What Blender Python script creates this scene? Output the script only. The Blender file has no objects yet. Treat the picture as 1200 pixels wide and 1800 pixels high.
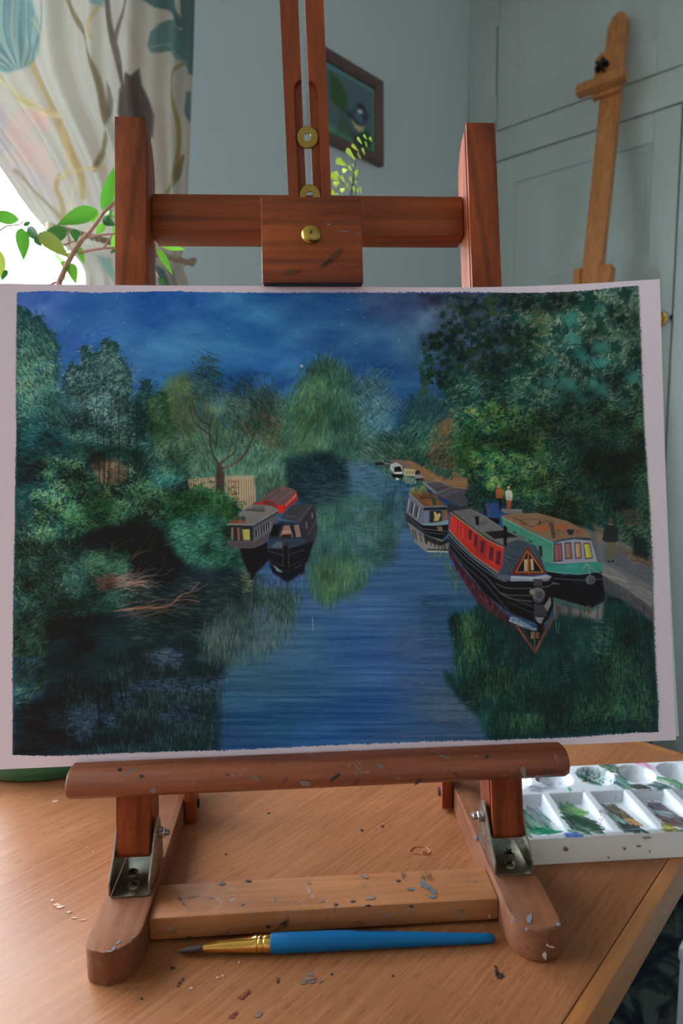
import bpy, bmesh, math, random
import numpy as np
from mathutils import Vector, Matrix

scene = bpy.context.scene
COL = scene.collection

# ------------------------------------------------------------------ camera
def rot3(yaw, pitch, roll):
    cy, sy = math.cos(yaw), math.sin(yaw); cp, sp = math.cos(pitch), math.sin(pitch); cr, sr = math.cos(roll), math.sin(roll)
    Rz = np.array([[cy, -sy, 0], [sy, cy, 0], [0, 0, 1]]); Rx = np.array([[1, 0, 0], [0, cp, -sp], [0, sp, cp]])
    Ry = np.array([[cr, 0, sr], [0, 1, 0], [-sr, 0, cr]])
    return Rz @ Rx @ Ry
CAM = np.array([-.0097, -.3599, .2878]); CR = rot3(-.0622, -.1261, .0125); FPX = 1141.26
cd = bpy.data.cameras.new('camera'); cam = bpy.data.objects.new('camera', cd); COL.objects.link(cam)
cd.sensor_fit = 'VERTICAL'; cd.sensor_height = 36.0; cd.lens = FPX / 1800 * 36.0
cd.clip_start = .02; cd.clip_end = 100
cam.matrix_world = Matrix(((CR[0, 0], CR[0, 2], -CR[0, 1], CAM[0]), (CR[1, 0], CR[1, 2], -CR[1, 1], CAM[1]),
                           (CR[2, 0], CR[2, 2], -CR[2, 1], CAM[2]), (0, 0, 0, 1)))
cd.dof.use_dof = True; cd.dof.focus_distance = .435; cd.dof.aperture_fstop = 10.0
scene.camera = cam

# ------------------------------------------------------------------ sky, exposure
world = bpy.data.worlds.new('world'); scene.world = world; world.use_nodes = True
wb = world.node_tree.nodes['Background']
wb.inputs[0].default_value = (.86, .94, 1.0, 1); wb.inputs[1].default_value = 15.0
scene.view_settings.view_transform = 'Standard'; scene.view_settings.look = 'None'
scene.view_settings.exposure = 0.40; scene.view_settings.gamma = 1.0; scene.view_settings.use_curve_mapping = False
scene.cycles.max_bounces = 14; scene.cycles.diffuse_bounces = 8; scene.cycles.glossy_bounces = 6
scene.cycles.transparent_max_bounces = 16; scene.cycles.transmission_bounces = 8
scene.cycles.use_denoising = True; scene.cycles.sample_clamp_indirect = 8.0
scene.cycles.caustics_reflective = False; scene.cycles.caustics_refractive = False

# ------------------------------------------------------------------ frames
# the room's own axes: A runs along the window wall to the far corner, B from the cupboard side towards the window wall
AZ = math.radians(46.5)
AV = np.array([math.sin(AZ), math.cos(AZ), 0.]); BV = np.array([-math.cos(AZ), math.sin(AZ), 0.])
RZ = math.radians(90) - AZ
C0 = np.array([CAM[0], CAM[1], 0.])
FLOOR = -.74; CEIL = 1.75
D = 1.9                                   # cupboard front, along A from the camera's foot
WE = .9736 * D / 1.55                     # window wall, along B
def room(a, b, z): return C0 + AV * a + BV * b + np.array([0, 0, z])
ROOM = Matrix.Translation((C0[0], C0[1], 0)) @ Matrix.Rotation(RZ, 4, 'Z')
def ray(u, v): return CR @ np.array([(u - 600) / FPX, 1, (900 - v) / FPX])
def onplane(u, v, p0, n):
    d = ray(u, v); p0 = np.array(p0); n = np.array(n); return CAM + d * (((p0 - CAM) @ n) / (d @ n))
def onz(u, v, z=0.): return onplane(u, v, (0, 0, z), (0, 0, 1.))
def atdepth(u, v, dep): return CAM + ray(u, v) * dep
def pix(P):
    P = np.asarray(P, float); d = (P - CAM) @ CR
    return 600 + FPX * d[..., 0] / d[..., 1], 900 - FPX * d[..., 2] / d[..., 1]
LEAN = .1902
UPV = np.array([0, math.sin(LEAN), math.cos(LEAN)]); NV = np.array([0, -math.cos(LEAN), math.sin(LEAN)])
def onlean(u, v, off): return onplane(u, v, NV * off, NV)
LEANM = Matrix(((1, 0, 0, 0), (0, NV[1] * -1, UPV[1], 0), (0, NV[2] * -1, UPV[2], 0), (0, 0, 0, 1)))  # local x, back, up

# ------------------------------------------------------------------ mesh building
class MB:
    def __init__(s): s.v = []; s.f = []
    def add(s, v, f):
        o = len(s.v); s.v += [tuple(map(float, p)) for p in v]; s.f += [tuple(i + o for i in q) for q in f]; return s
    def box(s, x0, x1, y0, y1, z0, z1):
        return s.add([(x0, y0, z0), (x1, y0, z0), (x1, y1, z0), (x0, y1, z0), (x0, y0, z1), (x1, y0, z1), (x1, y1, z1), (x0, y1, z1)],
                     [(0, 3, 2, 1), (4, 5, 6, 7), (0, 1, 5, 4), (1, 2, 6, 5), (2, 3, 7, 6), (3, 0, 4, 7)])
    def prism(s, poly, lo, hi, axis='z'):
        n = len(poly)
        def P(p, h):
            return {'z': (p[0], p[1], h), 'x': (h, p[0], p[1]), 'y': (p[0], h, p[1])}[axis]
        v = [P(p, lo) for p in poly] + [P(p, hi) for p in poly]
        f = [tuple(range(n))[::-1], tuple(range(n, 2 * n))] + [(i, (i + 1) % n, n + (i + 1) % n, n + i) for i in range(n)]
        return s.add(v, f)
    def tube(s, pts, rad, n=8, cap=True):
        pts = [np.array(p, float) for p in pts]; m = len(pts)
        if not hasattr(rad, '__len__'): rad = [rad] * m
        v = []; f = []; ref = None
        for i, p in enumerate(pts):
            t = pts[min(i + 1, m - 1)] - pts[max(i - 1, 0)]; t = t / (np.linalg.norm(t) + 1e-12)
            if ref is None: ref = np.array([0, 0, 1.]) if abs(t[2]) < .9 else np.array([1., 0, 0])
            a = np.cross(t, ref); a /= np.linalg.norm(a); b = np.cross(a, t); ref = b
            for k in range(n):
                w = 2 * math.pi * k / n; v.append(p + rad[i] * (a * math.cos(w) + b * math.sin(w)))
        for i in range(m - 1):
            for k in range(n): f.append((i * n + k, i * n + (k + 1) % n, (i + 1) * n + (k + 1) % n, (i + 1) * n + k))
        if cap: f.append(tuple(range(n))[::-1]); f.append(tuple(range((m - 1) * n, m * n)))
        return s.add(v, f)
    def lathe(s, prof, n=32, c=(0, 0, 0), axis=(0, 0, 1)):
        ax = Vector(axis).normalized(); q = Vector((0, 0, 1)).rotation_difference(ax); v = []; f = []; m = len(prof)
        for r, z in prof:
            for k in range(n):
                w = 2 * math.pi * k / n; p = q @ Vector((max(r, 1e-5) * math.cos(w), max(r, 1e-5) * math.sin(w), z)); v.append((p.x + c[0], p.y + c[1], p.z + c[2]))
        for i in range(m - 1):
            for k in range(n): f.append((i * n + k, i * n + (k + 1) % n, (i + 1) * n + (k + 1) % n, (i + 1) * n + k))
        f.append(tuple(range(n))[::-1]); f.append(tuple(range((m - 1) * n, m * n)))
        return s.add(v, f)
    def xf(s, M):
        s.v = [tuple(M @ Vector(p)) for p in s.v]; return s
    def mesh(s, name, mat, bevel=0, seg=2, smooth=35, pivot=None):
        me = bpy.data.meshes.new(name); bm = bmesh.new()
        px = np.array(pivot if pivot is not None else (0, 0, 0), float)
        vs = [bm.verts.new(tuple(np.array(p) - px)) for p in s.v]
        for f in s.f:
            try: bm.faces.new([vs[i] for i in f])
            except ValueError: pass
        bmesh.ops.recalc_face_normals(bm, faces=bm.faces)
        if bevel:
            es = [e for e in bm.edges if len(e.link_faces) == 2 and e.calc_face_angle(0) > math.radians(40)]
            bmesh.ops.bevel(bm, geom=es, offset=bevel, segments=seg, affect='EDGES', profile=.6, clamp_overlap=True)
        for f in bm.faces: f.smooth = True
        bm.to_mesh(me); bm.free()
        me.set_sharp_from_angle(angle=math.radians(smooth)); me.materials.append(mat)
        return me
    def obj(s, name, mat, parent=None, bevel=0, seg=2, smooth=35, pivot=None):
        me = s.mesh(name, mat, bevel, seg, smooth, pivot)
        return link(name, me, parent, pivot)
def link(name, me, parent=None, loc=None):
    o = bpy.data.objects.new(name, me); COL.objects.link(o)
    if loc is not None: o.location = tuple(map(float, loc))
    if parent is not None:
        o.parent = parent
        o.matrix_parent_inverse = world_of(parent).inverted()
    return o
def world_of(o):
    m = Matrix.LocRotScale(o.location, o.rotation_euler, o.scale)
    if o.parent: m = world_of(o.parent) @ o.matrix_parent_inverse @ m
    return m
def tag(o, label=None, cat=None, group=None, kind=None):
    if label: o['label'] = label
    if cat: o['category'] = cat
    if group: o['group'] = group
    if kind: o['kind'] = kind
    return o
def thing(name, label, cat, loc=(0, 0, 0), group=None):
    o = bpy.data.objects.new(name, None); COL.objects.link(o); o.location = tuple(map(float, loc)); o.empty_display_size = .05
    return tag(o, label, cat, group)
def struct(o): o['kind'] = 'structure'; return o
def rbox(a0, a1, b0, b1, z0, z1):         # box given along the room's axes, in world space
    return MB().box(a0, a1, b0, b1, z0, z1).xf(ROOM)

# ------------------------------------------------------------------ materials
def lin(c):
    c = np.asarray(c, float) / 255.; return np.where(c <= .04045, c / 12.92, ((c + .055) / 1.055) ** 2.4)
def rgb(*c): return tuple(lin(c)) + (1,)
class Mat:
    def __init__(s, name):
        s.m = bpy.data.materials.new(name); s.m.use_nodes = True; s.t = s.m.node_tree; s.b = s.t.nodes['Principled BSDF']
    def n(s, typ, **kw):
        nd = s.t.nodes.new(typ)
        for k, v in kw.items():
            if k.startswith('i_'): nd.inputs[k[2:].replace('_', ' ')].default_value = v
            elif k[0] == 'i' and k[1:].isdigit(): nd.inputs[int(k[1:])].default_value = v
            else: setattr(nd, k, v)
        return nd
    def l(s, a, b): s.t.links.new(a, b)
    def coords(s, scale=(1, 1, 1), rot=(0, 0, 0), kind='Object'):
        tc = s.n('ShaderNodeTexCoord'); mp = s.n('ShaderNodeMapping'); mp.inputs['Scale'].default_value = scale; mp.inputs['Rotation'].default_value = rot
        s.l(tc.outputs[kind], mp.inputs[0]); return mp.outputs[0]
    def noise(s, vec, scale=5, detail=4, rough=.55, dist=0):
        nd = s.n('ShaderNodeTexNoise'); nd.inputs['Scale'].default_value = scale; nd.inputs['Detail'].default_value = detail
        nd.inputs['Roughness'].default_value = rough; nd.inputs['Distortion'].default_value = dist
        s.l(vec, nd.inputs['Vector']); return nd.outputs['Fac']
    def ramp(s, fac, stops, interp='LINEAR'):
        r = s.n('ShaderNodeValToRGB'); r.color_ramp.interpolation = interp; e = r.color_ramp.elements
        while len(e) < len(stops): e.new(.5)
        for q, (p, c) in zip(e, stops): q.position = p; q.color = c if hasattr(c, '__len__') else (c, c, c, 1)
        s.l(fac, r.inputs[0]); return r.outputs[0]
    def mix(s, fac, a, b, mode='MIX'):
        m = s.n('ShaderNodeMix', data_type='RGBA', blend_type=mode)
        for sock, val in ((0, fac), (6, a), (7, b)):
            if hasattr(val, 'is_output'): s.l(val, m.inputs[sock])
            else: m.inputs[sock].default_value = val
        return m.outputs[2]
    def set(s, color=None, rough=None, metal=None, coat=None, spec=None, sub=None):
        b = s.b.inputs
        for key, val in (('Base Color', color), ('Roughness', rough), ('Metallic', metal), ('Coat Weight', coat), ('Specular IOR Level', spec)):
            if val is None: continue
            if hasattr(val, 'is_output'): s.l(val, b[key])
            else: b[key].default_value = val
        return s
    def bump(s, h, strength=.2, dist=.001):
        bp = s.n('ShaderNodeBump'); bp.inputs['Strength'].default_value = strength; bp.inputs['Distance'].default_value = dist
        s.l(h, bp.inputs['Height']); s.l(bp.outputs[0], s.b.inputs['Normal']); return s
def plain(name, color, rough=.5, metal=0, coat=0, noise=0, nscale=20, spec=None):
    m = Mat(name); c = color
    if noise:
        v = m.coords(); f = m.noise(v, nscale); d = tuple(x * (1 - noise) for x in color[:3]) + (1,); c = m.mix(f, d, color)
    m.set(c, rough, metal, coat, spec); return m.m
def wood(name, light, dark, axis=0, scale=1., rough=.4, coat=0., smears=0., smear_cols=None, rot=(0, 0, 0), wear=None, figure=0.):
    m = Mat(name); st = [60., 60., 60.]; st[axis] = 5.
    v = m.coords(tuple(x * scale for x in st), rot)
    f1 = m.noise(v, 1.0, 6, .6, .8); base = m.ramp(f1, [(.3, dark), (.7, light)])
    st2 = [420., 420., 420.]; st2[axis] = 16.
    v2 = m.coords(tuple(x * scale for x in st2), rot); f2 = m.noise(v2, 1.0, 3, .6)
    fine = m.ramp(f2, [(.35, .62), (.6, 1.)])
    base = m.mix(.7, base, fine, 'MULTIPLY')
    if wear is not None:
        vw = m.coords(); fw = m.noise(vw, 30, 5, .65); base = m.mix(m.ramp(fw, [(.45, 0.), (.7, 1.)]), base, wear)
    if figure:
        sf = [26., 26., 26.]; sf[axis] = 3.2; vf = m.coords(tuple(x * scale for x in sf), (.06, .04, .05)); wv = m.n('ShaderNodeTexWave', wave_type='RINGS', rings_direction='XYZ'[axis])
        wv.inputs['Scale'].default_value = 1.1; wv.inputs['Distortion'].default_value = 2.5; wv.inputs['Detail'].default_value = 2; wv.inputs['Detail Scale'].default_value = .6; m.l(vf, wv.inputs['Vector'])
        base = m.mix(figure, base, m.ramp(wv.outputs['Fac'], [(.0, .35), (.28, 1.), (1., 1.)]), 'MULTIPLY')
    rr = rough
    if smears:
        for k, c in enumerate(smear_cols):
            vs = m.coords((1, 1, 1), (k * 1.3, k * .7, k * 2.1)); fs = m.noise(vs, 70 + 25 * k, 5, .62, 1.0)
            mask = m.ramp(fs, [(1 - smears, 0.), (1 - smears + .06, .75)]); base = m.mix(mask, base, c)
    m.set(base, rr, 0, coat); m.b.inputs['Coat Roughness'].default_value = .42
    m.bump(f2, .25, .0004)
    return m.m
def vcol(name, rough=.6, spec=.3, bumpn=None, trans=0.):
    m = Mat(name); a = m.n('ShaderNodeVertexColor', layer_name='Col')
    m.set(a.outputs['Color'], rough, 0, 0, spec)
    if bumpn:
        v = m.coords(); m.bump(m.noise(v, bumpn[0], 3), bumpn[1], .0003)
    if trans:
        tr = m.n('ShaderNodeBsdfTranslucent'); m.l(a.outputs['Color'], tr.inputs['Color']); mx = m.n('ShaderNodeMixShader'); mx.inputs[0].default_value = trans
        out = m.t.nodes['Material Output']; m.l(m.b.outputs[0], mx.inputs[1]); m.l(tr.outputs[0], mx.inputs[2]); m.l(mx.outputs[0], out.inputs[0])
    return m.m
def leafmat(name, color, trans=.5, tcol=None, rough=.35):
    m = Mat(name); v = m.coords(); f = m.noise(v, 60, 3); c = m.mix(f, tuple(x * .8 for x in color[:3]) + (1,), color)
    m.set(c, rough); tr = m.n('ShaderNodeBsdfTranslucent'); tr.inputs['Color'].default_value = tcol or color
    mx = m.n('ShaderNodeMixShader'); mx.inputs[0].default_value = trans
    m.l(m.b.outputs[0], mx.inputs[1]); m.l(tr.outputs[0], mx.inputs[2]); m.l(mx.outputs[0], m.t.nodes['Material Output'].inputs[0]); return m.m
def grid_mesh(name, P, mat, cols=None, keep=None, smooth=True):
    """P: (ny,nx,3) points; cols: (ny,nx,3) linear colours; keep: (ny-1,nx-1) faces kept"""
    ny, nx, _ = P.shape; idx = np.arange(ny * nx).reshape(ny, nx)
    q = np.stack([idx[:-1, :-1], idx[:-1, 1:], idx[1:, 1:], idx[1:, :-1]], -1)
    q = q[keep] if keep is not None else q.reshape(-1, 4)
    V = P.reshape(-1, 3); Cc = None if cols is None else cols.reshape(-1, 3)
    if keep is not None:
        used = np.zeros(ny * nx, bool); used[q.ravel()] = True; remap = np.cumsum(used) - 1; q = remap[q]; V = V[used]; Cc = None if Cc is None else Cc[used]
    me = bpy.data.meshes.new(name); me.vertices.add(len(V)); me.vertices.foreach_set('co', V.astype(np.float32).ravel())
    me.loops.add(len(q) * 4); me.loops.foreach_set('vertex_index', q.astype(np.int32).ravel())
    me.polygons.add(len(q)); me.polygons.foreach_set('loop_start', np.arange(0, len(q) * 4, 4, dtype=np.int32))
    me.polygons.foreach_set('use_smooth', np.full(len(q), smooth))
    me.update(calc_edges=True)
    if Cc is not None: set_cols(me, Cc)
    me.materials.append(mat); return me
def set_cols(me, C):
    at = me.color_attributes.new('Col', 'FLOAT_COLOR', 'POINT'); buf = np.ones((len(C), 4), np.float32); buf[:, :3] = C; at.data.foreach_set('color', buf.ravel())

# ------------------------------------------------------------------ a small brush engine for flat painted things
class Canvas:
    """a picture painted stroke by stroke in numpy; coordinates x right, y down; colours as sRGB 0-255"""
    def __init__(s, x0, y0, x1, y1, k=2, seed=1, base=(200, 200, 200)):
        s.x0, s.y0, s.x1, s.y1, s.k = x0, y0, x1, y1, k
        s.w = int((x1 - x0) * k); s.h = int((y1 - y0) * k)
        s.a = np.empty((s.h, s.w, 3), np.float32); s.a[:] = base; s.rng = np.random.default_rng(seed)
        s.X = (np.arange(s.w) + .5) / k + x0; s.Y = (np.arange(s.h) + .5) / k + y0
    def noise(s, sx, sy, octv=3):
        out = np.zeros((s.h, s.w), np.float32); amp = 1.; tot = 0
        for o in range(octv):
            gw = max(3, int((s.x1 - s.x0) / sx * 2 ** o) + 3); gh = max(3, int((s.y1 - s.y0) / sy * 2 ** o) + 3)
            g = s.rng.random((gh, gw)).astype(np.float32)
            xx = np.linspace(0, gw - 1.001, s.w); yy = np.linspace(0, gh - 1.001, s.h)
            xi = xx.astype(int); yi = yy.astype(int); fx = xx - xi; fy = yy - yi; fx = fx * fx * (3 - 2 * fx); fy = fy * fy * (3 - 2 * fy)
            gx = g[:, xi] * (1 - fx) + g[:, xi + 1] * fx
            out += amp * (gx[yi] * (1 - fy)[:, None] + gx[yi + 1] * fy[:, None]); tot += amp; amp *= .5
        return out / tot
    def _box(s, pts, pad):
        p = np.asarray(pts, float); u = (p[:, 0] - s.x0) * s.k; v = (p[:, 1] - s.y0) * s.k; q = pad * s.k
        a = max(0, int(u.min() - q)); b = min(s.w, int(u.max() + q) + 2); c = max(0, int(v.min() - q)); d = min(s.h, int(v.max() + q) + 2)
        return a, b, c, d
    def blend(s, a, b, c, d, m, color):
        if b <= a or d <= c: return
        reg = s.a[c:d, a:b]; reg += (np.asarray(color, np.float32) - reg) * m[..., None]
    def polymask(s, pts, soft=.5, jag=0):
        a, b, c, d = s._box(pts, soft + 1 + jag)
        if b <= a or d <= c: return a, b, c, d, None
        X, Y = np.meshgrid(s.X[a:b], s.Y[c:d])
        if jag:
            X = X + (s.rng.random(X.shape) - .5) * jag * 2; Y = Y + (s.rng.random(X.shape) - .5) * jag * 2
        inside = np.zeros(X.shape, bool); dist = np.full(X.shape, 1e9)
        p = np.asarray(pts, float); n = len(p)
        for i in range(n):
            ax, ay = p[i]; bx, by = p[(i + 1) % n]
            if ay != by:
                cond = ((ay > Y) != (by > Y)) & (X < (bx - ax) * (Y - ay) / (by - ay) + ax); inside ^= cond
            L2 = (bx - ax) ** 2 + (by - ay) ** 2 + 1e-9; t = np.clip(((X - ax) * (bx - ax) + (Y - ay) * (by - ay)) / L2, 0, 1)
            dist = np.minimum(dist, (X - ax - t * (bx - ax)) ** 2 + (Y - ay - t * (by - ay)) ** 2)
        sd = np.sqrt(dist) * np.where(inside, 1, -1); m = np.clip(.5 + sd / (2 * soft), 0, 1).astype(np.float32)
        return a, b, c, d, m
    def poly(s, pts, color, alpha=1, soft=.4, jag=0, grain=0):
        a, b, c, d, m = s.polymask(pts, soft, jag)
        if m is None: return
        m = m * alpha
        if grain: m = m * (1 - grain * s.rng.random(m.shape).astype(np.float32))
        s.blend(a, b, c, d, m, color)
    def line(s, pts, color, w=1., alpha=1, soft=.4, w2=None):
        p = np.asarray(pts, float); w2 = w if w2 is None else w2
        a, b, c, d = s._box(p, max(w, w2) + soft)
        if b <= a or d <= c: return
        X, Y = np.meshgrid(s.X[a:b], s.Y[c:d]); m = np.zeros(X.shape, np.float32); n = len(p) - 1
        for i in range(n):
            ax, ay = p[i]; bx, by = p[i + 1]; L2 = (bx - ax) ** 2 + (by - ay) ** 2 + 1e-9
            t = np.clip(((X - ax) * (bx - ax) + (Y - ay) * (by - ay)) / L2, 0, 1)
            dd = np.sqrt((X - ax - t * (bx - ax)) ** 2 + (Y - ay - t * (by - ay)) ** 2); ww = (w + (w2 - w) * (i + t) / n) / 2
            m = np.maximum(m, np.clip(.5 + (ww - dd) / (2 * soft), 0, 1))
        s.blend(a, b, c, d, m * alpha, color)
    def curve(s, pts, color, w=1., alpha=1, soft=.4, w2=None, n=6):
        p = np.asarray(pts, float); q = np.vstack([2 * p[0] - p[1], p, 2 * p[-1] - p[-2]]); out = []
        for i in range(1, len(q) - 2):
            for t in np.linspace(0, 1, n, endpoint=False):
                out.append(.5 * ((2 * q[i]) + (-q[i - 1] + q[i + 1]) * t + (2 * q[i - 1] - 5 * q[i] + 4 * q[i + 1] - q[i + 2]) * t * t + (-q[i - 1] + 3 * q[i] - 3 * q[i + 1] + q[i + 2]) * t ** 3))
        out.append(p[-1]); s.line(out, color, w, alpha, soft, w2)
    def blob(s, x, y, r, color, alpha=1, ry=None, soft=.5):
        t = np.linspace(0, 2 * math.pi, 18)[:-1]; s.poly(np.stack([x + r * np.cos(t), y + (ry or r) * np.sin(t)], 1), color, alpha, soft)
    def dabs(s, x, y, ang, ln, wd, col, alpha=.9, taper=.5):
        """many little strokes: arrays of centre, angle (radians, y down), length, width, colour"""
        x, y, ang, ln, wd = np.broadcast_arrays(*[np.asarray(q, float) for q in (x, y, ang, ln, wd)])
        N = len(x); col = np.broadcast_to(np.asarray(col, np.float32), (N, 3)); alpha = np.broadcast_to(np.asarray(alpha, float), (N,))
        k = s.k; cx = (x - s.x0) * k; cy = (y - s.y0) * k; R = int(np.ceil(max((ln / 2 + wd).max() * k, 2))) + 1; g = np.arange(-R, R + 1)
        for st in range(0, N, 4000):
            e = min(N, st + 4000); ix = np.round(cx[st:e]).astype(int); iy = np.round(cy[st:e]).astype(int)
            dx = g[None, None, :] - (cx[st:e] - ix)[:, None, None]; dy = g[None, :, None] - (cy[st:e] - iy)[:, None, None]
            ca = np.cos(ang[st:e])[:, None, None]; sa = np.sin(ang[st:e])[:, None, None]
            u = dx * ca + dy * sa; v = -dx * sa + dy * ca; hl = (ln[st:e] * k / 2)[:, None, None]; hw = (wd[st:e] * k / 2)[:, None, None]
            t = np.clip(u / hl, -1, 1); ww = hw * (1 - taper * t * t); du = np.maximum(np.abs(u) - hl, 0); dd = np.sqrt(du * du + v * v)
            m = (np.clip(.5 + (ww - dd) / 1.2, 0, 1) * alpha[st:e, None, None]).astype(np.float32)
            for i in range(e - st):
                a = ix[i] - R; c = iy[i] - R; a0 = max(a, 0); c0 = max(c, 0); b0 = min(a + 2 * R + 1, s.w); d0 = min(c + 2 * R + 1, s.h)
                if b0 <= a0 or d0 <= c0: continue
                mm = m[i, c0 - c:d0 - c, a0 - a:b0 - a]; reg = s.a[c0:d0, a0:b0]; reg += (col[st + i] - reg) * mm[..., None]
    def inpoly(s, pts, n):
        """n random points inside a polygon"""
        p = np.asarray(pts, float); lo = p.min(0); hi = p.max(0); out = []
        tot = 0
        while tot < n:
            q = lo + (hi - lo) * s.rng.random((n * 2, 2)); ins = np.zeros(len(q), bool)
            for i in range(len(p)):
                ax, ay = p[i]; bx, by = p[(i + 1) % len(p)]
                if ay != by: ins ^= ((ay > q[:, 1]) != (by > q[:, 1])) & (q[:, 0] < (bx - ax) * (q[:, 1] - ay) / (by - ay) + ax)
            out.append(q[ins]); tot += ins.sum()
        return np.concatenate(out)[:n]
    def sample(s, x, y):
        u = np.clip((np.asarray(x) - s.x0) * s.k - .5, 0, s.w - 1.001); v = np.clip((np.asarray(y) - s.y0) * s.k - .5, 0, s.h - 1.001)
        ui = u.astype(int); vi = v.astype(int); fu = (u - ui)[..., None]; fv = (v - vi)[..., None]
        return (s.a[vi, ui] * (1 - fu) + s.a[vi, ui + 1] * fu) * (1 - fv) + (s.a[vi + 1, ui] * (1 - fu) + s.a[vi + 1, ui + 1] * fu) * fv

# ------------------------------------------------------------------ the room
A0, A1, B0, B1 = -2.3, D + .04, -2.4, WE
WT = .16
wall_paint = Mat('wall_paint'); _v = wall_paint.coords(); wall_paint.set(rgb(206, 221, 231), .75, spec=.25); wall_paint.bump(wall_paint.noise(_v, 90, 3), .15, .001); wall_paint = wall_paint.m
white_gloss = plain('white_gloss_paint', rgb(190, 205, 206), .42, spec=.4)
warm_white = plain('warm_white_paint', rgb(214, 206, 200), .7)
ceil_paint = plain('ceiling_paint', rgb(228, 224, 220), .85)
# carpet: dark, with blurred green and blue figures
cm = Mat('patterned_carpet'); _v = cm.coords(); f = cm.noise(_v, 14, 3, .5, 1.5); g = cm.noise(_v, 9, 2, .5, 2.5)
c1 = cm.ramp(f, [(.38, rgb(22, 24, 28)), (.5, rgb(38, 52, 52)), (.62, rgb(70, 78, 76))]); c2 = cm.ramp(g, [(.5, (0, 0, 0, 1)), (.62, (1, 1, 1, 1))])
cm.set(cm.mix(c2, c1, rgb(28, 30, 44)), .95, spec=.1); cm.bump(cm.noise(_v, 500, 2), .6, .003); carpet = cm.m
struct(rbox(A0 - WT, A1 + WT, B0 - WT, B1 + WT, FLOOR - .1, FLOOR).obj('floor', carpet))
struct(rbox(A0 - WT, A1 + WT, B0 - WT, B1 + WT, CEIL, CEIL + .1).obj('ceiling', ceil_paint))
# window wall with its two openings: the one beside the curtain, and an unseen one further left, added to light the painting's front
WA0, WA1, WZ0, WZ1 = -.70, .67, .10, 1.42
OPEN = [(WA0, WA1), (-1.72, -.78)]
w = MB()
for (p, q, z0, z1) in ((A0, -1.72, FLOOR, CEIL), (-.78, WA0, FLOOR, CEIL), (WA1, A1, FLOOR, CEIL), (-1.72, -.78, FLOOR, WZ0), (-1.72, -.78, WZ1, CEIL), (WA0, WA1, FLOOR, WZ0), (WA0, WA1, WZ1, CEIL)):
    w.box(p, q, B1, B1 + WT, z0, z1)
struct(w.xf(ROOM).obj('wall_left', wall_paint))
struct(rbox(A1, A1 + WT, B0, B1, FLOOR, CEIL).obj('wall_right', wall_paint))
struct(rbox(A0, A1, B0 - WT, B0, FLOOR, CEIL).obj('wall_back', warm_white))
struct(rbox(A0 - WT, A0, B0 - WT, B1 + WT, FLOOR, CEIL).obj('wall_front', warm_white))
gm = Mat('window_glass'); tr = gm.n('ShaderNodeBsdfTransparent'); gl = gm.n('ShaderNodeBsdfGlossy'); gl.inputs['Roughness'].default_value = .02
mx = gm.n('ShaderNodeMixShader'); mx.inputs[0].default_value = .05; gm.l(tr.outputs[0], mx.inputs[1]); gm.l(gl.outputs[0], mx.inputs[2]); gm.l(mx.outputs[0], gm.t.nodes['Material Output'].inputs[0])
e = .045
for wi, (x0, x1) in enumerate(OPEN):
    win = struct(thing('window_%d' % (wi + 1), None, None, room((x0 + x1) / 2, B1 + .1, WZ0)))
    fr = MB()
    for (p, q, z0, z1) in ((x0, x0 + e, WZ0, WZ1), (x1 - e, x1, WZ0, WZ1), (x0 + e, x1 - e, WZ0, WZ0 + e), (x0 + e, x1 - e, WZ1 - e, WZ1)):
        fr.box(p, q, B1 + .06, B1 + .12, z0, z1)
    fr.xf(ROOM).obj('window_frame', white_gloss, win, .002)
    t3 = (x1 - x0) / 3
    for m_ in (x0 + t3, x0 + 2 * t3):
        rbox(m_ - .02, m_ + .02, B1 + .065, B1 + .115, WZ0 + e, WZ1 - e).obj('mullion', white_gloss, win, .002)
    rbox(x0 - .04, x1 + .04, B1 - .02, B1 + .06, WZ0 - .025, WZ0).obj('window_sill', white_gloss, win, .003)
    for k in range(3):
        lo = x0 + (e if k == 0 else k * t3 + .02); hi = x0 + (x1 - x0 - e if k == 2 else (k + 1) * t3 - .02)
        rbox(lo, hi, B1 + .088, B1 + .092, WZ0 + e, WZ1 - e).obj('pane', gm.m, win)
    # daylight through the window: a portal that guides the sky's light
    pl = bpy.data.lights.new('window_daylight', 'AREA'); pl.shape = 'RECTANGLE'; pl.size = x1 - x0; pl.size_y = WZ1 - WZ0
    po = bpy.data.objects.new('window_daylight', pl); COL.objects.link(po); pl.cycles.is_portal = True
    po.matrix_world = Matrix.Translation(Vector(room((x0 + x1) / 2, B1 + .14, (WZ0 + WZ1) / 2))) @ Matrix(((AV[0], 0, BV[0], 0), (AV[1], 0, BV[1], 0), (0, 1, 0, 0), (0, 0, 0, 1)))
# baseboards
struct(rbox(A0, A1, B1 - .018, B1, FLOOR, FLOOR + .13).obj('baseboard_left', white_gloss, None, .003))
struct(rbox(A0, A1, B0, B0 + .018, FLOOR, FLOOR + .13).obj('baseboard_back', white_gloss, None, .003))
struct(rbox(A0, A0 + .018, B0 + .018, B1 - .018, FLOOR, FLOOR + .13).obj('baseboard_front', white_gloss, None, .003))
struct(rbox(A1 - .018, A1, B0 + .018, -.85, FLOOR, FLOOR + .13).obj('baseboard_right', white_gloss, None, .003))

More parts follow.
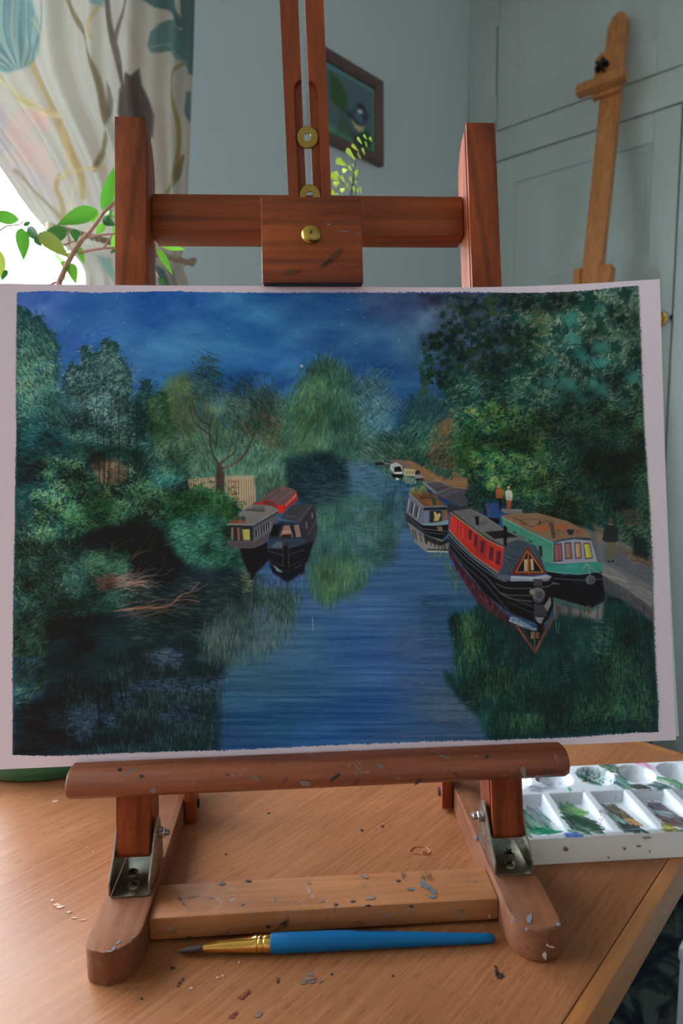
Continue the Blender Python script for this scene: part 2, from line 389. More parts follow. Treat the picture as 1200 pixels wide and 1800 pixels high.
# ------------------------------------------------------------------ built-in cupboard on the right wall (fronts at A = D)
def cupb(u, v): P = onplane(u, v, C0 + AV * D, AV); return (P - C0) @ BV, P[2]
ZUP = cupb(1050, 166)[1]; ZDN = cupb(1000, 245.5)[1]
bL = cupb(872, 240)[0]; bR = cupb(1191, 330)[0]
bCor = WE
cupboard = thing('built_in_cupboard', 'white painted built-in cupboard with panelled doors filling the wall behind the upright easel', 'cupboard', room(D, (bL + bR) / 2, FLOOR))
cup_b0 = -.8
# face frame: stiles and rails
f = MB()
f.box(D - .004, A1, bL + .004, bCor - .0005, FLOOR, CEIL - .001)
for (p, q) in ((bR - .09, bR - .005), (cup_b0, cup_b0 + .09)):
    f.box(D - .004, A1, p, q, FLOOR, CEIL - .001)
for (p, q) in ((bR - .005, bL + .004), (cup_b0 + .09, bR - .09)):
    f.box(D - .003, A1, p, q, ZDN + .004, ZUP - .005)
    f.box(D - .003, A1, p, q, FLOOR, FLOOR + .1)
    f.box(D - .003, A1, p, q, CEIL - .06, CEIL - .001)
f.xf(ROOM).obj('face_frame', white_gloss, cupboard, .0025)
def door(p, q, z0, z1, panels, knob=None, side=1):
    """panelled door between b=p..q; panels = list of (z0,z1)"""
    st = .066
    d = MB(); d.box(D, D + .018, p, p + st, z0, z1); d.box(D, D + .018, q - st, q, z0, z1)
    zs = [z0] + [z for pr in panels for z in pr] + [z1]
    for i in range(0, len(zs), 2): d.box(D, D + .018, p + st, q - st, zs[i], zs[i + 1])
    o = d.xf(ROOM).obj('door', white_gloss, cupboard, .0012)
    for (u0, u1) in panels:
        m = MB()                                    # moulding around the recessed panel, mitred
        ring = lambda i, a_: [(a_, p + st + i, u0 + i), (a_, q - st - i, u0 + i), (a_, q - st - i, u1 - i), (a_, p + st + i, u1 - i)]
        R = [ring(-.001, D + .0005), ring(.003, D + .007), ring(.012, D + .0085), ring(.020, D + .0125)]; v = sum(R, [])
        fs = [(4 * k + i, 4 * k + (i + 1) % 4, 4 * k + 4 + (i + 1) % 4, 4 * k + 4 + i) for k in range(3) for i in range(4)]
        m.add(v, fs).xf(ROOM).obj('panel_moulding', white_gloss, o, 0)
        rbox(D + .0125, D + .0165, p + st - .002, q - st + .002, u0 - .002, u1 + .002).obj('door_panel', white_gloss, o, 0)
    return o
zA0, zA1 = cupb(1140, 450)[1], cupb(1100, 263)[1]
low = [(FLOOR + .2, -.18), (-.09, zA0 - .09), (zA0, zA1)]
up = [(cupb(1162, 70)[1], CEIL - .14)]
d1 = door(bR, bL, FLOOR + .105, ZDN, low)
d2 = door(bR, bL, ZUP, CEIL - .066, up)
d3 = door(cup_b0 + .095, bR - .095, FLOOR + .105, ZDN, low)
d4 = door(cup_b0 + .095, bR - .095, ZUP, CEIL - .066, up)
brass = plain('polished_brass', rgb(214, 178, 96), .22, 1.0)
kb, kz = cupb(1160, 561)
kn = MB().lathe([(.006, 0), (.0075, .002), (.0055, .012), (.008, .02), (.016, .026), (.0185, .034), (.016, .042), (.008, .046), (0, .047)], 24, room(D, kb, kz), -AV)
kn.obj('knob', brass, d1)
MB().lathe([(.0185, 0), (.0185, .0015), (.015, .003), (0, .003)], 24, room(D, kb, kz), -AV).obj('knob_rose', brass, d1)
dark = plain('dark_void', rgb(22, 22, 22), .9)
hb, hz = cupb(1181, 560)
MB().lathe([(.007, 0), (.007, .0012), (0, .0012)], 16, room(D, hb, hz + .003), -AV).add([], []).obj('keyhole', dark, d1)
def hinge(z0, z1, parent):
    MB().tube([room(D - .006, bL + .001, z0), room(D - .006, bL + .001, z1)], .0055, 10).obj('hinge', white_gloss, parent)
hz1, hz0 = cupb(872, 174)[1], cupb(872, 216)[1]
hinge(hz0, hz1, d2); hinge(CEIL - .26, CEIL - .18, d2); hinge(.55, .63, d1); hinge(-.5, -.42, d1)
# low white cabinet at the right edge of the picture, standing on the carpet
lc = onz(1195.5, 1665, -.4)
la, lb = (lc - C0) @ AV, (lc - C0) @ BV
cab = thing('low_cabinet', 'low white painted cabinet on the dark carpet beyond the table edge', 'cabinet', room(la + .2, lb - .2, FLOOR))
rbox(la, la + .4, lb - .42, lb, FLOOR + .02, -.418).obj('cabinet_body', white_gloss, cab, .003)
rbox(la - .002, la + .405, lb - .425, lb + .002, -.418, -.4).obj('cabinet_top', white_gloss, cab, .003)
rbox(la + .01, la + .39, lb - .41, lb - .01, FLOOR, FLOOR + .02).obj('plinth', white_gloss, cab)

# ------------------------------------------------------------------ upright studio easel leaning on the cupboard
beech = wood('beech_easel', rgb(222, 152, 94), rgb(186, 116, 66), 2, .6, .5)
zt = onplane(1085, 20, C0 + AV * (D - .03), AV)
aT = D - .035; aB = D - .50
bT = (zt - C0) @ BV; zT = zt[2]
def mast_pt(u, v):           # point on the leaning front plane of the mast
    top = room(aT, 0, zT); bot = room(aB, 0, FLOOR); up = (top - bot) / np.linalg.norm(top - bot); nn = np.cross(up, BV)
    return onplane(u, v, top, nn)
pT = mast_pt(1085, 20); pM = mast_pt(1037, 478); mdir = (pM - pT) / np.linalg.norm(pM - pT)
pF = pT + mdir * ((FLOOR + .03 - pT[2]) / mdir[2]); mlen = np.linalg.norm(pF - pT)
zax = -mdir; yax = np.cross(zax, BV); yax /= np.linalg.norm(yax); yax *= np.sign(yax @ AV); xax = np.cross(yax, zax)   # x to the viewer's right, y away
EM = Matrix(((xax[0], yax[0], zax[0], pT[0]), (xax[1], yax[1], zax[1], pT[1]), (xax[2], yax[2], zax[2], pT[2]), (0, 0, 0, 1)))
EMi = EM.inverted()
def em(u, v): p = EMi @ Vector(mast_pt(u, v)); return p.x, p.z
lyre = thing('studio_easel', 'tall beech studio easel leaning against the white cupboard, with a black star knob', 'easel', pF)
def epart(name, m, mat=beech, bev=.002, par=lyre): return m.xf(EM).obj(name, mat, par, bev)
hwm = (em(1101, 40)[0] - em(1068, 40)[0]) / 2
xm = (em(1101, 40)[0] + em(1068, 40)[0]) / 2
cap = [(xm - hwm, -.035), (xm - hwm * .55, -.010), (xm, 0), (xm + hwm * .6, -.008), (xm + hwm, -.032)]
epart('mast', MB().prism([(xm + hwm, -mlen), (xm - hwm, -mlen)] + cap, 0, .024, 'y'))
xs0, zs1 = em(1043, 108); xs1, zs0 = em(1097, 160)
xs0, xs1 = xm - hwm * 1.62, xm + hwm * 1.25
sl = epart('slider_block', MB().prism([(xs0, zs0), (xs1, zs0), (xs1, zs1), (xs0 + .012, zs1 + .002), (xs0, zs1 - .010)], -.016, 0, 'y'))
xl0, zl = em(1018, 162); xl1, zl1 = em(1101, 138)
epart('ledge', MB().box(xl0 + .010, xl1 + .010, -.046, -.0165, zl - .036, zl - .012))
kx, kz_ = em(1058, 118)
star = [((.010 + .006 * math.cos(5 * w)) * 1.15 * math.cos(w), (.010 + .006 * math.cos(5 * w)) * 1.15 * math.sin(w)) for w in [2 * math.pi * i / 40 for i in range(40)]]
black_plastic = plain('black_plastic', rgb(22, 22, 26), .4)
epart('star_knob', MB().prism([(kx + .010 + p, kz_ - .016 + q) for p, q in star], -.036, -.018, 'y'), black_plastic, .002, sl)
for sgn, (u0, u1, v) in ((-1, (1014, 1024, 473)), (1, (1053, 1068, 468))):
    x0, x1 = (xm - hwm - .019, xm - hwm - .001) if sgn < 0 else (xm + hwm + .001, xm + hwm + .026)
    epart('side_rail', MB().box(x0, x1, -.006, .03, -mlen + .02, em(u0, v)[1]))
epart('cross_bar', MB().box(xm - .30, xm + .30, -.026, -.0065, -mlen + .10, -mlen + .16))
for sgn in (-1, 1):
    epart('leg', MB().box(xm + sgn * .29 - .02, xm + sgn * .29 + .02, -.05, .05, -mlen - .02, -mlen + .097))

# ------------------------------------------------------------------ framed bird picture on the window wall
def w1(u, v, off=.02): P = onplane(u, v, C0 + BV * (WE - off), BV); return (P - C0) @ AV, P[2]
pa1 = w1(676, 139)[0]; pz1 = w1(676, 139)[1] - .004; pz0 = w1(580, 250)[1]; pz0 = (pz0 + w1(648, 276)[1]) / 2
pa0 = w1(553, 150)[0]
picture = thing('framed_picture', 'small picture of a perched garden bird in a dark wooden frame on the pale wall', 'picture', room((pa0 + pa1) / 2, WE - .01, pz0))
frame_m = plain('frame_wood', rgb(112, 92, 92), .45, noise=.35, nscale=60)
fw = .026; fm = MB()
ring = lambda i, b_: [(pa0 + i, b_, pz0 + i), (pa1 - i, b_, pz0 + i), (pa1 - i, b_, pz1 - i), (pa0 + i, b_, pz1 - i)]
prof = [(0, WE - .001), (0, WE - .016), (.006, WE - .021), (.016, WE - .019), (fw, WE - .011), (fw, WE - .006)]
v = sum([ring(i, b_) for i, b_ in prof], [])
fm.add(v, [(4 * k + i, 4 * k + (i + 1) % 4, 4 * k + 4 + (i + 1) % 4, 4 * k + 4 + i) for k in range(len(prof) - 1) for i in range(4)]).xf(ROOM).obj('picture_frame', frame_m, picture, 0, smooth=20)
# the bird, painted in a square 100 x 100 canvas (x along the wall, y down), seen through its print
W_, H_ = pa1 - pa0 - 2 * fw, pz1 - pz0 - 2 * fw
bc = Canvas(0, 0, 100, 100, 3, 5, (92, 112, 112))
nz = bc.noise(30, 30)[..., None]; bc.a += (np.array((70, 104, 128)) - bc.a) * nz * .9
bc.poly([(0, 0), (100, 0), (100, 8), (0, 9)], (96, 150, 160), .8, 2); bc.poly([(0, 86), (100, 84), (100, 100), (0, 100)], (80, 150, 128), .9, 4)
bc.poly([(94, 0), (100, 0), (100, 100), (93, 100)], (100, 140, 132), .6, 2)
bc.poly([(20, 12), (34, 16), (48, 30), (50, 50), (38, 60), (22, 50)], (52, 92, 52), .95, 3); bc.poly([(38, 62), (52, 70), (60, 90), (30, 92)], (70, 96, 74), .8, 4)
bc.poly([(72, 74), (84, 68), (93, 76), (92, 92), (80, 97), (68, 90)], (42, 92, 54), .95, 3)
bc.poly([(56, 84), (70, 80), (80, 98), (60, 100)], (58, 58, 56), .8, 3)
bc.poly([(40, 56), (54, 52), (62, 46), (67, 36), (76, 34), (83, 40), (86, 50), (83, 62), (77, 74), (69, 77), (60, 72), (52, 62)], (62, 84, 100), 1, 1.2)
bc.poly([(54, 60), (63, 68), (75, 67), (81, 62), (77, 73), (69, 77), (61, 73)], (190, 184, 140), 1, 1)
bc.poly([(40, 54), (56, 56), (70, 64), (60, 64), (48, 60)], (48, 56, 62), .9, 1); bc.poly([(60, 48), (72, 47), (79, 55), (74, 63), (64, 60)], (70, 112, 134), .9, 1.5)
bc.poly([(66, 37), (72, 33), (79, 34), (84, 41), (76, 41), (70, 44)], (40, 50, 66), 1, .8); bc.poly([(69, 42), (77, 40), (78, 44), (71, 50), (67, 47)], (210, 214, 214), 1, .8)
bc.line([(68, 42), (83, 43)], (30, 34, 44), 2.2); bc.poly([(84, 42), (89, 46), (84, 48)], (34, 36, 40)); bc.poly([(74, 48), (84, 48), (82, 58), (78, 56)], (40, 46, 56), .9, 1)
ny, nx = 90, 110
aa = np.linspace(pa0 + fw - .002, pa1 - fw + .002, nx); zz = np.linspace(pz1 - fw + .002, pz0 + fw - .002, ny)
P = np.array([[room(a, WE - .0062, z) for a in aa] for z in zz]); gx, gy = np.meshgrid(np.linspace(0, 100, nx), np.linspace(0, 100, ny))
print_m = vcol('print_gloss', .25, .5)
link('bird_print', grid_mesh('bird_print', P, print_m, lin(bc.sample(gx, gy)) * 1.25), picture)

# ------------------------------------------------------------------ printed curtain, tied back at the right of the window
CB = WE - .075
def cw(u, v): P = onplane(u, v, C0 + BV * CB, BV); return (P - C0) @ AV, P[2]
Lc = [(-330, -130), (-270, 0), (-150, 120), (-60, 215), (0, 286), (29, 339), (58, 382), (76, 397), (117, 423), (148, 442), (152, 470), (150, 520), (142, 700)]
Rc = [(349, -130), (346, 0), (342, 120), (337, 215), (334, 286), (331, 339), (329, 382), (328, 400), (326, 423), (325, 436), (329, 470), (333, 520), (342, 700)]
La = np.array([cw(*p) for p in Lc]); Ra = np.array([cw(*p) for p in Rc])
ztop, zbot = 1.56, -.70
def edge(T, z):
    o = np.argsort(T[:, 1]); return np.interp(z, T[o, 1], T[o, 0])
nu, nv = 360, 330
zz = np.concatenate([np.linspace(ztop, .40, 560), np.linspace(.39, zbot, 60)]); nv = len(zz); uu = np.linspace(0, 1, nu)
ztie = cw(235, 437)[1]
al, ar = edge(La, zz), edge(Ra, zz); ker = np.ones(41) / 41
al = np.convolve(np.pad(al, 20, 'edge'), ker, 'valid'); ar = np.convolve(np.pad(ar, 20, 'edge'), ker, 'valid')
P = np.zeros((nv, nu, 3)); AA = np.zeros((nv, nu)); 
for i, z in enumerate(zz):
    wdt = ar[i] - al[i]; k = abs(z - ztie); tight = 1 - math.exp(-(k / .12) ** 2)
    a = al[i] + wdt * uu
    amp = (.004 + .010 * tight) * min(1, wdt / .5 + .3)
    ph = 6.6 * 2 * math.pi * uu + .8 * np.sin(3.1 * uu * math.pi + z * 1.2) + .35 * math.sin(z * 3)
    b = CB + amp * (np.sin(ph) * .7 + .3 * np.sin(ph * 2.3 + 1 + z)) - .016 * math.exp(-(k / .03) ** 2) * -1
    b -= .012 * np.sin(uu * math.pi) * (1 - tight) * -1
    # a deeper fold where the bright left half turns under the right half
    b -= .020 * np.exp(-((uu - .60) / .045) ** 2) * tight
    P[i] = C0 + a[:, None] * AV + b[:, None] * BV; P[i, :, 2] = z; AA[i] = a
flat = C0 + AA[..., None] * AV + CB * BV; flat[..., 2] = zz[:, None]
cu, cv = pix(flat)
cc = Canvas(-340, -140, 400, 720, 2, 21, (176, 173, 165))
cc.a += ((np.array((186, 176, 166)) - cc.a) * (cc.noise(90, 160)[..., None] * .5))
teal, dteal, tan, olive, taupe, pink, mauve = (116, 146, 148), (78, 108, 110), (176, 158, 120), (126, 114, 90), (98, 88, 84), (192, 168, 160), (172, 162, 166)
# big teal tulip, top left
cc.poly([(-70, -60), (0, -90), (40, -40), (62, 10), (76, 50), (72, 90), (54, 118), (20, 124), (-30, 108), (-80, 60)], teal, 1, 2)
for i in range(26):
    x0 = -70 + 5.6 * i; cc.curve([(x0 * .7 + 14, -80), (x0 + 6, 0), (x0 * .9 + 8, 60), (30 + x0 * .25, 116)], [(150, 168, 162), dteal, (94, 132, 144), (174, 172, 156)][i % 4], 2.4, .75, 1.2)
cc.curve([(60, 30), (74, 60), (66, 100), (50, 120)], (180, 172, 130), 3, .8, 1)
# stems
cc.curve([(52, 118), (78, 170), (104, 225), (124, 270), (142, 306), (150, 345)], (168, 152, 112), 9, .95, 1.5)
for i, o in enumerate((-7, 0, 7)): cc.curve([(-40, 112 + o), (0, 140 + o), (36, 168 + o * .8), (66, 190 + o * .5), (98, 208)], [(190, 174, 136), (176, 158, 118), (196, 184, 150)][i], 6, .9, 2)
cc.curve([(96, -70), (108, 0), (124, 40), (150, 86), (168, 132), (178, 176), (182, 215), (176, 262), (170, 296)], olive, 8, 1, 1.5)
cc.poly([(182, 146), (190, 158), (196, 180), (192, 205), (186, 220), (183, 200), (184, 175)], (120, 112, 100), .95, 1.5)
cc.curve([(170, 14), (160, 30), (154, 44), (160, 66)], (176, 158, 120), 8, .9, 1.5); cc.poly([(140, -40), (176, -50), (182, 0), (176, 18), (160, 4)], teal, .9, 2)
# pink blossom
cc.poly([(14, 240), (22, 206), (44, 188), (66, 190), (82, 206), (90, 230), (70, 222), (58, 216), (48, 236), (40, 262)], pink, .9, 3)
cc.poly([(-80, 200), (-10, 160), (10, 200), (20, 260), (-20, 290), (-90, 280)], mauve, .9, 4); cc.poly([(18, 280), (40, 248), (62, 244), (80, 262), (96, 300), (98, 326), (70, 300), (44, 286)], pink, .85, 3)
cc.poly([(0, 286), (40, 284), (70, 300), (96, 328), (100, 352), (60, 330), (20, 310)], (184, 170, 174), .8, 3)
cc.curve([(60, 208), (72, 196), (84, 214)], (228, 170, 152), 5, .5, 2.5)
cc.curve([(26, 300), (66, 340), (100, 366), (124, 396), (134, 420)], (150, 136, 116), 6, .9, 1.5); cc.curve([(104, 310), (100, 330), (110, 352), (120, 386)], (160, 142, 108), 9, .9, 1.5)
cc.curve([(104, 312), (130, 302), (160, 294), (180, 296)], (186, 168, 128), 6, .9, 1.5); cc.curve([(136, 320), (130, 350), (128, 390)], (200, 184, 150), 5, .8, 1.5)
cc.curve([(120, 306), (126, 290), (118, 260), (104, 226)], (190, 170, 126), 5, .7, 1.5)
# brown stems and dark blossom under the fold
cc.curve([(180, -60), (184, 0), (190, 50), (202, 100), (210, 136), (216, 160)], taupe, 11, 1, 1.5); cc.curve([(232, -40), (220, 6), (204, 50), (198, 84), (204, 110)], (112, 98, 90), 7, 1, 1.5)
cc.poly([(222, 126), (228, 122), (236, 128), (246, 118), (250, 150), (262, 178), (270, 205), (268, 240), (250, 258), (214, 250), (204, 200), (206, 160), (214, 146), (220, 148)], (88, 78, 76), 1, 2)
cc.poly([(214, 0), (240, 40), (256, 110), (246, 116), (230, 60), (222, 40)], (168, 152, 144), .5, 5); cc.poly([(270, 190), (290, 186), (286, 330), (262, 330)], (176, 160, 150), .4, 6)
# teal leaf and olive stem at the right edge
cc.poly([(242, -10), (280, -16), (300, 0), (320, 24), (330, 46), (316, 44), (290, 24), (262, 8)], dteal, .95, 1.5); cc.poly([(320, -30), (346, -30), (344, 130), (334, 128), (326, 80), (322, 20)], (88, 112, 116), .95, 1.5)
cc.poly([(258, 80), (264, 56), (280, 42), (304, 38), (326, 52), (340, 92), (338, 126), (322, 104), (304, 94), (280, 96), (264, 92)], (90, 120, 120), .95, 1.5); cc.curve([(262, 84), (284, 82), (310, 90), (330, 110)], (146, 170, 162), 3, .6, 1.5)
cc.curve([(324, 110), (310, 120), (302, 138), (306, 170), (316, 210), (318, 250), (312, 290), (296, 330), (280, 360)], (150, 136, 92), 7, 1, 1.2); cc.poly([(330, 160), (338, 158), (338, 215), (330, 205), (326, 195)], (84, 116, 120), .9, 1.5)
cc.poly([(322, 270), (328, 272), (320, 310), (306, 330), (310, 300)], (120, 108, 84), .9, 1.2)
# below the tie
cc.poly([(176, 446), (206, 450), (206, 500), (190, 480)], (122, 150, 142), .9, 3); cc.poly([(280, 460), (296, 470), (306, 520), (284, 520)], (92, 112, 116), .9, 2); cc.poly([(300, 440), (312, 470), (318, 520), (304, 520)], (120, 118, 112), .7, 3)
cc.dabs(cc.rng.uniform(-300, 340, 900), cc.rng.uniform(-120, 700, 900), math.pi / 2, 26, .8, (180, 176, 168), .25)
curtain_m = vcol('printed_cotton', .85, .1, (900, .25), .11)
curtain = thing('curtain', 'cream curtain printed with teal tulips and brown stems, tied back beside the bright window', 'curtain', room((al[0] + ar[0]) / 2, CB, ztop))
link('curtain_cloth', grid_mesh('curtain_cloth', P, curtain_m, lin(cc.sample(cu, cv))), curtain)
# twisted rope tieback
rope_m = wood('rope', rgb(196, 182, 160), rgb(150, 132, 110), 0, 1, .8)
iT = int(np.argmin(abs(zz - ztie))); tl = edge(La, ztie); tr_ = edge(Ra, ztie)
def rope_pt(t):
    a = (tl + tr_) / 2 - (tr_ - tl) / 2 * 1.06 * math.cos(t); b = CB - .036 * math.sin(t) - .006; return room(a, b, ztie + .006 * math.cos(t * 1) - .012 * math.sin(t))
m = MB()
for s_ in range(3):
    pts = []
    for i in range(160):
        t = -.25 + (math.pi + .5) * i / 159; p = rope_pt(t); w = i * .62 + s_ * 2.094; pts.append(p + np.array([0, 0, 1]) * .0028 * math.cos(w) - BV * .0028 * math.sin(w))
    m.tube(pts, .0030, 6)
m.obj('rope_tieback', rope_m, curtain)
MB().tube([room(tl - .35, CB, ztop + .012), room(tr_ + .12, CB, ztop + .012)], .012, 14).obj('curtain_pole', white_gloss, curtain)
for a_ in (tl - .30, tr_ + .08): rbox(a_ - .008, a_ + .008, CB - .004, WE, ztop + .004, ztop + .020).obj('pole_bracket', white_gloss, curtain, .001)
m = MB().box(tr_ + .008, tr_ + .016, CB - .012, WE, ztie - .004, ztie + .004).box(tr_ + .004, tr_ + .020, WE - .004, WE, ztie - .02, ztie + .02)
m.xf(ROOM).obj('tieback_hook', rope_m, curtain, .0008)
# garden shrub outside the window
shrub = MB(); r = random.Random(8)
for i in range(420):
    a = 1.0 + .30 * r.random(); b = WE + .80 + .3 * r.random(); z = FLOOR + .02 + 1.78 * r.random()
    c = room(a, b, z); s_ = .012 + .016 * r.random(); d1_ = np.array([r.gauss(0, 1) for _ in range(3)]); d1_ /= np.linalg.norm(d1_); d2_ = np.cross(d1_, [r.gauss(0, 1) for _ in range(3)]); d2_ /= np.linalg.norm(d2_)
    shrub.add([c - d1_ * s_ * 1.6, c + d2_ * s_ * .7, c + d1_ * s_ * 1.6, c - d2_ * s_ * .7], [(0, 1, 2, 3)])
sh = thing('garden_shrub', 'small sunlit green shrub outside the window, seen past the tied curtain', 'shrub', room(1.15, WE + .95, FLOOR))
tag(shrub.obj('foliage', leafmat('shrub_leaf', rgb(60, 92, 36), .3), sh), kind='stuff')
m = MB()
for i in range(9): m.tube([room(1.15 + r.uniform(-.03, .03), WE + .95 + r.uniform(-.03, .03), FLOOR), room(1.15 + r.uniform(-.05, .05), WE + .95, -.2), room(1.15 + r.uniform(-.13, .13), WE + .95 + r.uniform(-.12, .12), .75)], [.008, .006, .002], 6)
m.obj('stems', plain('bark', rgb(96, 78, 62), .8), sh)
struct(rbox(A0 - 3, A1 + 3, WE + WT, WE + 6, FLOOR - .05, FLOOR).obj('ground', plain('garden_ground', rgb(120, 130, 100), .9)))

# ------------------------------------------------------------------ table: beech veneer top, room-aligned
TB0 = -.1470 - (C0 @ BV); TA1 = .3466 - (C0 @ AV)          # right edge (B) and far edge (A), relative to the camera's foot
TA0, TB1 = TA1 - 1.55, TB0 + .86
TH = .025
tm = Mat('beech_veneer')
v = tm.coords((12, 380, 60)); f1 = tm.noise(v, 1., 5, .6, .4)
base = tm.ramp(f1, [(.3, rgb(126, 77, 48)), (.5, rgb(147, 93, 60)), (.7, rgb(167, 111, 75))])
v2 = tm.coords((2.2, 14, 14), (0, 0, .05)); f2 = tm.noise(v2, 1., 3, .5, .8); base = tm.mix(.35, base, tm.ramp(f2, [(.3, rgb(132, 79, 47)), (.7, rgb(166, 112, 77))]))
v3 = tm.coords((85, 950, 100)); f3 = tm.noise(v3, 1., 2, .5); base = tm.mix(tm.ramp(f3, [(.60, 0.), (.66, .6)]), base, rgb(112, 64, 38))
tm.set(base, tm.ramp(f1, [(.3, .32), (.7, .44)]), spec=.36); tm.bump(f3, .2, .0003); veneer = tm.m
edge_m = wood('edge_strip', rgb(184, 122, 70), rgb(160, 98, 52), 0, .5, .4)
edge_dark = wood('edge_side', rgb(150, 104, 72), rgb(126, 84, 58), 0, .5, .45)
table = thing('table', 'beech veneer table spotted with dried paint, carrying the easel, brush and palette', 'table', room((TA0 + TA1) / 2, (TB0 + TB1) / 2, FLOOR))
def tpart(name, m, mat, par=table, bev=0, seg=2):
    """part of the table kept in the room's axes so that its grain follows the table"""
    me = m.mesh(name, mat, bev, seg); o = bpy.data.objects.new(name, me); COL.objects.link(o); o.parent = par
    o.matrix_parent_inverse = world_of(par).inverted(); o.location = C0; o.rotation_euler = (0, 0, RZ); return o
EB = .0085
top = tpart('table_top', MB().box(TA0 + EB, TA1 - EB, TB0 + EB, TB1 - EB, -TH, 0), veneer, bev=.0003, seg=1)
for (p, q, r_, s_) in ((TA0, TA1, TB0, TB0 + EB - .0004), (TA0, TA1, TB1 - EB + .0004, TB1), (TA0, TA0 + EB - .0004, TB0 + EB, TB1 - EB), (TA1 - EB + .0004, TA1, TB0 + EB, TB1 - EB)):
    st = tpart('edge_strip', MB().box(p, q, r_, s_, -TH, -.0001), edge_m, bev=.0006)
tpart('apron', MB().box(TA0 + .07, TA1 - .07, TB0 + .07, TB0 + .09, -.11, -TH).box(TA0 + .07, TA1 - .07, TB1 - .09, TB1 - .07, -.11, -TH)
      .box(TA0 + .07, TA0 + .09, TB0 + .09, TB1 - .09, -.11, -TH).box(TA1 - .09, TA1 - .07, TB0 + .09, TB1 - .09, -.11, -TH), edge_dark)
for a_ in (TA0 + .075, TA1 - .115):
    for b_ in (TB0 + .075, TB1 - .115): tpart('leg', MB().box(a_ - .001, a_ + .045, b_ - .001, b_ + .045, FLOOR, -TH - .0005), edge_dark, bev=.002)
# dried paint on the top: thin raised spots
def spot(m, u, v, ru, rv, z=.0, n=11, rng=random.Random(3)):
    c = onz(u, v, z); ru_ = np.linalg.norm(onz(u + ru, v, z) - c); rv_ = np.linalg.norm(onz(u, v + rv, z) - c); an = rng.random() * 6
    pts = []
    for i in range(n):
        w = 2 * math.pi * i / n; k = .65 + .6 * rng.random(); pts.append((c[0] + ru_ * k * math.cos(w), c[1] + rv_ * k * math.sin(w)))
    m.prism(pts, z + .00005, z + .0004, 'z')
spots = {'black': [(316, 1728, 3, 3), (313, 1734, 2, 2), (322, 1722, 2, 2), (249, 1756, 3, 2), (303, 1702, 4, 2), (873, 1709, 3, 6), (877, 1715, 7, 5), (870, 1700, 2, 3), (636, 1460, 3, 2), (672, 1453, 3, 2), (488, 1724, 2, 5), (397, 1502, 2, 1.5), (472, 1430, 3, 1.5), (690, 1716, 3, 1.5), (583, 1713, 3, 1.5)],
         'crimson': [(425, 1754, 5, 3), (431, 1748, 5, 4), (436, 1744, 3, 3), (407, 1788, 5, 4), (413, 1782, 4, 3)],
         'pale': [(382, 1719, 4, 2), (391, 1716, 3, 2), (336, 1738, 4, 2), (420, 1692, 2, 3), (97, 1409, 5, 2.2), (99, 1591, 6, 2.5), (105, 1595, 7, 2.2), (121, 1604, 4, 1.6), (131, 1614, 5, 1.2), (146, 1618, 5, .9), (92, 1583, 3, 2), (152, 1490, 1.2, 1.2), (163, 1499, 1, 2)],
         'grey': [(545, 1714, 7, 3), (538, 1723, 9, 3), (551, 1720, 5, 3), (548, 1727, 6, 2), (532, 1729, 6, 2), (563, 1725, 3, 3), (453, 1786, 6, 3), (457, 1782, 4, 2)]}
cols = {'black': rgb(48, 40, 42), 'crimson': rgb(116, 40, 34), 'pale': rgb(186, 150, 128), 'grey': rgb(112, 96, 94)}
for k_, lst in spots.items():
    m = MB(); [spot(m, *s_) for s_ in lst]
    tag(m.obj('paint_spots', plain('dried_paint_' + k_, cols[k_], .5), table), k_ + ' dried paint spots', kind='stuff')
m = MB()                                                     # a dried ring stain
for (u, v, ru, rv) in ((738, 1495, 17, 8), (748, 1500, 6, 3)):
    pts = [onz(u + ru * (1 + .18 * math.sin(3 * w)) * math.cos(w), v + rv * (1 + .2 * math.cos(2 * w)) * math.sin(w), .0002) for w in np.linspace(0, 2 * math.pi, 26)]
    m.tube(pts, .0004, 4, False)
tag(m.obj('ring_stain', plain('ring_stain', rgb(168, 96, 60), .6), table), 'thin brown dried ring', kind='stuff')

# ------------------------------------------------------------------ table easel
red = wood('red_varnished_wood', rgb(166, 80, 36), rgb(116, 46, 20), 2, .8, .5, .35, figure=.55)
redx = wood('red_varnished_wood_across', rgb(168, 84, 38), rgb(118, 48, 20), 0, .8, .5, .35, figure=.45)
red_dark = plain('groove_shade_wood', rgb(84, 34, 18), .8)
smear = [rgb(46, 40, 42), rgb(150, 142, 146), rgb(70, 92, 92)]
for _w in (red, redx): _w.node_tree.nodes['Principled BSDF'].inputs['Specular IOR Level'].default_value = .22
ledge_m = wood('ledge_wood', rgb(160, 86, 52), rgb(118, 58, 36), 0, .9, .5, .15, .37, smear)
bar_m = wood('worn_bar_wood', rgb(188, 124, 76), rgb(156, 94, 54), 0, .9, .55, .1, .375, smear, wear=rgb(170, 112, 74))
foot_m = wood('worn_foot_wood', rgb(142, 90, 62), rgb(108, 62, 40), 1, .9, .75, 0., .27, [rgb(60, 50, 50), rgb(176, 170, 176)], wear=rgb(128, 88, 68))
foot_m.node_tree.nodes['Principled BSDF'].inputs['Specular IOR Level'].default_value = .2
steel = Mat('dull_plated_steel'); _v = steel.coords(); steel.set(rgb(150, 148, 138), steel.ramp(steel.noise(_v, 120, 3), [(.3, .25), (.7, .45)]), 1.0); steel = steel.m
zinc = plain('bright_zinc', rgb(200, 200, 196), .25, 1.0)
old_brass = plain('brass', rgb(186, 158, 84), .3, 1.0, noise=.25, nscale=300)
felt = plain('dark_blue_felt', rgb(26, 34, 48), .9)
easel = thing('table_easel', 'red-brown varnished wooden table easel standing on the beech table, with brass fittings', 'easel', (0, .03, 0))
def ep(name, m, mat=red, bev=.0012, seg=2, par=easel, lean=False):
    if lean: m.xf(LEANM)
    return m.obj(name, mat, par, bev, seg)
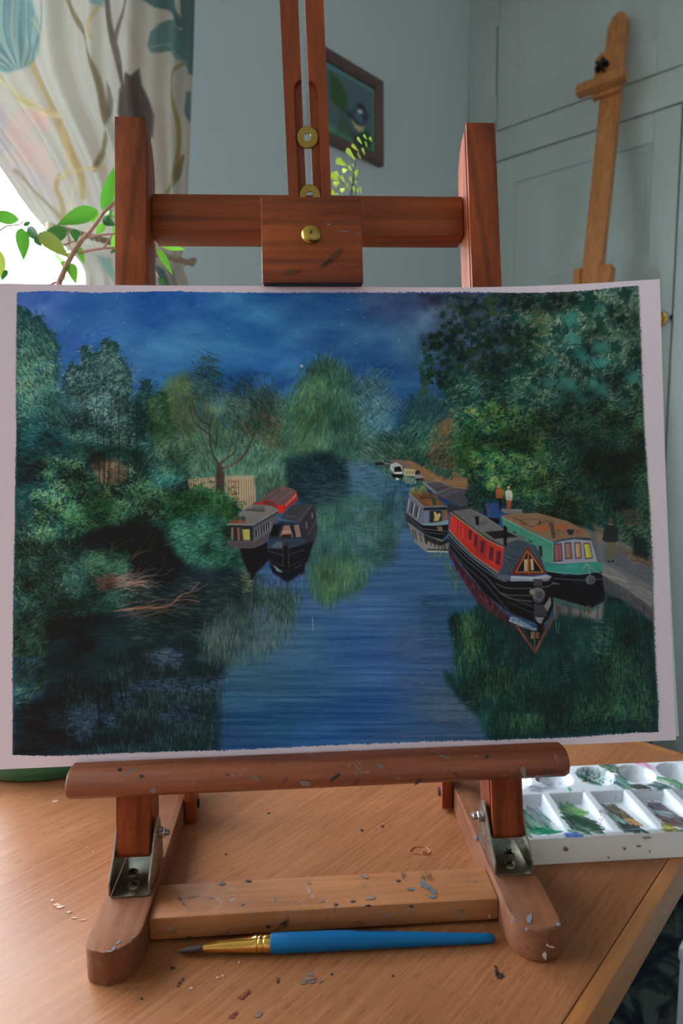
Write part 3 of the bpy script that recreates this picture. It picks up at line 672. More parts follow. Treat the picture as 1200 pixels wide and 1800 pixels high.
XI, XO, HF = .1005, .1286, .0197
def foot(sx):
    yf, yb, ri, ro = (-.0465, .135, .0175, .0075) if sx < 0 else (-.0500, .135, .0170, .0085)
    def arc(cx, cy, rx, ry, w0, w1, n=8): return [(cx + rx * math.cos(w), cy + ry * math.sin(w)) for w in np.linspace(w0, w1, n)]
    pi = math.pi
    # outline with |x| growing outwards: inner corner widely rounded, outer corner tight
    pts = arc(XO - ro, yf + ro + .0015, ro, ro, 0, -pi / 2)[:] + arc(XI + ri, yf + ri, ri, ri, -pi / 2, -pi)
    pts += arc(XI + .008, yb - .008, .008, .008, pi, pi / 2) + arc(XO - .008, yb - .008, .008, .008, pi / 2, 0)
    return MB().prism([(sx * p[0], p[1]) for p in pts], 0, HF, 'z')
ep('foot', foot(-1), foot_m, .0014); ep('foot', foot(1), foot_m, .0026, 3)
ep('cross_bar', MB().box(-XI + .0002, XI - .0002, -.0195, .0082, .0024, .0160), bar_m, .0012)
ep('rear_bar', MB().box(-.0914, .0914, .100, .112, .200, .224), bar_m, .0012)
# leaning uprights: a front slat and a back slat with a groove between
S0, S1 = .0345, .4985; UI, UO = .1047, .1244
for sx in (-1, 1):
    x0, x1 = sorted((sx * UI, sx * UO))
    front = [(0, S0 + .005), (.0015, S0 + .0015), (.0032, S0 + .0002), (.0032, S1), (0, S1)]
    up_ = ep('upright', MB().prism([(p[0], p[1]) for p in front], x0, x1, 'x'), red, .0008, lean=True)
    back = [(.0062, S0), (.026, S0 + .006), (.028, S0 + .012), (.028, S1 - .028), (.0255, S1 - .017), (.020, S1 - .008), (.012, S1 - .003), (.0062, S1 - .0015)]
    ep('back_slat', MB().prism(back, x0 + .0002, x1 - .0002, 'x'), red, .0008, par=up_, lean=True)
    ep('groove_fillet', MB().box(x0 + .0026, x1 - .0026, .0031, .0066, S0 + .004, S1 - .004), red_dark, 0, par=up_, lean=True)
# cross rail between the uprights, the mast in front of it, the clamping block in front of the mast
ep('top_rail', MB().box(-UI + .0002, UI - .0002, .015, .033, .4282, .4560), redx, .001, lean=True)
def strip_pts(u0, v0, u1, v1, off): return onlean(u0, v0, off), onlean(u1, v1, off)
# mast: nearly upright board, 28 mm wide, with a through slot and a shallow counterbored channel
mb0 = np.array([0.0001, .0878, .4405]); md = np.array([-.0245, .058, 1.]); md /= np.linalg.norm(md)
mx_ = np.array([1., 0, .0245]); mx_ -= md * (mx_ @ md); mx_ /= np.linalg.norm(mx_); my_ = np.cross(md, mx_)
MM = Matrix(((mx_[0], my_[0], md[0], mb0[0]), (mx_[1], my_[1], md[1], mb0[1]), (mx_[2], my_[2], md[2], mb0[2]), (0, 0, 0, 1)))
h0, h1 = -.085, .27; hw_, sw, cw, ct = .0140, .0023, .0077, .073
m = MB()
def arc2(cx, cz, r, w0, w1, n=7): return [(cx + r * math.cos(w), cz + r * math.sin(w)) for w in np.linspace(w0, w1, n)]
for sx in (-1, 1):                                      # each side: full-depth strip outside, thinner floor in the channel
    poly = [(sx * hw_, h0), (sx * hw_, h1), (sx * sw, h1), (sx * sw, ct)] + [(sx * abs(p), q) for p, q in arc2(0, ct - cw, cw, math.acos(sw / cw), 0, 7)] + [(sx * cw, h0)]
    m.prism(poly, 0, .0035, 'y')
    m.prism([(sx * hw_, h0), (sx * hw_, h1), (sx * sw, h1), (sx * sw, h0)], .0035, .0095, 'y')
m.prism([(-hw_, h1), (hw_, h1), (hw_, h1 + .02), (-hw_, h1 + .02)], 0, .0095, 'y')
mast = ep('mast', m.xf(MM), red, 0)
def washer(cz, name='washer', r=.0072, ri=.0026):
    m = MB(); n = 32; v = []; 
    for rr, y in ((ri, .0002), (r - .0005, .0002), (r, .0006), (r, .0014), (ri, .0014)):
        for k in range(n):
            w = 2 * math.pi * k / n; v.append((rr * math.cos(w), y + .0018, cz + rr * math.sin(w)))
    f = [(i * n + k, i * n + (k + 1) % n, ((i + 1) % 5) * n + (k + 1) % n, ((i + 1) % 5) * n + k) for i in range(5) for k in range(n)]
    m.add(v, f); return ep(name, m.xf(MM), old_brass, 0, par=mast)
washer(.0375); washer(.0005)
BF = .0090
_c = [onlean(*q, BF) for q in ((457, 346), (635, 345.5), (462, 497), (638, 497))]; _x0 = (_c[0][0] + _c[2][0]) / 2; _x1 = (_c[1][0] + _c[3][0]) / 2; _s0 = (_c[2] @ UPV + _c[3] @ UPV) / 2; _s1 = (_c[0] @ UPV + _c[1] @ UPV) / 2
blk = ep('clamp_block', MB().prism([(-BF, _s0), (-.0056, _s0), (-.0056, .3866), (.0046, .3866), (.0046, _s1), (-BF, _s1)], _x0, _x1, 'x'), redx, .0009, lean=True)
ep('felt_pad', MB().box(_x0 + .0012, _x1 - .0012, -BF + .0008, -.0060, _s0 - .0012, _s0 - .0001), felt, 0, par=blk, lean=True)
_q = onlean(546.5, 412, BF); sc = Vector(_q)
dome = MB().lathe([(.0066, -.001), (.0066, .0002), (.006, .0012), (.0045, .0024), (.0022, .0031), (0, .0033)], 28, sc, NV)
ep('brass_screw', dome, old_brass, 0, par=blk)
ep('screw_slot', MB().box(_q[0] - .0007, _q[0] + .0007, -BF - .0034, -BF - .0031, _q @ UPV - .001, _q @ UPV + .001), plain('slot_dark', rgb(60, 50, 30), .6), 0, par=blk, lean=True)
# ledge that carries the picture
lp = [(-.0075, .0760), (-.0165, .0775), (-.0215, .0805), (-.0230, .0850), (-.0222, .0890), (-.0195, .0925), (-.0150, .0945), (-.0072, .0952), (-.0064, .0946), (-.0060, .0920), (-.0004, .0919), (-.0004, .0765)]
m = MB(); xs = [(-.1462, .96), (-.1458, .99), (-.1450, 1), (.1446, 1), (.1456, .985), (.1464, .93)]
c_y = np.mean([p[0] for p in lp]); c_z = np.mean([p[1] for p in lp]); v = [(x, c_y + (p - c_y) * k, c_z + (q - c_z) * k) for x, k in xs for p, q in lp]; n = len(lp)
f = [(i * n + k, i * n + (k + 1) % n, (i + 1) * n + (k + 1) % n, (i + 1) * n + k) for i in range(5) for k in range(n)] + [tuple(range(n)), tuple(range(5 * n, 6 * n))]
ledge = ep('ledge', m.add(v, f), ledge_m, 0, lean=True)
# steel brackets with bolts and screws, at the foot of each upright
for sx in (-1, 1):
    bx0, bx1 = (.1012, .1212) if sx > 0 else (.1012, .1220)
    c_in, c_out, yb0, yb1 = .1030, .1246, -.0066, .030
    t_ = .0012
    m = MB().box(sx * c_in, sx * c_out, yb0, yb1, HF + .0001, HF + t_)
    side = [(yb0, HF + t_), (yb1, HF + t_), (.0295, .036), (.0270, .0465), (.0240, .0510), (.0200, .0526), (.0160, .0512), (.0125, .0470), (.0060, .0385), (-.0010, .0330), (-.0058, .0290)]
    for xx in (c_in, c_out):
        lo, hi = sorted((sx * xx, sx * (xx + (t_ if xx == c_out else -t_) * 1))); m.prism(side, lo, hi, 'x')
    br = ep('bracket', m, steel, .0004)
    for (y, dx) in ((.0020, .0105), (.0135, .0140)):
        MB().lathe([(.0036, 0), (.0034, .0007), (.002, .0014), (0, .0016)], 18, (sx * (c_in + dx), y, HF + t_)).obj('screw', steel, br)
        MB().box(-.0022, .0022, -.0005, .0005, 0, .0002).box(-.0005, .0005, -.0022, .0022, 0, .0002).xf(Matrix.Translation((sx * (c_in + dx), y, HF + t_ + .0014)) @ Matrix.Rotation(.5, 4, 'Z')).obj('screw_cross', dark, br)
    bz, by = .0412, .0215
    MB().lathe([(.0035, 0), (.0037, .0004), (.0037, .0030), (.0032, .0036), (0, .0036)], 6, (sx * (c_in - t_), by, bz), (-sx, 0, 0)).obj('bolt_nut', zinc, br, .0003)
    MB().lathe([(.0018, 0), (.0018, .0058), (.0013, .0064), (0, .0064)], 14, (sx * (c_in - t_), by, bz), (-sx, 0, 0)).obj('bolt_end', steel, br)
    MB().lathe([(.0042, 0), (.0040, .0010), (.0024, .0022), (0, .0026)], 18, (sx * (c_out + t_), by, bz), (sx, 0, 0)).obj('bolt_head', zinc, br)
# back struts, hinged inside the rear of the feet and leaning against the uprights
for sx in (-1, 1):
    y0 = .099; 
    st = [(y0 - .007, .0025), (y0 + .009, .0025), (.112, .27), (.098, .272)]
    lo, hi = sorted((sx * .0915, sx * .1000)); ep('back_strut', MB().prism([(p, q) for p, q in st], lo, hi, 'x'), red, .0015)
    MB().lathe([(.0035, 0), (.003, .0012), (0, .0016)], 16, (sx * .0915, y0 + .001, .0125), (-sx, 0, 0)).obj('strut_bolt', dark, easel)
# dabs of dried paint on the easel
def dabs_on(name, lst, col, plane):
    m = MB(); r = random.Random(9)
    for (u, v, ru, rv, ang) in lst:
        c = plane(u, v); e1 = plane(u + ru * math.cos(ang), v + ru * math.sin(ang)) - c; e2 = plane(u - rv * math.sin(ang), v + rv * math.cos(ang)) - c
        nn = np.cross(e1, e2); nn /= np.linalg.norm(nn); nn *= -np.sign(nn @ (c - CAM))
        k = 12; pts = [c + e1 * math.cos(w) * (.6 + .6 * r.random()) + e2 * math.sin(w) * (.6 + .6 * r.random()) for w in [2 * math.pi * i / k for i in range(k)]]
        o = len(m.v); m.add([p + nn * .00005 for p in pts] + [p + nn * .0003 for p in pts], [tuple(range(k, 2 * k))] + [(i, (i + 1) % k, k + (i + 1) % k, k + i) for i in range(k)])
    tag(m.obj('paint_dabs', plain('dab_' + name, col, .5), easel), name + ' dried paint dabs', kind='stuff')
zb = lambda u, v: onz(u, v, .0161); zf = lambda u, v: onz(u, v, HF)
yb_ = lambda u, v: onplane(u, v, (0, -.0196, 0), (0, 1, 0)); ld = lambda u, v: onlean(u, v, .0232); bl = lambda u, v: onlean(u, v, BF + .0001); ul = lambda u, v: onlean(u, v, .0001)
dabs_on('blue-grey', [(390, 1554, 7, 3, -.1), (747, 1556, 12, 7, .6), (760, 1566, 9, 5, 1.), (760, 1577, 8, 3, 0), (722, 1563, 8, 3, 0)], rgb(92, 100, 106), zb)
dabs_on('dark', [(316, 1581, 6, 1.2, .9), (323, 1590, 4, 1, .9), (700, 1549, 4, 2, 0), (620, 1585, 5, 2, -.2), (437, 1549, 7, 2, 0), (590, 1590, 4, 2, .2)], rgb(58, 52, 58), zb)
dabs_on('grey', [(640, 1541, 8, 3, .4), (542, 1552, 5, 2, .4), (425, 1590, 5, 2, 0), (836, 1550, 3, 1, 0), (652, 1578, 12, 4, -.2), (566, 1585, 4, 1, 0)], rgb(132, 112, 104), zb)
dabs_on('black', [(647, 1592, 6, 2, 0), (723, 1593, 4, 2.5, 0), (332, 1647, 4, 1.5, 0), (498, 1622, 8, 2, -.5), (471, 1628, 5, 3, 0)], rgb(50, 42, 46), yb_)
dabs_on('white', [(860, 1611, 2, 3, 0)], rgb(170, 170, 180), yb_)
dabs_on('grey-white', [(269, 1390, 6, 6, .4), (537, 1377, 11, 6, .2), (920, 1357, 5, 12, -.3), (944, 1368, 4, 8, -.3), (668, 1346, 9, 4, .6), (780, 1330, 12, 2, .4), (450, 1368, 12, 2, .4)], rgb(122, 108, 104), ld)
dabs_on('near-black', [(211, 1353, 5, 4, .2), (250, 1364, 5, 4, .2), (735, 1374, 3, 9, .8), (959, 1357, 4, 6, .2), (590, 1366, 4, 14, .9), (855, 1330, 5, 4, 0), (400, 1362, 3, 2, 0)], rgb(52, 38, 36), ld)
dabs_on('dark smear', [(586, 452, 26, 6, -.72), (575, 462, 14, 6, -.5), (512, 478, 16, 4, -.1)], rgb(96, 52, 30), bl)
dabs_on('pale blue', [(577, 395, 5, 1.6, .2), (605, 407, 10, 1.6, .1), (632, 410, 5, .8, 0)], rgb(128, 118, 140), bl)
dabs_on('blue', [(200, 1668, 5, 2.5, -.9), (208, 1657, 6, 2, -.6), (192, 1673, 6, 1.2, .1), (234, 1649, 4, 1.2, -.6)], rgb(86, 94, 104), zf)
dabs_on('slate', [(930, 1616, 5, 10, .2), (925, 1634, 3, 3, 0), (900, 1619, 2, 3, 0), (981, 1625, 4, 4, 0), (832, 1432, 6, 6, .6), (835, 1473, 4, 4, .2)], rgb(118, 122, 136), zf)
toe = lambda u, v: onplane(u, v, (0, -.0502, 0), (0, 1, 0)); toel = lambda u, v: onplane(u, v, (0, -.0462, 0), (0, 1, 0))
dabs_on('chalky', [(968, 1664, 7, 1.5, .2), (962, 1661, 2, 3, 0), (957, 1680, 4, 7, -.3)], rgb(190, 184, 186), toe)

# ------------------------------------------------------------------ paint brush lying in front of the cross bar
bt, bf0, bf1, be = onz(312, 1668, .004), onz(358, 1664, .004), onz(477, 1658, .005), onz(870, 1645, .004)
bd = be - bt; bd[2] = 0; bd /= np.linalg.norm(bd)
L_ = lambda p: float((p - bt) @ bd)
RM = .0051; zc = RM
brush = thing('paint_brush', 'round watercolour brush with blue handle and gold ferrule lying below the easel cross bar', 'paint brush', (bt + be) / 2 * np.array([1, 1, 0]))
def lz(prof, rng=None, n=20):
    m = MB(); v = []; f = []; sd = np.cross(bd, (0, 0, 1.)); k = len(prof)
    for (s_, r_, z_) in prof:
        for i in range(n):
            w = 2 * math.pi * i / n; p = bt + bd * s_; v.append((p[0] + sd[0] * r_ * math.cos(w), p[1] + sd[1] * r_ * math.cos(w), z_ + r_ * math.sin(w)))
    f = [(i * n + j, i * n + (j + 1) % n, (i + 1) * n + (j + 1) % n, (i + 1) * n + j) for i in range(k - 1) for j in range(n)] + [tuple(range(n)), tuple(range((k - 1) * n, k * n))]
    return m.add(v, f)
s1, s2, s3 = L_(bf0), L_(bf1), L_(be)
hair = plain('dark_brush_hair', rgb(58, 40, 38), .6, noise=.4, nscale=600)
gold = plain('gold_ferrule', rgb(218, 170, 92), .16, 1.0); blue = plain('blue_lacquer', rgb(0, 92, 148), .42, 0, 0, spec=.25)
lz([(0, .0003, .0022), (.003, .0012, .0026), (.007, .0019, .0031), (.011, .0021, .0036), (s1 + .001, .0019, .0041)]).obj('hair', hair, brush)
pf = [(s1, .0021, .0041), (s1 + .004, .0024, .0043)] + [(s1 + t * (s2 - s1), .0024 + (.0046 - .0024) * t ** .8, .0043 + (RM - .0043) * t) for t in (.25, .5, .7)]
for c_ in (.80, .88): pf += [(s1 + (c_ - .025) * (s2 - s1), .0047, RM), (s1 + c_ * (s2 - s1), .0041, RM), (s1 + (c_ + .025) * (s2 - s1), .0047, RM)]
pf += [(s2, .0046, RM)]
lz(pf).obj('ferrule', gold, brush)
lz([(s2 - .0005, .0046, RM), (s2 + .0005, .0050, RM), (s2 + .02, .0051, RM), (s2 + .04, .0049, .0050), (s2 + .07, .0040, .0042), (s3 - .02, .0029, .0031), (s3 - .006, .0026, .0028), (s3 - .002, .0022, .0027), (s3, .0010, .0026)]).obj('handle', blue, brush)
m = MB(); r = random.Random(4); sd = np.cross(bd, (0, 0, 1.))          # tiny dark lettering along the back of the handle
sA, sB = L_(onz(611, 1642, .008)), L_(onz(688, 1640, .008)); t = sA
while t < sB:
    wv = .0007 + .0009 * r.random(); rad = .0047 - .0011 * (t - s2 - .02) / .07; zc_ = .0049
    for q in range(3):
        an = math.radians(62 + q * 7); p = bt + bd * (t + (0 if q != 1 else wv * .3)) ; o = np.array([-sd[0] * math.cos(an), -sd[1] * math.cos(an), math.sin(an)]) * (rad + .00025)
        c = np.array([p[0], p[1], zc_]) + o * 1.0; m.tube([c, c + bd * (wv * .9)], .00018, 4)
    t += wv + .0006
tag(m.obj('handle_lettering', plain('black_ink', rgb(16, 18, 24), .5), brush), 'tiny worn black lettering', kind='stuff')

# ------------------------------------------------------------------ white plastic mixing palette
PX0, PX1, PY0, PY1, PZ = .1318, .3265, .0285, .1235, .0172
pal = thing('paint_palette', 'white plastic mixing palette with wells of green paint, right of the easel', 'palette', ((PX0 + PX1) / 2, (PY0 + PY1) / 2, 0))
nx, ny = 250, 120; X, Y = np.meshgrid(np.linspace(PX0 + .002, PX1 - .002, nx), np.linspace(PY0 + .0036, PY1 - .002, ny)); Z = np.full(X.shape, PZ)
def sstep(e0, e1, x): t = np.clip((x - e0) / (e1 - e0), 0, 1); return t * t * (3 - 2 * t)
for i in range(6):                                              # slanting wells, deep at the back
    x0 = .1365 + .0311 * i + .0028; x1 = .1365 + .0311 * (i + 1) - .0028
    if i == 5: x1 = PX1 - .006
    y0, y1 = .0352, .0825; ins = np.minimum(np.minimum(X - x0, x1 - X), np.minimum(Y - y0, y1 - Y))
    dep = .0012 + .0068 * np.clip((Y - y0) / (y1 - y0), 0, 1); Z -= dep * sstep(-.0004, .0030, ins)
for i in range(6):
    cx, cy = .1495 + .0329 * i, .1040; rr = np.hypot((X - cx) / .0138, (Y - cy) / .0138); Z -= .0092 * np.sqrt(np.clip(1 - rr ** 2, 0, 1)) ** .8
ed = np.minimum(np.minimum(X - X.min(), X.max() - X), np.minimum(Y - Y.min(), Y.max() - Y)); Z -= .0012 * (1 - sstep(0, .0018, ed))
pc = Canvas(905, 1325, 1330, 1500, 2, 11, (208, 214, 224))
def pal_smear(pts, col, a=.85, n=40, ang=.5, ln=16, wd=3, var=18):
    pc.poly(pts, col, a * .8, 1.2, 1.5, .3); p = pc.inpoly(pts, n); c = np.array(col) + pc.rng.normal(0, var, (n, 1)) + pc.rng.normal(0, var * .4, (n, 3))
    pc.dabs(p[:, 0], p[:, 1], ang + pc.rng.normal(0, .15, n), ln * (.5 + pc.rng.random(n)), wd * (.5 + pc.rng.random(n)), c, a)
green, dg, lg = (72, 128, 104), (24, 78, 60), (110, 160, 82)
pal_smear([(900, 1425), (945, 1420), (962, 1440), (975, 1462), (905, 1468)], green, .9, 60, .6); pal_smear([(925, 1422), (950, 1425), (966, 1445), (958, 1452), (938, 1440)], (128, 138, 148), .7, 25, .8)
pal_smear([(930, 1460), (960, 1452), (982, 1463), (940, 1468)], (24, 120, 96), .9, 20, 0)
pal_smear([(980, 1417), (1006, 1414), (1028, 1432), (1004, 1440), (990, 1436)], (84, 138, 100), .9, 30, .5); pal_smear([(1003, 1424), (1022, 1421), (1029, 1431), (1015, 1436)], lg, .95, 15, .4)
pal_smear([(990, 1438), (1020, 1433), (1050, 1448), (1058, 1463), (1008, 1464)], dg, .95, 70, .35); pal_smear([(1002, 1456), (1020, 1462), (1030, 1466), (1008, 1467)], (150, 178, 160), .8, 10, .2)
pal_smear([(1064, 1420), (1080, 1416), (1110, 1436), (1124, 1450), (1100, 1446), (1078, 1434)], (88, 76, 64), .95, 50, .6); pal_smear([(1064, 1428), (1088, 1436), (1100, 1448), (1092, 1460)], (128, 164, 160), .8, 25, .7)
pal_smear([(1088, 1448), (1112, 1450), (1136, 1462), (1100, 1463)], (52, 62, 66), .95, 40, .3); pal_smear([(1104, 1440), (1124, 1448), (1126, 1452), (1108, 1446)], (176, 132, 80), .7, 10, .4)
pal_smear([(1138, 1413), (1160, 1410), (1190, 1432), (1210, 1450), (1170, 1446), (1150, 1430)], (76, 74, 82), .95, 60, .5); pal_smear([(1158, 1436), (1190, 1440), (1210, 1456), (1180, 1452)], (90, 66, 70), .9, 30, .4)
pal_smear([(1150, 1424), (1176, 1428), (1184, 1436), (1160, 1434)], (130, 150, 148), .8, 15, .3); pal_smear([(1164, 1444), (1182, 1454), (1200, 1462), (1172, 1462)], (140, 140, 56), .9, 20, .3)
pal_smear([(1195, 1440), (1225, 1444), (1240, 1460), (1205, 1462)], (48, 104, 92), .9, 20, .4); pal_smear([(1215, 1416), (1245, 1420), (1270, 1450), (1240, 1458)], (60, 90, 120), .9, 40, .5)
pal_smear([(990, 1465), (1010, 1463), (1024, 1468), (1020, 1478), (1002, 1474)], (68, 110, 196), .9, 25, .1, 8, 2); pal_smear([(1018, 1474), (1032, 1472), (1030, 1484), (1022, 1488)], (120, 140, 190), .5, 8, -.8, 8, 1)
pal_smear([(930, 1380), (965, 1377), (975, 1384), (950, 1392), (928, 1390)], (146, 152, 168), .7, 20, 0); pal_smear([(996, 1382), (1003, 1386), (1002, 1392)], (80, 176, 130), .9, 6, .8, 6, 2)
pal_smear([(1052, 1341), (1078, 1341), (1084, 1352), (1074, 1358), (1064, 1350)], (84, 110, 96), .9, 25, .4); pal_smear([(1076, 1373), (1092, 1366), (1112, 1382), (1096, 1388)], (96, 128, 122), .9, 30, .6)
pal_smear([(1108, 1380), (1124, 1379), (1138, 1384), (1124, 1387)], (72, 82, 78), .95, 20, .2); pal_smear([(1138, 1379), (1160, 1375), (1176, 1383), (1160, 1386)], (90, 116, 114), .8, 20, .1)
pal_smear([(1153, 1367), (1168, 1367), (1198, 1378), (1194, 1384), (1166, 1374)], (70, 136, 96), .9, 25, .35); pal_smear([(1160, 1369), (1178, 1374), (1190, 1380), (1172, 1376)], (150, 178, 150), .8, 10, .35)
pal_smear([(1115, 1341), (1128, 1339), (1150, 1347), (1146, 1352)], (206, 150, 184), .9, 15, .3)
pal_smear([(1015, 1358), (1022, 1368), (1040, 1377), (1056, 1378), (1034, 1370)], (80, 150, 116), .6, 15, .5); pal_smear([(1020, 1352), (1060, 1352), (1068, 1372), (1040, 1376)], (150, 176, 172), .5, 20, .2)
n = 90; pc.dabs(1020 + 55 * pc.rng.random(n), 1350 + 26 * pc.rng.random(n), 0, 1 + 2.5 * pc.rng.random(n), 1 + 1.5 * pc.rng.random(n), (34, 70, 62), .9)
n = 60; pc.dabs(930 + 280 * pc.rng.random(n), 1345 + 120 * pc.rng.random(n), 3 * pc.rng.random(n), 1 + 2.5 * pc.rng.random(n), .8 + 1. * pc.rng.random(n), (60, 96, 84), .7)
pc.dabs(1053 + 6 * pc.rng.random(14), 1425 + 26 * pc.rng.random(14), 1, 3, 1.4, (150, 80, 56), .8)
gx, gy = pix(np.stack([X, Y, Z], -1)); palm = vcol('palette_plastic', .22, .55)
PP = np.stack([X, Y, Z], -1)
link('palette_tray', grid_mesh('palette_tray', PP, palm, lin(pc.sample(gx, gy))), pal)
# the skirt: outer walls flaring down to the table
loop = np.concatenate([PP[0, :], PP[1:, -1], PP[-1, ::-1][1:], PP[::-1, 0][1:-1]]); cxy = np.array([(PX0 + PX1) / 2, (PY0 + PY1) / 2])
low = loop.copy(); hx, hy = (PX1 - PX0) / 2, (PY1 - PY0) / 2
low[:, 0] = cxy[0] + np.clip((loop[:, 0] - cxy[0]) * hx / (hx - .002), -hx, hx); low[:, 1] = np.where(loop[:, 1] < cxy[1], cxy[1] + (loop[:, 1] - cxy[1]) * hy / (hy - .0036), cxy[1] + (loop[:, 1] - cxy[1]) * hy / (hy - .002)); low[:, 2] = .0002
n = len(loop); white_pl = plain('white_plastic', rgb(230, 228, 230), .32, spec=.5, noise=.05, nscale=60)
MB().add(list(loop) + list(low), [(i, (i + 1) % n, n + (i + 1) % n, n + i) for i in range(n)]).obj('palette_skirt', white_pl, pal)
m = MB(); r = random.Random(6)
for (u, v, ru, rv) in ((994, 1492, 5, 5), (1097, 1491, 3, 2), (1122, 1487, 5, 1.5), (1141, 1496, 2, 1.5), (1136, 1472, 10, 1), (1069, 1507, 2, 1.5)):
    c = onplane(u, v, (0, .0296, .0100), (0, 1, -.2)); s_ = .28 / 1000
    m.prism([(c[0] + ru * s_ * (.6 + .6 * r.random()) * math.cos(w), c[2] + rv * s_ * (.6 + .6 * r.random()) * math.sin(w)) for w in [2 * math.pi * i / 10 for i in range(10)]], c[1] - .0010, c[1] + .0004, 'y')
tag(m.obj('paint_flecks', plain('fleck_brown', rgb(120, 96, 88), .6), pal), 'dried brown paint flecks', kind='stuff')

# ------------------------------------------------------------------ weeping fig in a green glazed pot, behind the picture
def leaf_mesh(base, tip, width, face, cup=.12, bend=.1, wid=None, nl=10, nw=4):
    """one leaf blade between two points; face = direction the blade looks to; pointed tip, midrib crease, gentle bend"""
    base = np.array(base); tip = np.array(tip); ax = tip - base; L = np.linalg.norm(ax); ax /= L
    sd = np.cross(ax, face); sd /= np.linalg.norm(sd); nn = np.cross(sd, ax); v = []; f = []
    for i in range(nl + 1):
        t = i / nl; w = width / 2 * (math.sin(math.pi * min(1, t * 1.02) ** .8) ** .85 if t < .999 else 0) * (1 - .25 * t) * 1.15; w = max(w, width * .012)
        for j in range(-nw // 2, nw // 2 + 1):
            q = j / (nw / 2); v.append(base + ax * L * t + sd * w * q + nn * (cup * abs(q) * w - bend * L * (t - .3) ** 2))
    k = nw + 1
    for i in range(nl):
        for j in range(nw): f.append((i * k + j, i * k + j + 1, (i + 1) * k + j + 1, (i + 1) * k + j))
    return MB().add(v, f)
pf = onz(45, 1382); pcx, pcy = pf[0] + .003, pf[1] + .098
fig = thing('potted_fig', 'weeping fig in a green glazed pot, its leafy branch showing above the picture', 'plant', (pcx, pcy, 0))
glaze = Mat('green_glaze'); _v = glaze.coords((2, 2, 60)); gf = glaze.noise(_v, 1., 3); glaze.set(glaze.ramp(gf, [(.3, rgb(30, 96, 68)), (.55, rgb(50, 122, 86)), (.7, rgb(92, 150, 108))]), .2, 0, .2); glaze = glaze.m
MB().lathe([(.088, .0002), (.094, .002), (.098, .008), (.100, .016), (.102, .024), (.100, .026), (.094, .020), (.086, .012), (0, .012)], 48, (pcx, pcy, 0)).obj('saucer', glaze, fig)
MB().lathe([(.060, .0125), (.066, .016), (.074, .06), (.080, .11), (.081, .126), (.084, .128), (.084, .140), (.077, .140), (.075, .125), (.0, .125)], 48, (pcx, pcy, 0)).obj('pot', glaze, fig)
MB().lathe([(.0745, .1251), (.0745, .128), (.05, .130), (0, .131)], 32, (pcx, pcy, 0)).obj('soil', plain('soil', rgb(52, 40, 32), .95, noise=.5, nscale=200), fig)
bark = wood('fig_bark', rgb(206, 164, 146), rgb(166, 126, 110), 2, 1, .8)
DEP = .585
def fp(u, v, d=0): return atdepth(u, v, DEP + d)
root = np.array([pcx, pcy, .12])
p1 = fp(104, 496)
stem = [root, root * .7 + p1 * .3 + np.array([-.012, .0, 0]), root * .35 + p1 * .65 + np.array([-.010, .0, 0]), p1] + [fp(*q) for q in ((118, 464, 0), (131, 440, .002), (145, 420, .002), (158, 407, 0), (170, 391, 0), (182, 373, 0), (204, 354, .002), (228, 330, .004), (250, 300, .01))]
MB().tube(stem, [.0042, .0037, .0032, .0027, .0024, .0022, .0020, .0018, .0017, .0016, .0014, .0012, .0008], 10).obj('branch', bark, fig)
twig = MB()
for pts, r0 in (([(158, 416), (178, 413), (204, 411), (240, 405)], .0010), ([(139, 444), (160, 440), (185, 436), (206, 436), (250, 432), (280, 428)], .0012), ([(182, 436), (190, 424), (197, 414)], .0008), ([(112, 431), (122, 427), (130, 424), (140, 430)], .0008),
                ([(-40, 430), (0, 405), (12, 397), (35, 395), (41, 389)], .0009), ([(118, 408), (121, 420), (122, 432), (128, 442), (134, 437)], .0007), ([(36, 498), (41, 490), (38, 486)], .0004), ([(206, 436), (240, 450), (276, 436)], .0008), ([(-60, 470), (-30, 445), (-40, 430)], .0009), ([(104, 494), (40, 520), (-20, 500), (-60, 470)], .0012), ([(250, 432), (270, 470), (279, 488)], .0008)):
    twig.tube([fp(u, v) for u, v in pts], [r0 * (1 - .4 * i / len(pts)) for i in range(len(pts))], 6)
twig.obj('twigs', bark, fig)
lm = {'g': leafmat('fig_leaf', rgb(66, 122, 42), .36, rgb(74, 138, 40)), 'd': leafmat('fig_leaf_dark', rgb(44, 92, 42), .3, rgb(52, 104, 44)), 'y': leafmat('fig_leaf_yellow', rgb(128, 142, 58), .34, rgb(132, 146, 56)), 'b': leafmat('fig_leaf_bright', rgb(92, 154, 50), .42, rgb(108, 172, 54))}
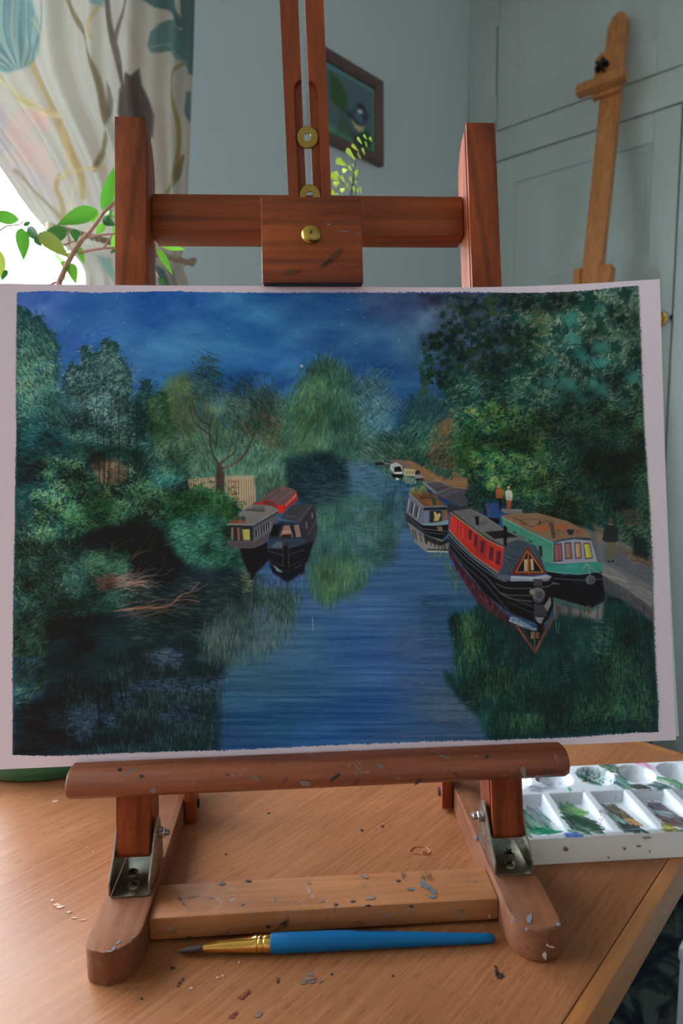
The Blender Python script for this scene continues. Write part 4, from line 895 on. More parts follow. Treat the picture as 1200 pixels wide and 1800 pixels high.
LV = [((181, 371), (204, 289), 25, 'g', 0, .38), ((172, 369), (100, 393), 31, 'g', -.01, .25), ((119, 404), (68, 423), 29, 'd', 0, .2), ((68, 408), (121, 452), 31, 'y', -.012, .1), ((38, 400), (42, 457), 26, 'g', 0, .1),
      ((48, 399), (71, 424), 22, 'd', .006, .1), ((34, 386), (-28, 376), 25, 'g', .0, .35), ((-6, 436), (4, 494), 24, 'y', 0, .1), ((13, 474), (2, 494), 10, 'd', .004, .1), ((42, 398), (54, 388), 10, 'd', .006, .1), ((131, 402), (134, 426), 17, 'd', .004, .1), ((60, 418), (74, 434), 12, 'd', .01, .1),
      ((172, 372), (163, 398), 14, 'b', .008, .1), ((184, 394), (168, 412), 15, 'b', .006, .1), ((180, 384), (203, 396), 19, 'd', .004, .1), ((184, 372), (204, 380), 16, 'b', .006, .2), ((120, 444), (127, 456), 17, 'd', .006, 0), ((110, 458), (122, 478), 15, 'b', .004, .1), ((124, 462), (133, 498), 20, 'b', .004, .1), ((137, 432), (148, 464), 13, 'b', .006, .1),
      ((204, 412), (196, 440), 12, 'b', .004, .1), ((202, 398), (200, 412), 12, 'b', .006, .1), ((203, 436), (194, 446), 8, 'd', .004, .1), ((280, 428), (326, 440), 15, 'b', .002, .3), ((276, 436), (303, 480), 15, 'b', 0, .15), ((279, 488), (292, 502), 10, 'd', .002, .1), ((228, 332), (236, 380), 24, 'g', .004, .1), ((244, 306), (262, 345), 22, 'g', .004, .1), ((248, 302), (228, 280), 20, 'g', .01, .1)]
r = random.Random(12)
for i, (b_, t_, w_, c_, dd, bend) in enumerate(LV):
    B_, T_ = fp(*b_, dd), fp(*t_, dd + r.uniform(-.012, .012)); face = CAM - (B_ + T_) / 2; face /= np.linalg.norm(face); face = face + np.array([r.uniform(-.3, .3), r.uniform(-.2, .2), r.uniform(-.2, .3)])
    mb = leaf_mesh(B_, T_, w_ * DEP / FPX * .86, face, .18, bend)
    o = mb.obj('leaf', lm[c_], fig, smooth=60)
    if c_ == 'y': o['label'] = 'yellowing green leaf'

# ------------------------------------------------------------------ maidenhair fern behind the easel
fx, fy = atdepth(598, 760, .74)[:2]
fern = thing('maidenhair_fern', 'maidenhair fern with bright yellow-green leaflets behind the easel mast', 'fern', (fx, fy, 0))
terra = plain('terracotta', rgb(176, 104, 72), .8, noise=.15, nscale=80)
MB().lathe([(.036, .0003), (.040, .002), (.050, .085), (.054, .086), (.055, .105), (.049, .105), (.047, .092), (0, .092)], 40, (fx, fy, 0)).obj('pot', terra, fern)
MB().lathe([(.0465, .0922), (.045, .096), (0, .099)], 24, (fx, fy, 0)).obj('soil', bpy.data.materials['soil'], fern)
FD = .74
def ff(x, y, d=0): return atdepth(540 + x / 6., 60 + y / 6., FD + d)
stem_m = plain('fern_stem', rgb(46, 34, 30), .5)
fl = [((630, 1115), (592, 1058), 26), ((685, 1140), (655, 1085), 36), ((580, 1166), (526, 1088), 36), ((632, 1202), (611, 1132), 24), ((545, 1240), (466, 1160), 44), ((612, 1286), (578, 1198), 28), ((508, 1334), (412, 1206), 64), ((571, 1332), (530, 1252), 24), ((508, 1334), (496, 1300), 12),
      ((424, 1392), (305, 1320), 84), ((474, 1452), (432, 1386), 40), ((425, 1430), (370, 1444), 58), ((497, 1416), (473, 1362), 22), ((512, 1522), (508, 1436), 44), ((540, 1526), (522, 1425), 30), ((480, 1582), (450, 1502), 36), ((340, 1552), (250, 1468), 90), ((345, 1520), (290, 1452), 52), ((405, 1575), (352, 1494), 50), ((345, 1560), (275, 1594), 74), ((448, 1648), (408, 1570), 44), ((402, 1622), (348, 1660), 60),
      ((535, 1612), (510, 1545), 26), ((498, 1686), (484, 1605), 34), ((536, 1692), (522, 1618), 34), ((572, 1692), (552, 1610), 30), ((300, 1700), (246, 1650), 70), ((330, 1700), (305, 1675), 24), ((250, 1560), (190, 1500), 70), ((240, 1640), (170, 1600), 70)]
flm = leafmat('fern_leaflet', rgb(206, 238, 84), .72, rgb(232, 255, 100), .5)
def fan(base, tip, w, face):
    """wedge-shaped maidenhair leaflet with a shallowly lobed outer edge"""
    base = np.array(base); tip = np.array(tip); ax = tip - base; L = np.linalg.norm(ax); ax /= L; sd = np.cross(ax, face); sd /= np.linalg.norm(sd); nn = np.cross(sd, ax); n = 9; v = [base]; f = []
    for ring_, s_ in ((1, .5), (2, .85), (3, 1.)):
        for j in range(n):
            q = (j / (n - 1) - .5) * 2; lob = .06 * math.cos(j * 2.1) if ring_ == 3 else 0
            ww = w / 2 * (s_ ** .8 if ring_ < 3 else .78); v.append(base + ax * L * (s_ + lob - (.10 * q * q if ring_ == 3 else .05 * q * q)) + sd * ww * q + nn * .08 * w * q * q)
    f += [(0, 1 + j, 2 + j) for j in range(n - 1)] + [(1 + k * n + j, 1 + (k + 1) * n + j, 2 + (k + 1) * n + j, 2 + k * n + j) for k in range(2) for j in range(n - 1)]
    return MB().add(v, f)
for (b_, t_, w_) in fl:
    d_ = r.uniform(-.012, .012); B_, T_ = ff(*b_, d_), ff(*t_, d_ + r.uniform(-.003, .003)); face = CAM - B_; face /= np.linalg.norm(face); face = face + np.array([-.35 + r.uniform(-.15, .15), r.uniform(-.2, .2), r.uniform(-.2, .2)])
    fan(B_, T_, w_ / 6. * FD / FPX * .95, face).obj('leaflet', flm, fern, smooth=60)
sm = MB(); cr_ = np.array([fx, fy, .095])
for pts in ([(690, 1110), (640, 1120), (580, 1180), (546, 1260), (510, 1345), (490, 1450), (470, 1620), (420, 1900)], [(540, 1420), (530, 1540), (515, 1640), (500, 1760), (430, 1960)], [(430, 1395), (490, 1500), (480, 1640)], [(290, 1480), (350, 1540), (440, 1650), (450, 1800)], [(200, 1500), (300, 1620), (400, 1800)], [(570, 1690), (560, 1800), (480, 2000)]):
    P_ = [ff(*p) for p in pts]; e_ = P_[-1]
    P_ += [e_ * .6 + cr_ * .4 + np.array([0, .0, .03]), cr_]
    sm.tube(P_, [.0003 + .0005 * i / len(P_) for i in range(len(P_))], 5)
sm.obj('stems', stem_m, fern)

# its lower fronds, spreading from the pot behind the picture
rf = random.Random(31)
for k in range(7):
    an = 2 * math.pi * k / 7 + .3; rad = rf.uniform(.07, .11); hh = rf.uniform(.17, .25); dv = np.array([math.cos(an), math.sin(an) * .6, 0])
    P_ = [np.array([fx, fy, .095]) + dv * rad * t ** 1.4 + np.array([0, 0, hh * math.sin(t * 1.9) / math.sin(1.9) * .98]) for t in np.linspace(0, 1, 9)]
    MB().tube(P_, [.0008 - .0005 * i / 8 for i in range(9)], 5).obj('stem', stem_m, fern)
    sd_ = np.array([-dv[1], dv[0], 0]) / np.linalg.norm(dv)
    for i in range(3, 9):
        for q in (-1, 1):
            b_ = P_[i] + sd_ * q * .001; t_ = b_ + sd_ * q * .014 + dv * .006 + np.array([0, 0, rf.uniform(-.004, .004)])
            fan(b_, t_, .012, np.array([.15, -.3, 1.])).obj('leaflet', flm, fern, smooth=60)

# ------------------------------------------------------------------ the canal landscape, painted stroke by stroke
def delight(c, u, v):
    """pigment colour from the colour seen: the room's light on the sheet (measured on a plain grey sheet) is divided out"""
    p, q = (u - 600) / 600., (v - 900) / 400.
    irr = .4063 - .016 * p - .0167 * q + .0211 * p * p - .0157 * p * q - .0127 * q * q + .0202 * p ** 3 - .0012 * q ** 3
    return np.clip(c - (.0089 - .0039 * p)[..., None], .0015, 1) / (irr[..., None] * np.array([1., 1., .93]))  # some left-to-right falloff of light stays in the colours
def paint_landscape():
    C = Canvas(10, 490, 1170, 1345, 2, 77, (40, 70, 110)); R = C.rng
    def A(*c): return np.array(c, float)
    def grad(pts):                                # smooth colour field from scattered colour points
        ys, xs = np.mgrid[0:60, 0:80]; X = 10 + 1160 * (xs + .5) / 80; Y = 490 + 855 * (ys + .5) / 60; num = 0; den = 0
        for (x, y, c) in pts:
            w = 1 / (((X - x) / 110) ** 2 + ((Y - y) / 70) ** 2 + .05) ** 2; num = num + w[..., None] * A(*c); den = den + w
        g = num / den[..., None]
        yi = np.clip((np.arange(C.h) + .5) / C.h * 60 - .5, 0, 58.99); xi = np.clip((np.arange(C.w) + .5) / C.w * 80 - .5, 0, 78.99)
        y0 = yi.astype(int); x0 = xi.astype(int); fy = (yi - y0)[:, None, None]; fx = (xi - x0)[None, :, None]
        return ((g[y0][:, x0] * (1 - fx) + g[y0][:, x0 + 1] * fx) * (1 - fy) + (g[y0 + 1][:, x0] * (1 - fx) + g[y0 + 1][:, x0 + 1] * fx) * fy).astype(np.float32)
    def field(poly, n, cols, ang, asd, ln, wd, al=.8, var=9, follow=None, taper=.5, jit=None):
        sp = np.ptp(np.asarray(poly, float), axis=0).min(); jit = min(9., .10 * sp) if jit is None else jit
        p = C.inpoly(poly, n) + R.normal(0, jit, (n, 2)); ix = R.integers(0, len(cols), n); c = np.array(cols, float)[ix] + R.normal(0, var, (n, 1)) + R.normal(0, var * .35, (n, 3)); lu = c @ A(.3, .6, .1); c = (c + (lu[:, None] - c) * .03) * (.98 - .0006 * lu[:, None])
        a = (ang if follow is None else follow(p[:, 0], p[:, 1])) + R.normal(0, asd, n)
        C.dabs(p[:, 0], p[:, 1], a, ln * (.55 + .9 * R.random(n)), wd * (.6 + .8 * R.random(n)), c, al, taper)
    def clumps(poly, nc, rad, per, cols, ang, asd, ln, wd, al=.85, var=8):
        """leaf strokes gathered in clumps"""
        q = C.inpoly(poly, nc); xs, ys, cs, an = [], [], [], []
        for (x, y) in q:
            c = np.array(cols[R.integers(0, len(cols))], float) + R.normal(0, var); a0 = ang + R.normal(0, asd)
            xs.append(x + R.normal(0, rad, per)); ys.append(y + R.normal(0, rad * .8, per)); cs.append(c + R.normal(0, var * .5, (per, 1)) + R.normal(0, 2.5, (per, 3))); an.append(a0 + R.normal(0, .45, per))
        xs, ys, an = map(np.concatenate, (xs, ys, an)); cs = np.concatenate(cs); n = len(xs); o = R.permutation(n)
        C.dabs(xs[o], ys[o], an[o], ln * (.6 + .8 * R.random(n)), wd * (.6 + .8 * R.random(n)), cs[o], al)
    def shade(poly, sx, sy, lo, hi, soft=10, power=1.):
        """large lights and darks worked over a part of the picture"""
        a, b, c0, d, m = C.polymask(poly, soft); z = C.noise(sx, sy, 3)[c0:d, a:b]; z = np.clip((z - .28) / .44, 0, 1) ** power
        C.a[c0:d, a:b] *= (1 + m * (lo + (hi - lo) * z - 1))[..., None]
    # --- sky
    C.a[:] = grad([(60, 530, (64, 84, 156)), (160, 560, (50, 84, 148)), (300, 540, (46, 80, 142)), (300, 620, (54, 92, 148)), (430, 570, (48, 88, 142)), (480, 660, (44, 82, 142)), (560, 540, (44, 76, 126)), (640, 600, (42, 70, 118)), (700, 540, (58, 70, 108)), (780, 520, (74, 74, 104)), (700, 680, (34, 62, 112)), (660, 740, (28, 58, 104)), (540, 700, (40, 76, 140)), (250, 690, (50, 86, 142)), (860, 560, (70, 76, 104)), (90, 680, (54, 86, 146)), (780, 640, (48, 66, 100))])
    nz = C.noise(70, 34, 4)[..., None] - .5; C.a += nz * A(44, 52, 40); C.a *= np.array([.98, 1.14, 1.03], np.float32)
    sky = [(30, 512), (900, 512), (900, 700), (700, 790), (300, 790), (30, 760)]
    fl = lambda x, y: -.25 + .55 * np.sin(x / 90.) * np.cos(y / 60.)
    p = C.inpoly(sky, 15000); base = C.sample(p[:, 0], p[:, 1]); n = len(p)
    C.dabs(p[:, 0], p[:, 1], fl(p[:, 0], p[:, 1]) + R.normal(0, .35, n), 9 * (.5 + R.random(n)), 1.1 * (.5 + R.random(n)), base + R.normal(0, 8, (n, 1)) * A(.8, 1, 1.2) + R.normal(0, 2, (n, 3)), .45)
    for (x, y, r, c) in ((60, 540, 40, (88, 84, 168)), (130, 600, 24, (60, 72, 160)), (180, 580, 20, (46, 62, 150)), (230, 620, 26, (76, 112, 150)), (240, 655, 20, (84, 104, 140))):
        q = r * R.normal(0, .6, (220, 2)) + A(x, y); C.dabs(q[:, 0], q[:, 1], -.2 + R.normal(0, .4, 220), 9, 1.1, A(*c) + R.normal(0, 6, (220, 1)), .18)
    # --- water
    W = [(400, 1330), (380, 1200), (520, 1100), (560, 1050), (600, 870), (615, 812), (640, 812), (690, 850), (740, 930), (800, 1010), (900, 1150), (1000, 1330)]
    wat = grad([(640, 825, (66, 98, 120)), (660, 870, (52, 88, 118)), (700, 960, (56, 88, 122)), (620, 1060, (54, 84, 122)), (700, 1020, (52, 82, 114)), (520, 1130, (54, 86, 112)), (620, 1130, (44, 76, 118)), (460, 1190, (48, 80, 100)), (560, 1200, (44, 78, 108)), (660, 1170, (50, 80, 124)), (740, 1140, (54, 78, 108)), (800, 1100, (40, 72, 100)), (640, 1250, (36, 68, 112)), (480, 1270, (36, 70, 100)), (420, 1300, (36, 64, 96)), (700, 1290, (44, 72, 106)), (800, 1240, (54, 74, 92)), (560, 1300, (40, 74, 118)), (830, 1290, (46, 68, 92))])
    a, b, c0, d, m = C.polymask([(25, 870), (560, 850), (615, 811), (642, 811), (760, 880), (1150, 1050), (1156, 1290), (22, 1330)], 3)
    C.a[c0:d, a:b] += (wat[c0:d, a:b] - C.a[c0:d, a:b]) * m[..., None]
    st = C.noise(160, 4, 3)[..., None] - .5; C.a[c0:d, a:b] += (st * A(34, 38, 40))[c0:d, a:b] * m[..., None]
    p = C.inpoly(W, 9000); n = len(p); base = C.sample(p[:, 0], p[:, 1])
    C.dabs(p[:, 0], p[:, 1], R.normal(-.02, .05, n), 18 * (.4 + R.random(n)), .9 * (.5 + R.random(n)), base + R.normal(0, 10, (n, 1)) * A(1, 1.05, 1.05), .4)
    # --- left bank foliage
    dk, md, lt = (28, 48, 50), (42, 78, 70), (98, 126, 118)
    back = [(280, 700), (300, 668), (330, 655), (372, 690), (430, 700), (480, 690), (520, 700), (520, 860), (280, 860)]
    C.poly(back, (66, 98, 82), .75, 14)
    C.poly([(276, 700), (300, 668), (322, 660), (340, 690), (350, 760), (300, 800), (270, 760)], (86, 106, 70), .8, 10)
    field([(276, 690), (305, 665), (335, 660), (400, 730), (405, 760), (320, 790), (280, 770)], 1500, [(112, 126, 66), (90, 112, 62), (70, 100, 76), (58, 90, 92)], -1.0, .4, 8, 1.2)
    field([(300, 760), (520, 750), (510, 850), (330, 850), (300, 820)], 2800, [(96, 134, 92), (70, 112, 80), (54, 92, 70), (110, 146, 112), (48, 80, 66)], 0, .25, 9, 1.2, .8, 8, lambda x, y: -math.pi / 2 + (x - 410) / 140.)
    # thin tree tops against the sky
    field([(335, 690), (345, 645), (355, 628), (368, 622), (378, 632), (384, 650), (390, 680), (384, 700), (345, 700)], 520, [(34, 56, 52), (44, 68, 64), (52, 84, 92)], .5, .3, 8, 1.3, .8)
    field([(330, 640), (420, 690), (400, 760), (335, 740)], 500, [(56, 88, 96), (70, 104, 92), (48, 78, 84)], 1.2, .5, 8, 1., .55)
    field([(395, 690), (420, 672), (432, 664), (446, 668), (450, 690), (462, 668), (472, 670), (474, 690), (500, 700), (516, 730), (515, 780), (430, 780), (405, 740)], 1800, [(40, 60, 54), (50, 70, 58), (58, 78, 64), (80, 92, 70), (48, 62, 52)], 1.05, .4, 8, 1.3, .8)
    field([(450, 720), (530, 740), (530, 790), (470, 790)], 500, [(112, 90, 66), (92, 84, 64), (60, 80, 62)], .9, .5, 7, 1.3, .6)
    C.poly([(508, 755), (530, 748), (532, 785), (505, 792)], (120, 88, 66), .55, 6)
    br = (62, 52, 46)
    for pts, w in (([(386, 862), (385, 838), (384, 815)], 11), ([(383, 815), (375, 800), (370, 780), (368, 760), (370, 745), (374, 728)], 4), ([(368, 764), (352, 752), (342, 742), (336, 726), (333, 700)], 3), ([(369, 748), (352, 738), (342, 720), (338, 700), (340, 690)], 2.6), ([(387, 815), (398, 806), (410, 797), (414, 786), (407, 776)], 4), ([(390, 824), (404, 818), (420, 809), (432, 796), (440, 778), (443, 764), (434, 752), (432, 740)], 4.4), ([(442, 768), (452, 761), (464, 758)], 2), ([(365, 800), (357, 775), (352, 755)], 2), ([(398, 806), (406, 780), (410, 750), (414, 720)], 1.4), ([(365, 735), (366, 700), (364, 660)], 1.4), ([(378, 790), (382, 760), (384, 735)], 1.6), ([(425, 780), (428, 760)], 2)):
        C.curve(pts, br, w, .9, .5, w * .45)
    C.curve([(388, 858), (389, 838), (387, 818)], (104, 84, 72), 2.4, .7); C.curve([(394, 822), (412, 813), (426, 800)], (118, 92, 74), 1.6, .8)
    # central willow
    wil = [(498, 812), (500, 760), (510, 705), (530, 668), (548, 642), (566, 630), (584, 634), (604, 644), (618, 660), (628, 700), (640, 740), (652, 775), (640, 806), (590, 815)]
    C.poly(wil, (46, 84, 74), 1, 7, 2)
    wf = lambda x, y: math.pi / 2 - (x - 570) / 160. + .15
    field(wil, 3600, [(60, 100, 80), (44, 80, 72), (82, 118, 78), (36, 66, 64), (72, 110, 96)], 0, .18, 11, 1.1, .75, 8, wf)
    field([(505, 760), (530, 680), (560, 650), (575, 700), (560, 800), (510, 805)], 1100, [(108, 130, 72), (80, 110, 66), (54, 88, 64), (44, 76, 62)], 0, .2, 9, 1.1, .65, 8, wf, jit=16)
    field([(540, 650), (560, 620), (585, 626), (600, 640), (570, 660)], 130, [(36, 60, 62), (50, 74, 70)], -1.3, .3, 8, 1, .7)
    # pale willow right of it, thin over the sky
    field([(625, 670), (655, 655), (680, 660), (690, 700), (690, 740), (660, 790), (632, 800), (640, 740)], 1500, [(96, 134, 128), (70, 110, 112), (118, 150, 136), (50, 88, 96), (40, 72, 84)], -.72, .22, 11, 1., .5, jit=11)
    field([(625, 670), (655, 660), (690, 740), (650, 800)], 500, [(40, 76, 80), (110, 144, 128)], .95, .2, 11, .9, .5)
    field([(680, 710), (690, 690), (705, 700), (710, 720), (690, 728)], 120, [(86, 116, 130), (52, 84, 100)], .9, .2, 8, .9, .5)
    for pts in ([(630, 745), (655, 734), (680, 715)], [(632, 735), (645, 722), (655, 704)], [(640, 770), (660, 755), (668, 735)], [(650, 735), (668, 718), (676, 706)]): C.curve(pts, (44, 62, 62), 1.2, .7)
    # right bank far bushes
    far = [(610, 815), (640, 780), (690, 760), (700, 745), (720, 700), (745, 686), (770, 700), (800, 700), (840, 740), (830, 880), (760, 860), (690, 840), (650, 812)]
    C.poly(far, (32, 66, 64), .95, 8, 2)
    field([(690, 760), (715, 705), (745, 690), (780, 700), (800, 730), (760, 770), (700, 790)], 900, [(34, 56, 74), (40, 70, 84), (28, 52, 60), (58, 86, 92)], -1.1, .3, 8, 1.1, .75)
    field([(625, 815), (640, 785), (690, 762), (720, 790), (720, 830), (690, 838), (655, 815)], 1300, [(124, 150, 124), (80, 112, 94), (52, 86, 76), (40, 72, 68)], .62, .25, 10, 1., .7)
    field([(690, 780), (740, 740), (790, 740), (790, 830), (740, 850), (700, 835)], 1700, [(42, 92, 72), (30, 70, 62), (74, 118, 88), (26, 58, 56), (96, 126, 96)], -.9, .3, 9, 1.2, .75)
    field([(752, 790), (760, 762), (776, 748), (800, 740), (812, 760), (806, 850), (780, 852), (760, 825)], 850, [(138, 98, 62), (112, 80, 52), (60, 76, 54), (40, 62, 52), (150, 110, 72)], -.75, .45, 7, 1.4, .7, jit=8)
    field([(770, 745), (810, 726), (815, 735), (780, 765)], 200, [(128, 92, 62), (96, 84, 56)], -.6, .2, 9, 1.3, .7)
    # dark hollow under the willow and dark far water
    C.poly([(498, 806), (560, 795), (610, 800), (618, 830), (600, 870), (550, 885), (500, 870)], (24, 40, 46), .92, 9)
    field([(500, 800), (610, 800), (600, 860), (510, 860)], 700, [(30, 52, 52), (40, 66, 62), (22, 38, 44), (60, 88, 84)], .3, .4, 7, 1., .6)
    # --- right big tree
    big = [(735, 652), (742, 632), (738, 615), (758, 605), (752, 590), (768, 575), (772, 552), (790, 540), (786, 522), (830, 514), (960, 514), (1040, 510), (1122, 502), (1128, 650), (1138, 820), (1146, 960), (1140, 1000), (1060, 960), (1000, 930), (930, 905), (880, 890), (815, 850), (800, 780), (806, 720), (770, 690), (760, 676), (738, 668)]
    C.poly([(775, 690), (800, 650), (840, 600), (850, 514)] + big[9:-3], (28, 56, 54), .97, 8, 2)
    C.poly([(780, 516), (900, 516), (900, 600), (840, 640), (800, 640)], (60, 72, 90), .75, 10); C.poly([(1000, 512), (1122, 504), (1128, 640), (1050, 620)], (84, 106, 84), .6, 14)
    field([(780, 516), (920, 516), (920, 640), (830, 660), (790, 600)], 1500, [(78, 86, 112), (56, 74, 88), (36, 60, 62), (92, 98, 120), (30, 50, 52)], -.5, .8, 8, 2., .7)
    field([(900, 520), (1122, 506), (1130, 700), (900, 700)], 2600, [(118, 138, 108), (60, 94, 76), (34, 68, 58), (24, 52, 48), (140, 150, 122), (84, 112, 78)], -.8, .6, 9, 2.2, .7, 12)
    field([(930, 540), (970, 545), (960, 620), (920, 600)], 260, [(110, 100, 84), (96, 106, 66), (70, 90, 50)], -.8, .5, 9, 2, .6)
    field([(770, 660), (1130, 680), (1138, 800), (810, 790)], 4200, [(26, 58, 52), (36, 76, 62), (52, 96, 78), (84, 118, 90), (22, 48, 46), (120, 138, 106)], -.5, .5, 8, 1.6, .7)
    field([(806, 790), (1138, 780), (1145, 930), (1050, 940), (930, 900), (830, 860)], 5200, [(20, 46, 42), (30, 66, 50), (44, 88, 56), (18, 38, 38), (70, 104, 62)], -.5, .6, 7, 1.5, .75)
    clumps([(806, 720), (880, 700), (960, 740), (960, 860), (880, 880), (815, 840)], 360, 5, 12, [(58, 112, 54), (84, 130, 62), (24, 56, 44), (20, 44, 40), (44, 92, 52), (112, 130, 70)], -.4, .5, 6, 1.7)
    field([(795, 760), (815, 740), (830, 780), (812, 850), (798, 800)], 350, [(66, 120, 54), (44, 92, 48), (88, 134, 68), (28, 64, 46)], -.8, .5, 6, 1.6, .7, jit=8)
    clumps([(900, 720), (1130, 700), (1140, 900), (1000, 920), (900, 860)], 420, 6, 10, [(36, 78, 60), (24, 54, 48), (52, 96, 62), (18, 40, 40), (74, 106, 72), (96, 116, 70)], -.6, .6, 6, 1.5)
    C.poly([(1010, 760), (1060, 750), (1100, 790), (1140, 860), (1142, 950), (1080, 940), (1020, 900)], (16, 34, 36), .45, 18)
    field([(990, 760), (1135, 760), (1142, 950), (1030, 920)], 1200, [(34, 66, 50), (24, 48, 42), (60, 92, 62), (20, 38, 36)], -1., .5, 7, 1.3, .7)
    def maple(x, y, r, rot, col, al=.95, vein=None):
        pts = []; lobes = [(0, 1.), (.22, .66), (.5, .50), (.75, .72), (.98, .90), (1.2, .64), (1.5, .44), (1.8, .56), (2.0, .62), (2.5, .34)]
        seq = lobes + [(math.pi, .12)] + [(2 * math.pi - a_, q) for a_, q in lobes[:0:-1]]
        for a_, q in seq: pts.append((x + r * q * math.sin(a_ + rot), y - r * q * math.cos(a_ + rot)))
        C.poly(pts, A(*col) + R.normal(0, 4), al, .6, .5)
        if vein is not None:
            for a_ in (0, .95, -.95, 1.95, -1.95): C.line([(x, y), (x + r * .75 * math.sin(a_ + rot), y - r * .75 * math.cos(a_ + rot))], vein, .7, .6)
    for _ in range(330):
        x = R.uniform(740, 900); y = R.uniform(520, 690)
        if y < 600 - (x - 745) * .95 or (x > 790 and y > 672): continue
        maple(x, y, R.uniform(6, 11), R.uniform(0, 6.3), [(28, 52, 46), (34, 60, 44), (26, 46, 50), (44, 66, 44)][R.integers(4)], .9)
    for (x, y) in ((742, 648), (752, 660), (757, 634), (745, 640), (763, 612), (770, 590), (778, 572), (776, 552), (790, 536), (800, 522), (770, 655), (782, 640), (760, 602), (800, 655), (818, 668), (840, 650)): maple(x, y, 10, R.uniform(0, 6.3), (34, 60, 44), .95)
    for _ in range(170): maple(R.uniform(880, 1122), R.uniform(516, 700), R.uniform(7, 13), R.uniform(0, 6.3), [(24, 52, 46), (30, 66, 54), (40, 82, 66), (22, 44, 42)][R.integers(4)], .75)
    for (x, y, r) in ((1040, 520, 22), (1097, 520, 19), (1090, 558, 16), (1032, 542, 24), (1050, 565, 17), (977, 584, 15), (927, 592, 14), (1114, 622, 16), (1068, 546, 18), (1006, 530, 17), (960, 540, 14), (1085, 660, 16), (1078, 610, 18), (905, 560, 12), (950, 640, 16), (1030, 655, 14), (900, 650, 15), (1100, 690, 14)): maple(x, y, r, R.uniform(-1, 4), (22, 48, 44), .92, (40, 76, 62))
    tl = (44, 96, 88)
    for (x, y, r, ro) in ((1000, 558, 24, 2.2), (1010, 592, 24, 3.6), (1018, 628, 27, .6), (1055, 606, 25, 3.1), (1058, 634, 20, 2.8), (998, 672, 27, 3.3), (966, 668, 19, 3.0), (1052, 678, 31, 3.4), (1110, 658, 22, 3.3), (1020, 704, 22, .4), (990, 704, 20, 5.5), (1042, 640, 16, 1), (975, 632, 17, 4)):
        maple(x, y, r, ro, tl, .85, (30, 66, 62)); maple(x + 1, y + 1, r * .6, ro, (66, 124, 108), .3)
    for (x, y) in ((753, 666), (759, 673), (773, 662), (773, 671), (783, 664), (782, 710), (760, 660)): C.blob(x, y, 2.6, (24, 34, 38), .95)
    C.curve([(1000, 606), (1020, 606), (1034, 616), (1040, 636), (1052, 652)], (24, 40, 42), 1.6, .8); C.curve([(1020, 654), (1050, 655), (1066, 640)], (24, 40, 42), 1.4, .8)
    # --- left trees
    def tree(poly, base, cols, n, ang, asd, ln=6.5, wd=1.7, dark=None):
        C.poly(poly, base, .97, 1.5, 3); field(poly, n, cols, ang, asd, ln, wd, .8)
        e = np.array(poly); k = R.integers(0, len(e) - 3, n // 8); t = R.random((n // 8, 1)); q = e[k] * (1 - t) + e[k + 1] * t + R.normal(0, 2, (n // 8, 2))
        C.dabs(q[:, 0], q[:, 1], ang + R.normal(0, asd, n // 8), ln, wd, A(*dark) + R.normal(0, 6, (n // 8, 1)), .9)
    t1 = [(29, 800), (29, 548), (35, 541), (40, 553), (46, 548), (52, 552), (54, 570), (60, 560), (70, 556), (72, 572), (80, 575), (90, 588), (96, 598), (101, 612), (97, 632), (101, 655), (97, 680), (101, 705), (112, 760), (108, 820)]
    tree(t1, (40, 76, 78), [(44, 84, 84), (30, 56, 58), (70, 108, 100), (92, 124, 108), (58, 96, 84), (34, 66, 68)], 2600, 1.0, .45, dark=(36, 66, 66))
    field([(30, 630), (60, 630), (66, 690), (32, 690)], 320, [(112, 132, 78), (60, 96, 76), (46, 80, 74), (130, 146, 96)], .9, .35, 7, 1.5, .6, jit=12)
    t2 = [(122, 830), (124, 760), (116, 700), (112, 664), (122, 650), (126, 638), (138, 650), (146, 646), (142, 616), (148, 606), (154, 620), (162, 626), (172, 622), (180, 618), (183, 600), (189, 594), (193, 606), (202, 602), (207, 612), (202, 628), (214, 632), (222, 646), (230, 664), (231, 700), (238, 740), (250, 830)]
    tree(t2, (48, 78, 80), [(38, 64, 62), (112, 138, 134), (84, 112, 108), (54, 86, 84), (30, 54, 52), (124, 148, 140)], 3000, -.6, .6, 6, 1.5, dark=(38, 64, 60))
    t3 = [(238, 840), (236, 720), (244, 694), (252, 672), (262, 668), (262, 690), (258, 704), (266, 730), (285, 745), (300, 760), (312, 780), (322, 800), (328, 860)]
    tree(t3, (36, 70, 68), [(28, 56, 52), (46, 84, 78), (80, 116, 104), (34, 66, 64)], 1800, -.35, .4, 7, 1.5, dark=(32, 56, 52))
    tree([(262, 700), (280, 690), (292, 695), (296, 740), (310, 760), (290, 790), (262, 760)], (44, 76, 58), [(34, 64, 52), (84, 108, 66), (60, 92, 62)], 500, -.5, .5, 6, 1.5, dark=(34, 62, 50))
    C.poly([(60, 740), (110, 690), (125, 690), (130, 790), (60, 800)], (42, 78, 80), .85, 12); field([(80, 690), (130, 680), (135, 800), (80, 800)], 500, [(60, 100, 92), (36, 70, 70), (84, 118, 108)], .9, .5, 7, 1.6)
    field([(90, 600), (120, 650), (118, 720), (96, 700)], 160, [(50, 84, 110), (44, 78, 88), (60, 96, 100)], .3, .4, 8, 1.2, .6)
    clumps([(30, 560), (95, 610), (100, 760), (30, 780)], 150, 6, 9, [(84, 128, 112), (60, 108, 98), (36, 74, 72), (104, 140, 112)], 1.0, .4, 6, 1.4, .8)
    clumps([(120, 660), (190, 610), (228, 670), (240, 800), (124, 820)], 190, 7, 9, [(116, 148, 138), (88, 126, 116), (40, 72, 66), (34, 60, 58)], -.6, .5, 6, 1.3, .8)
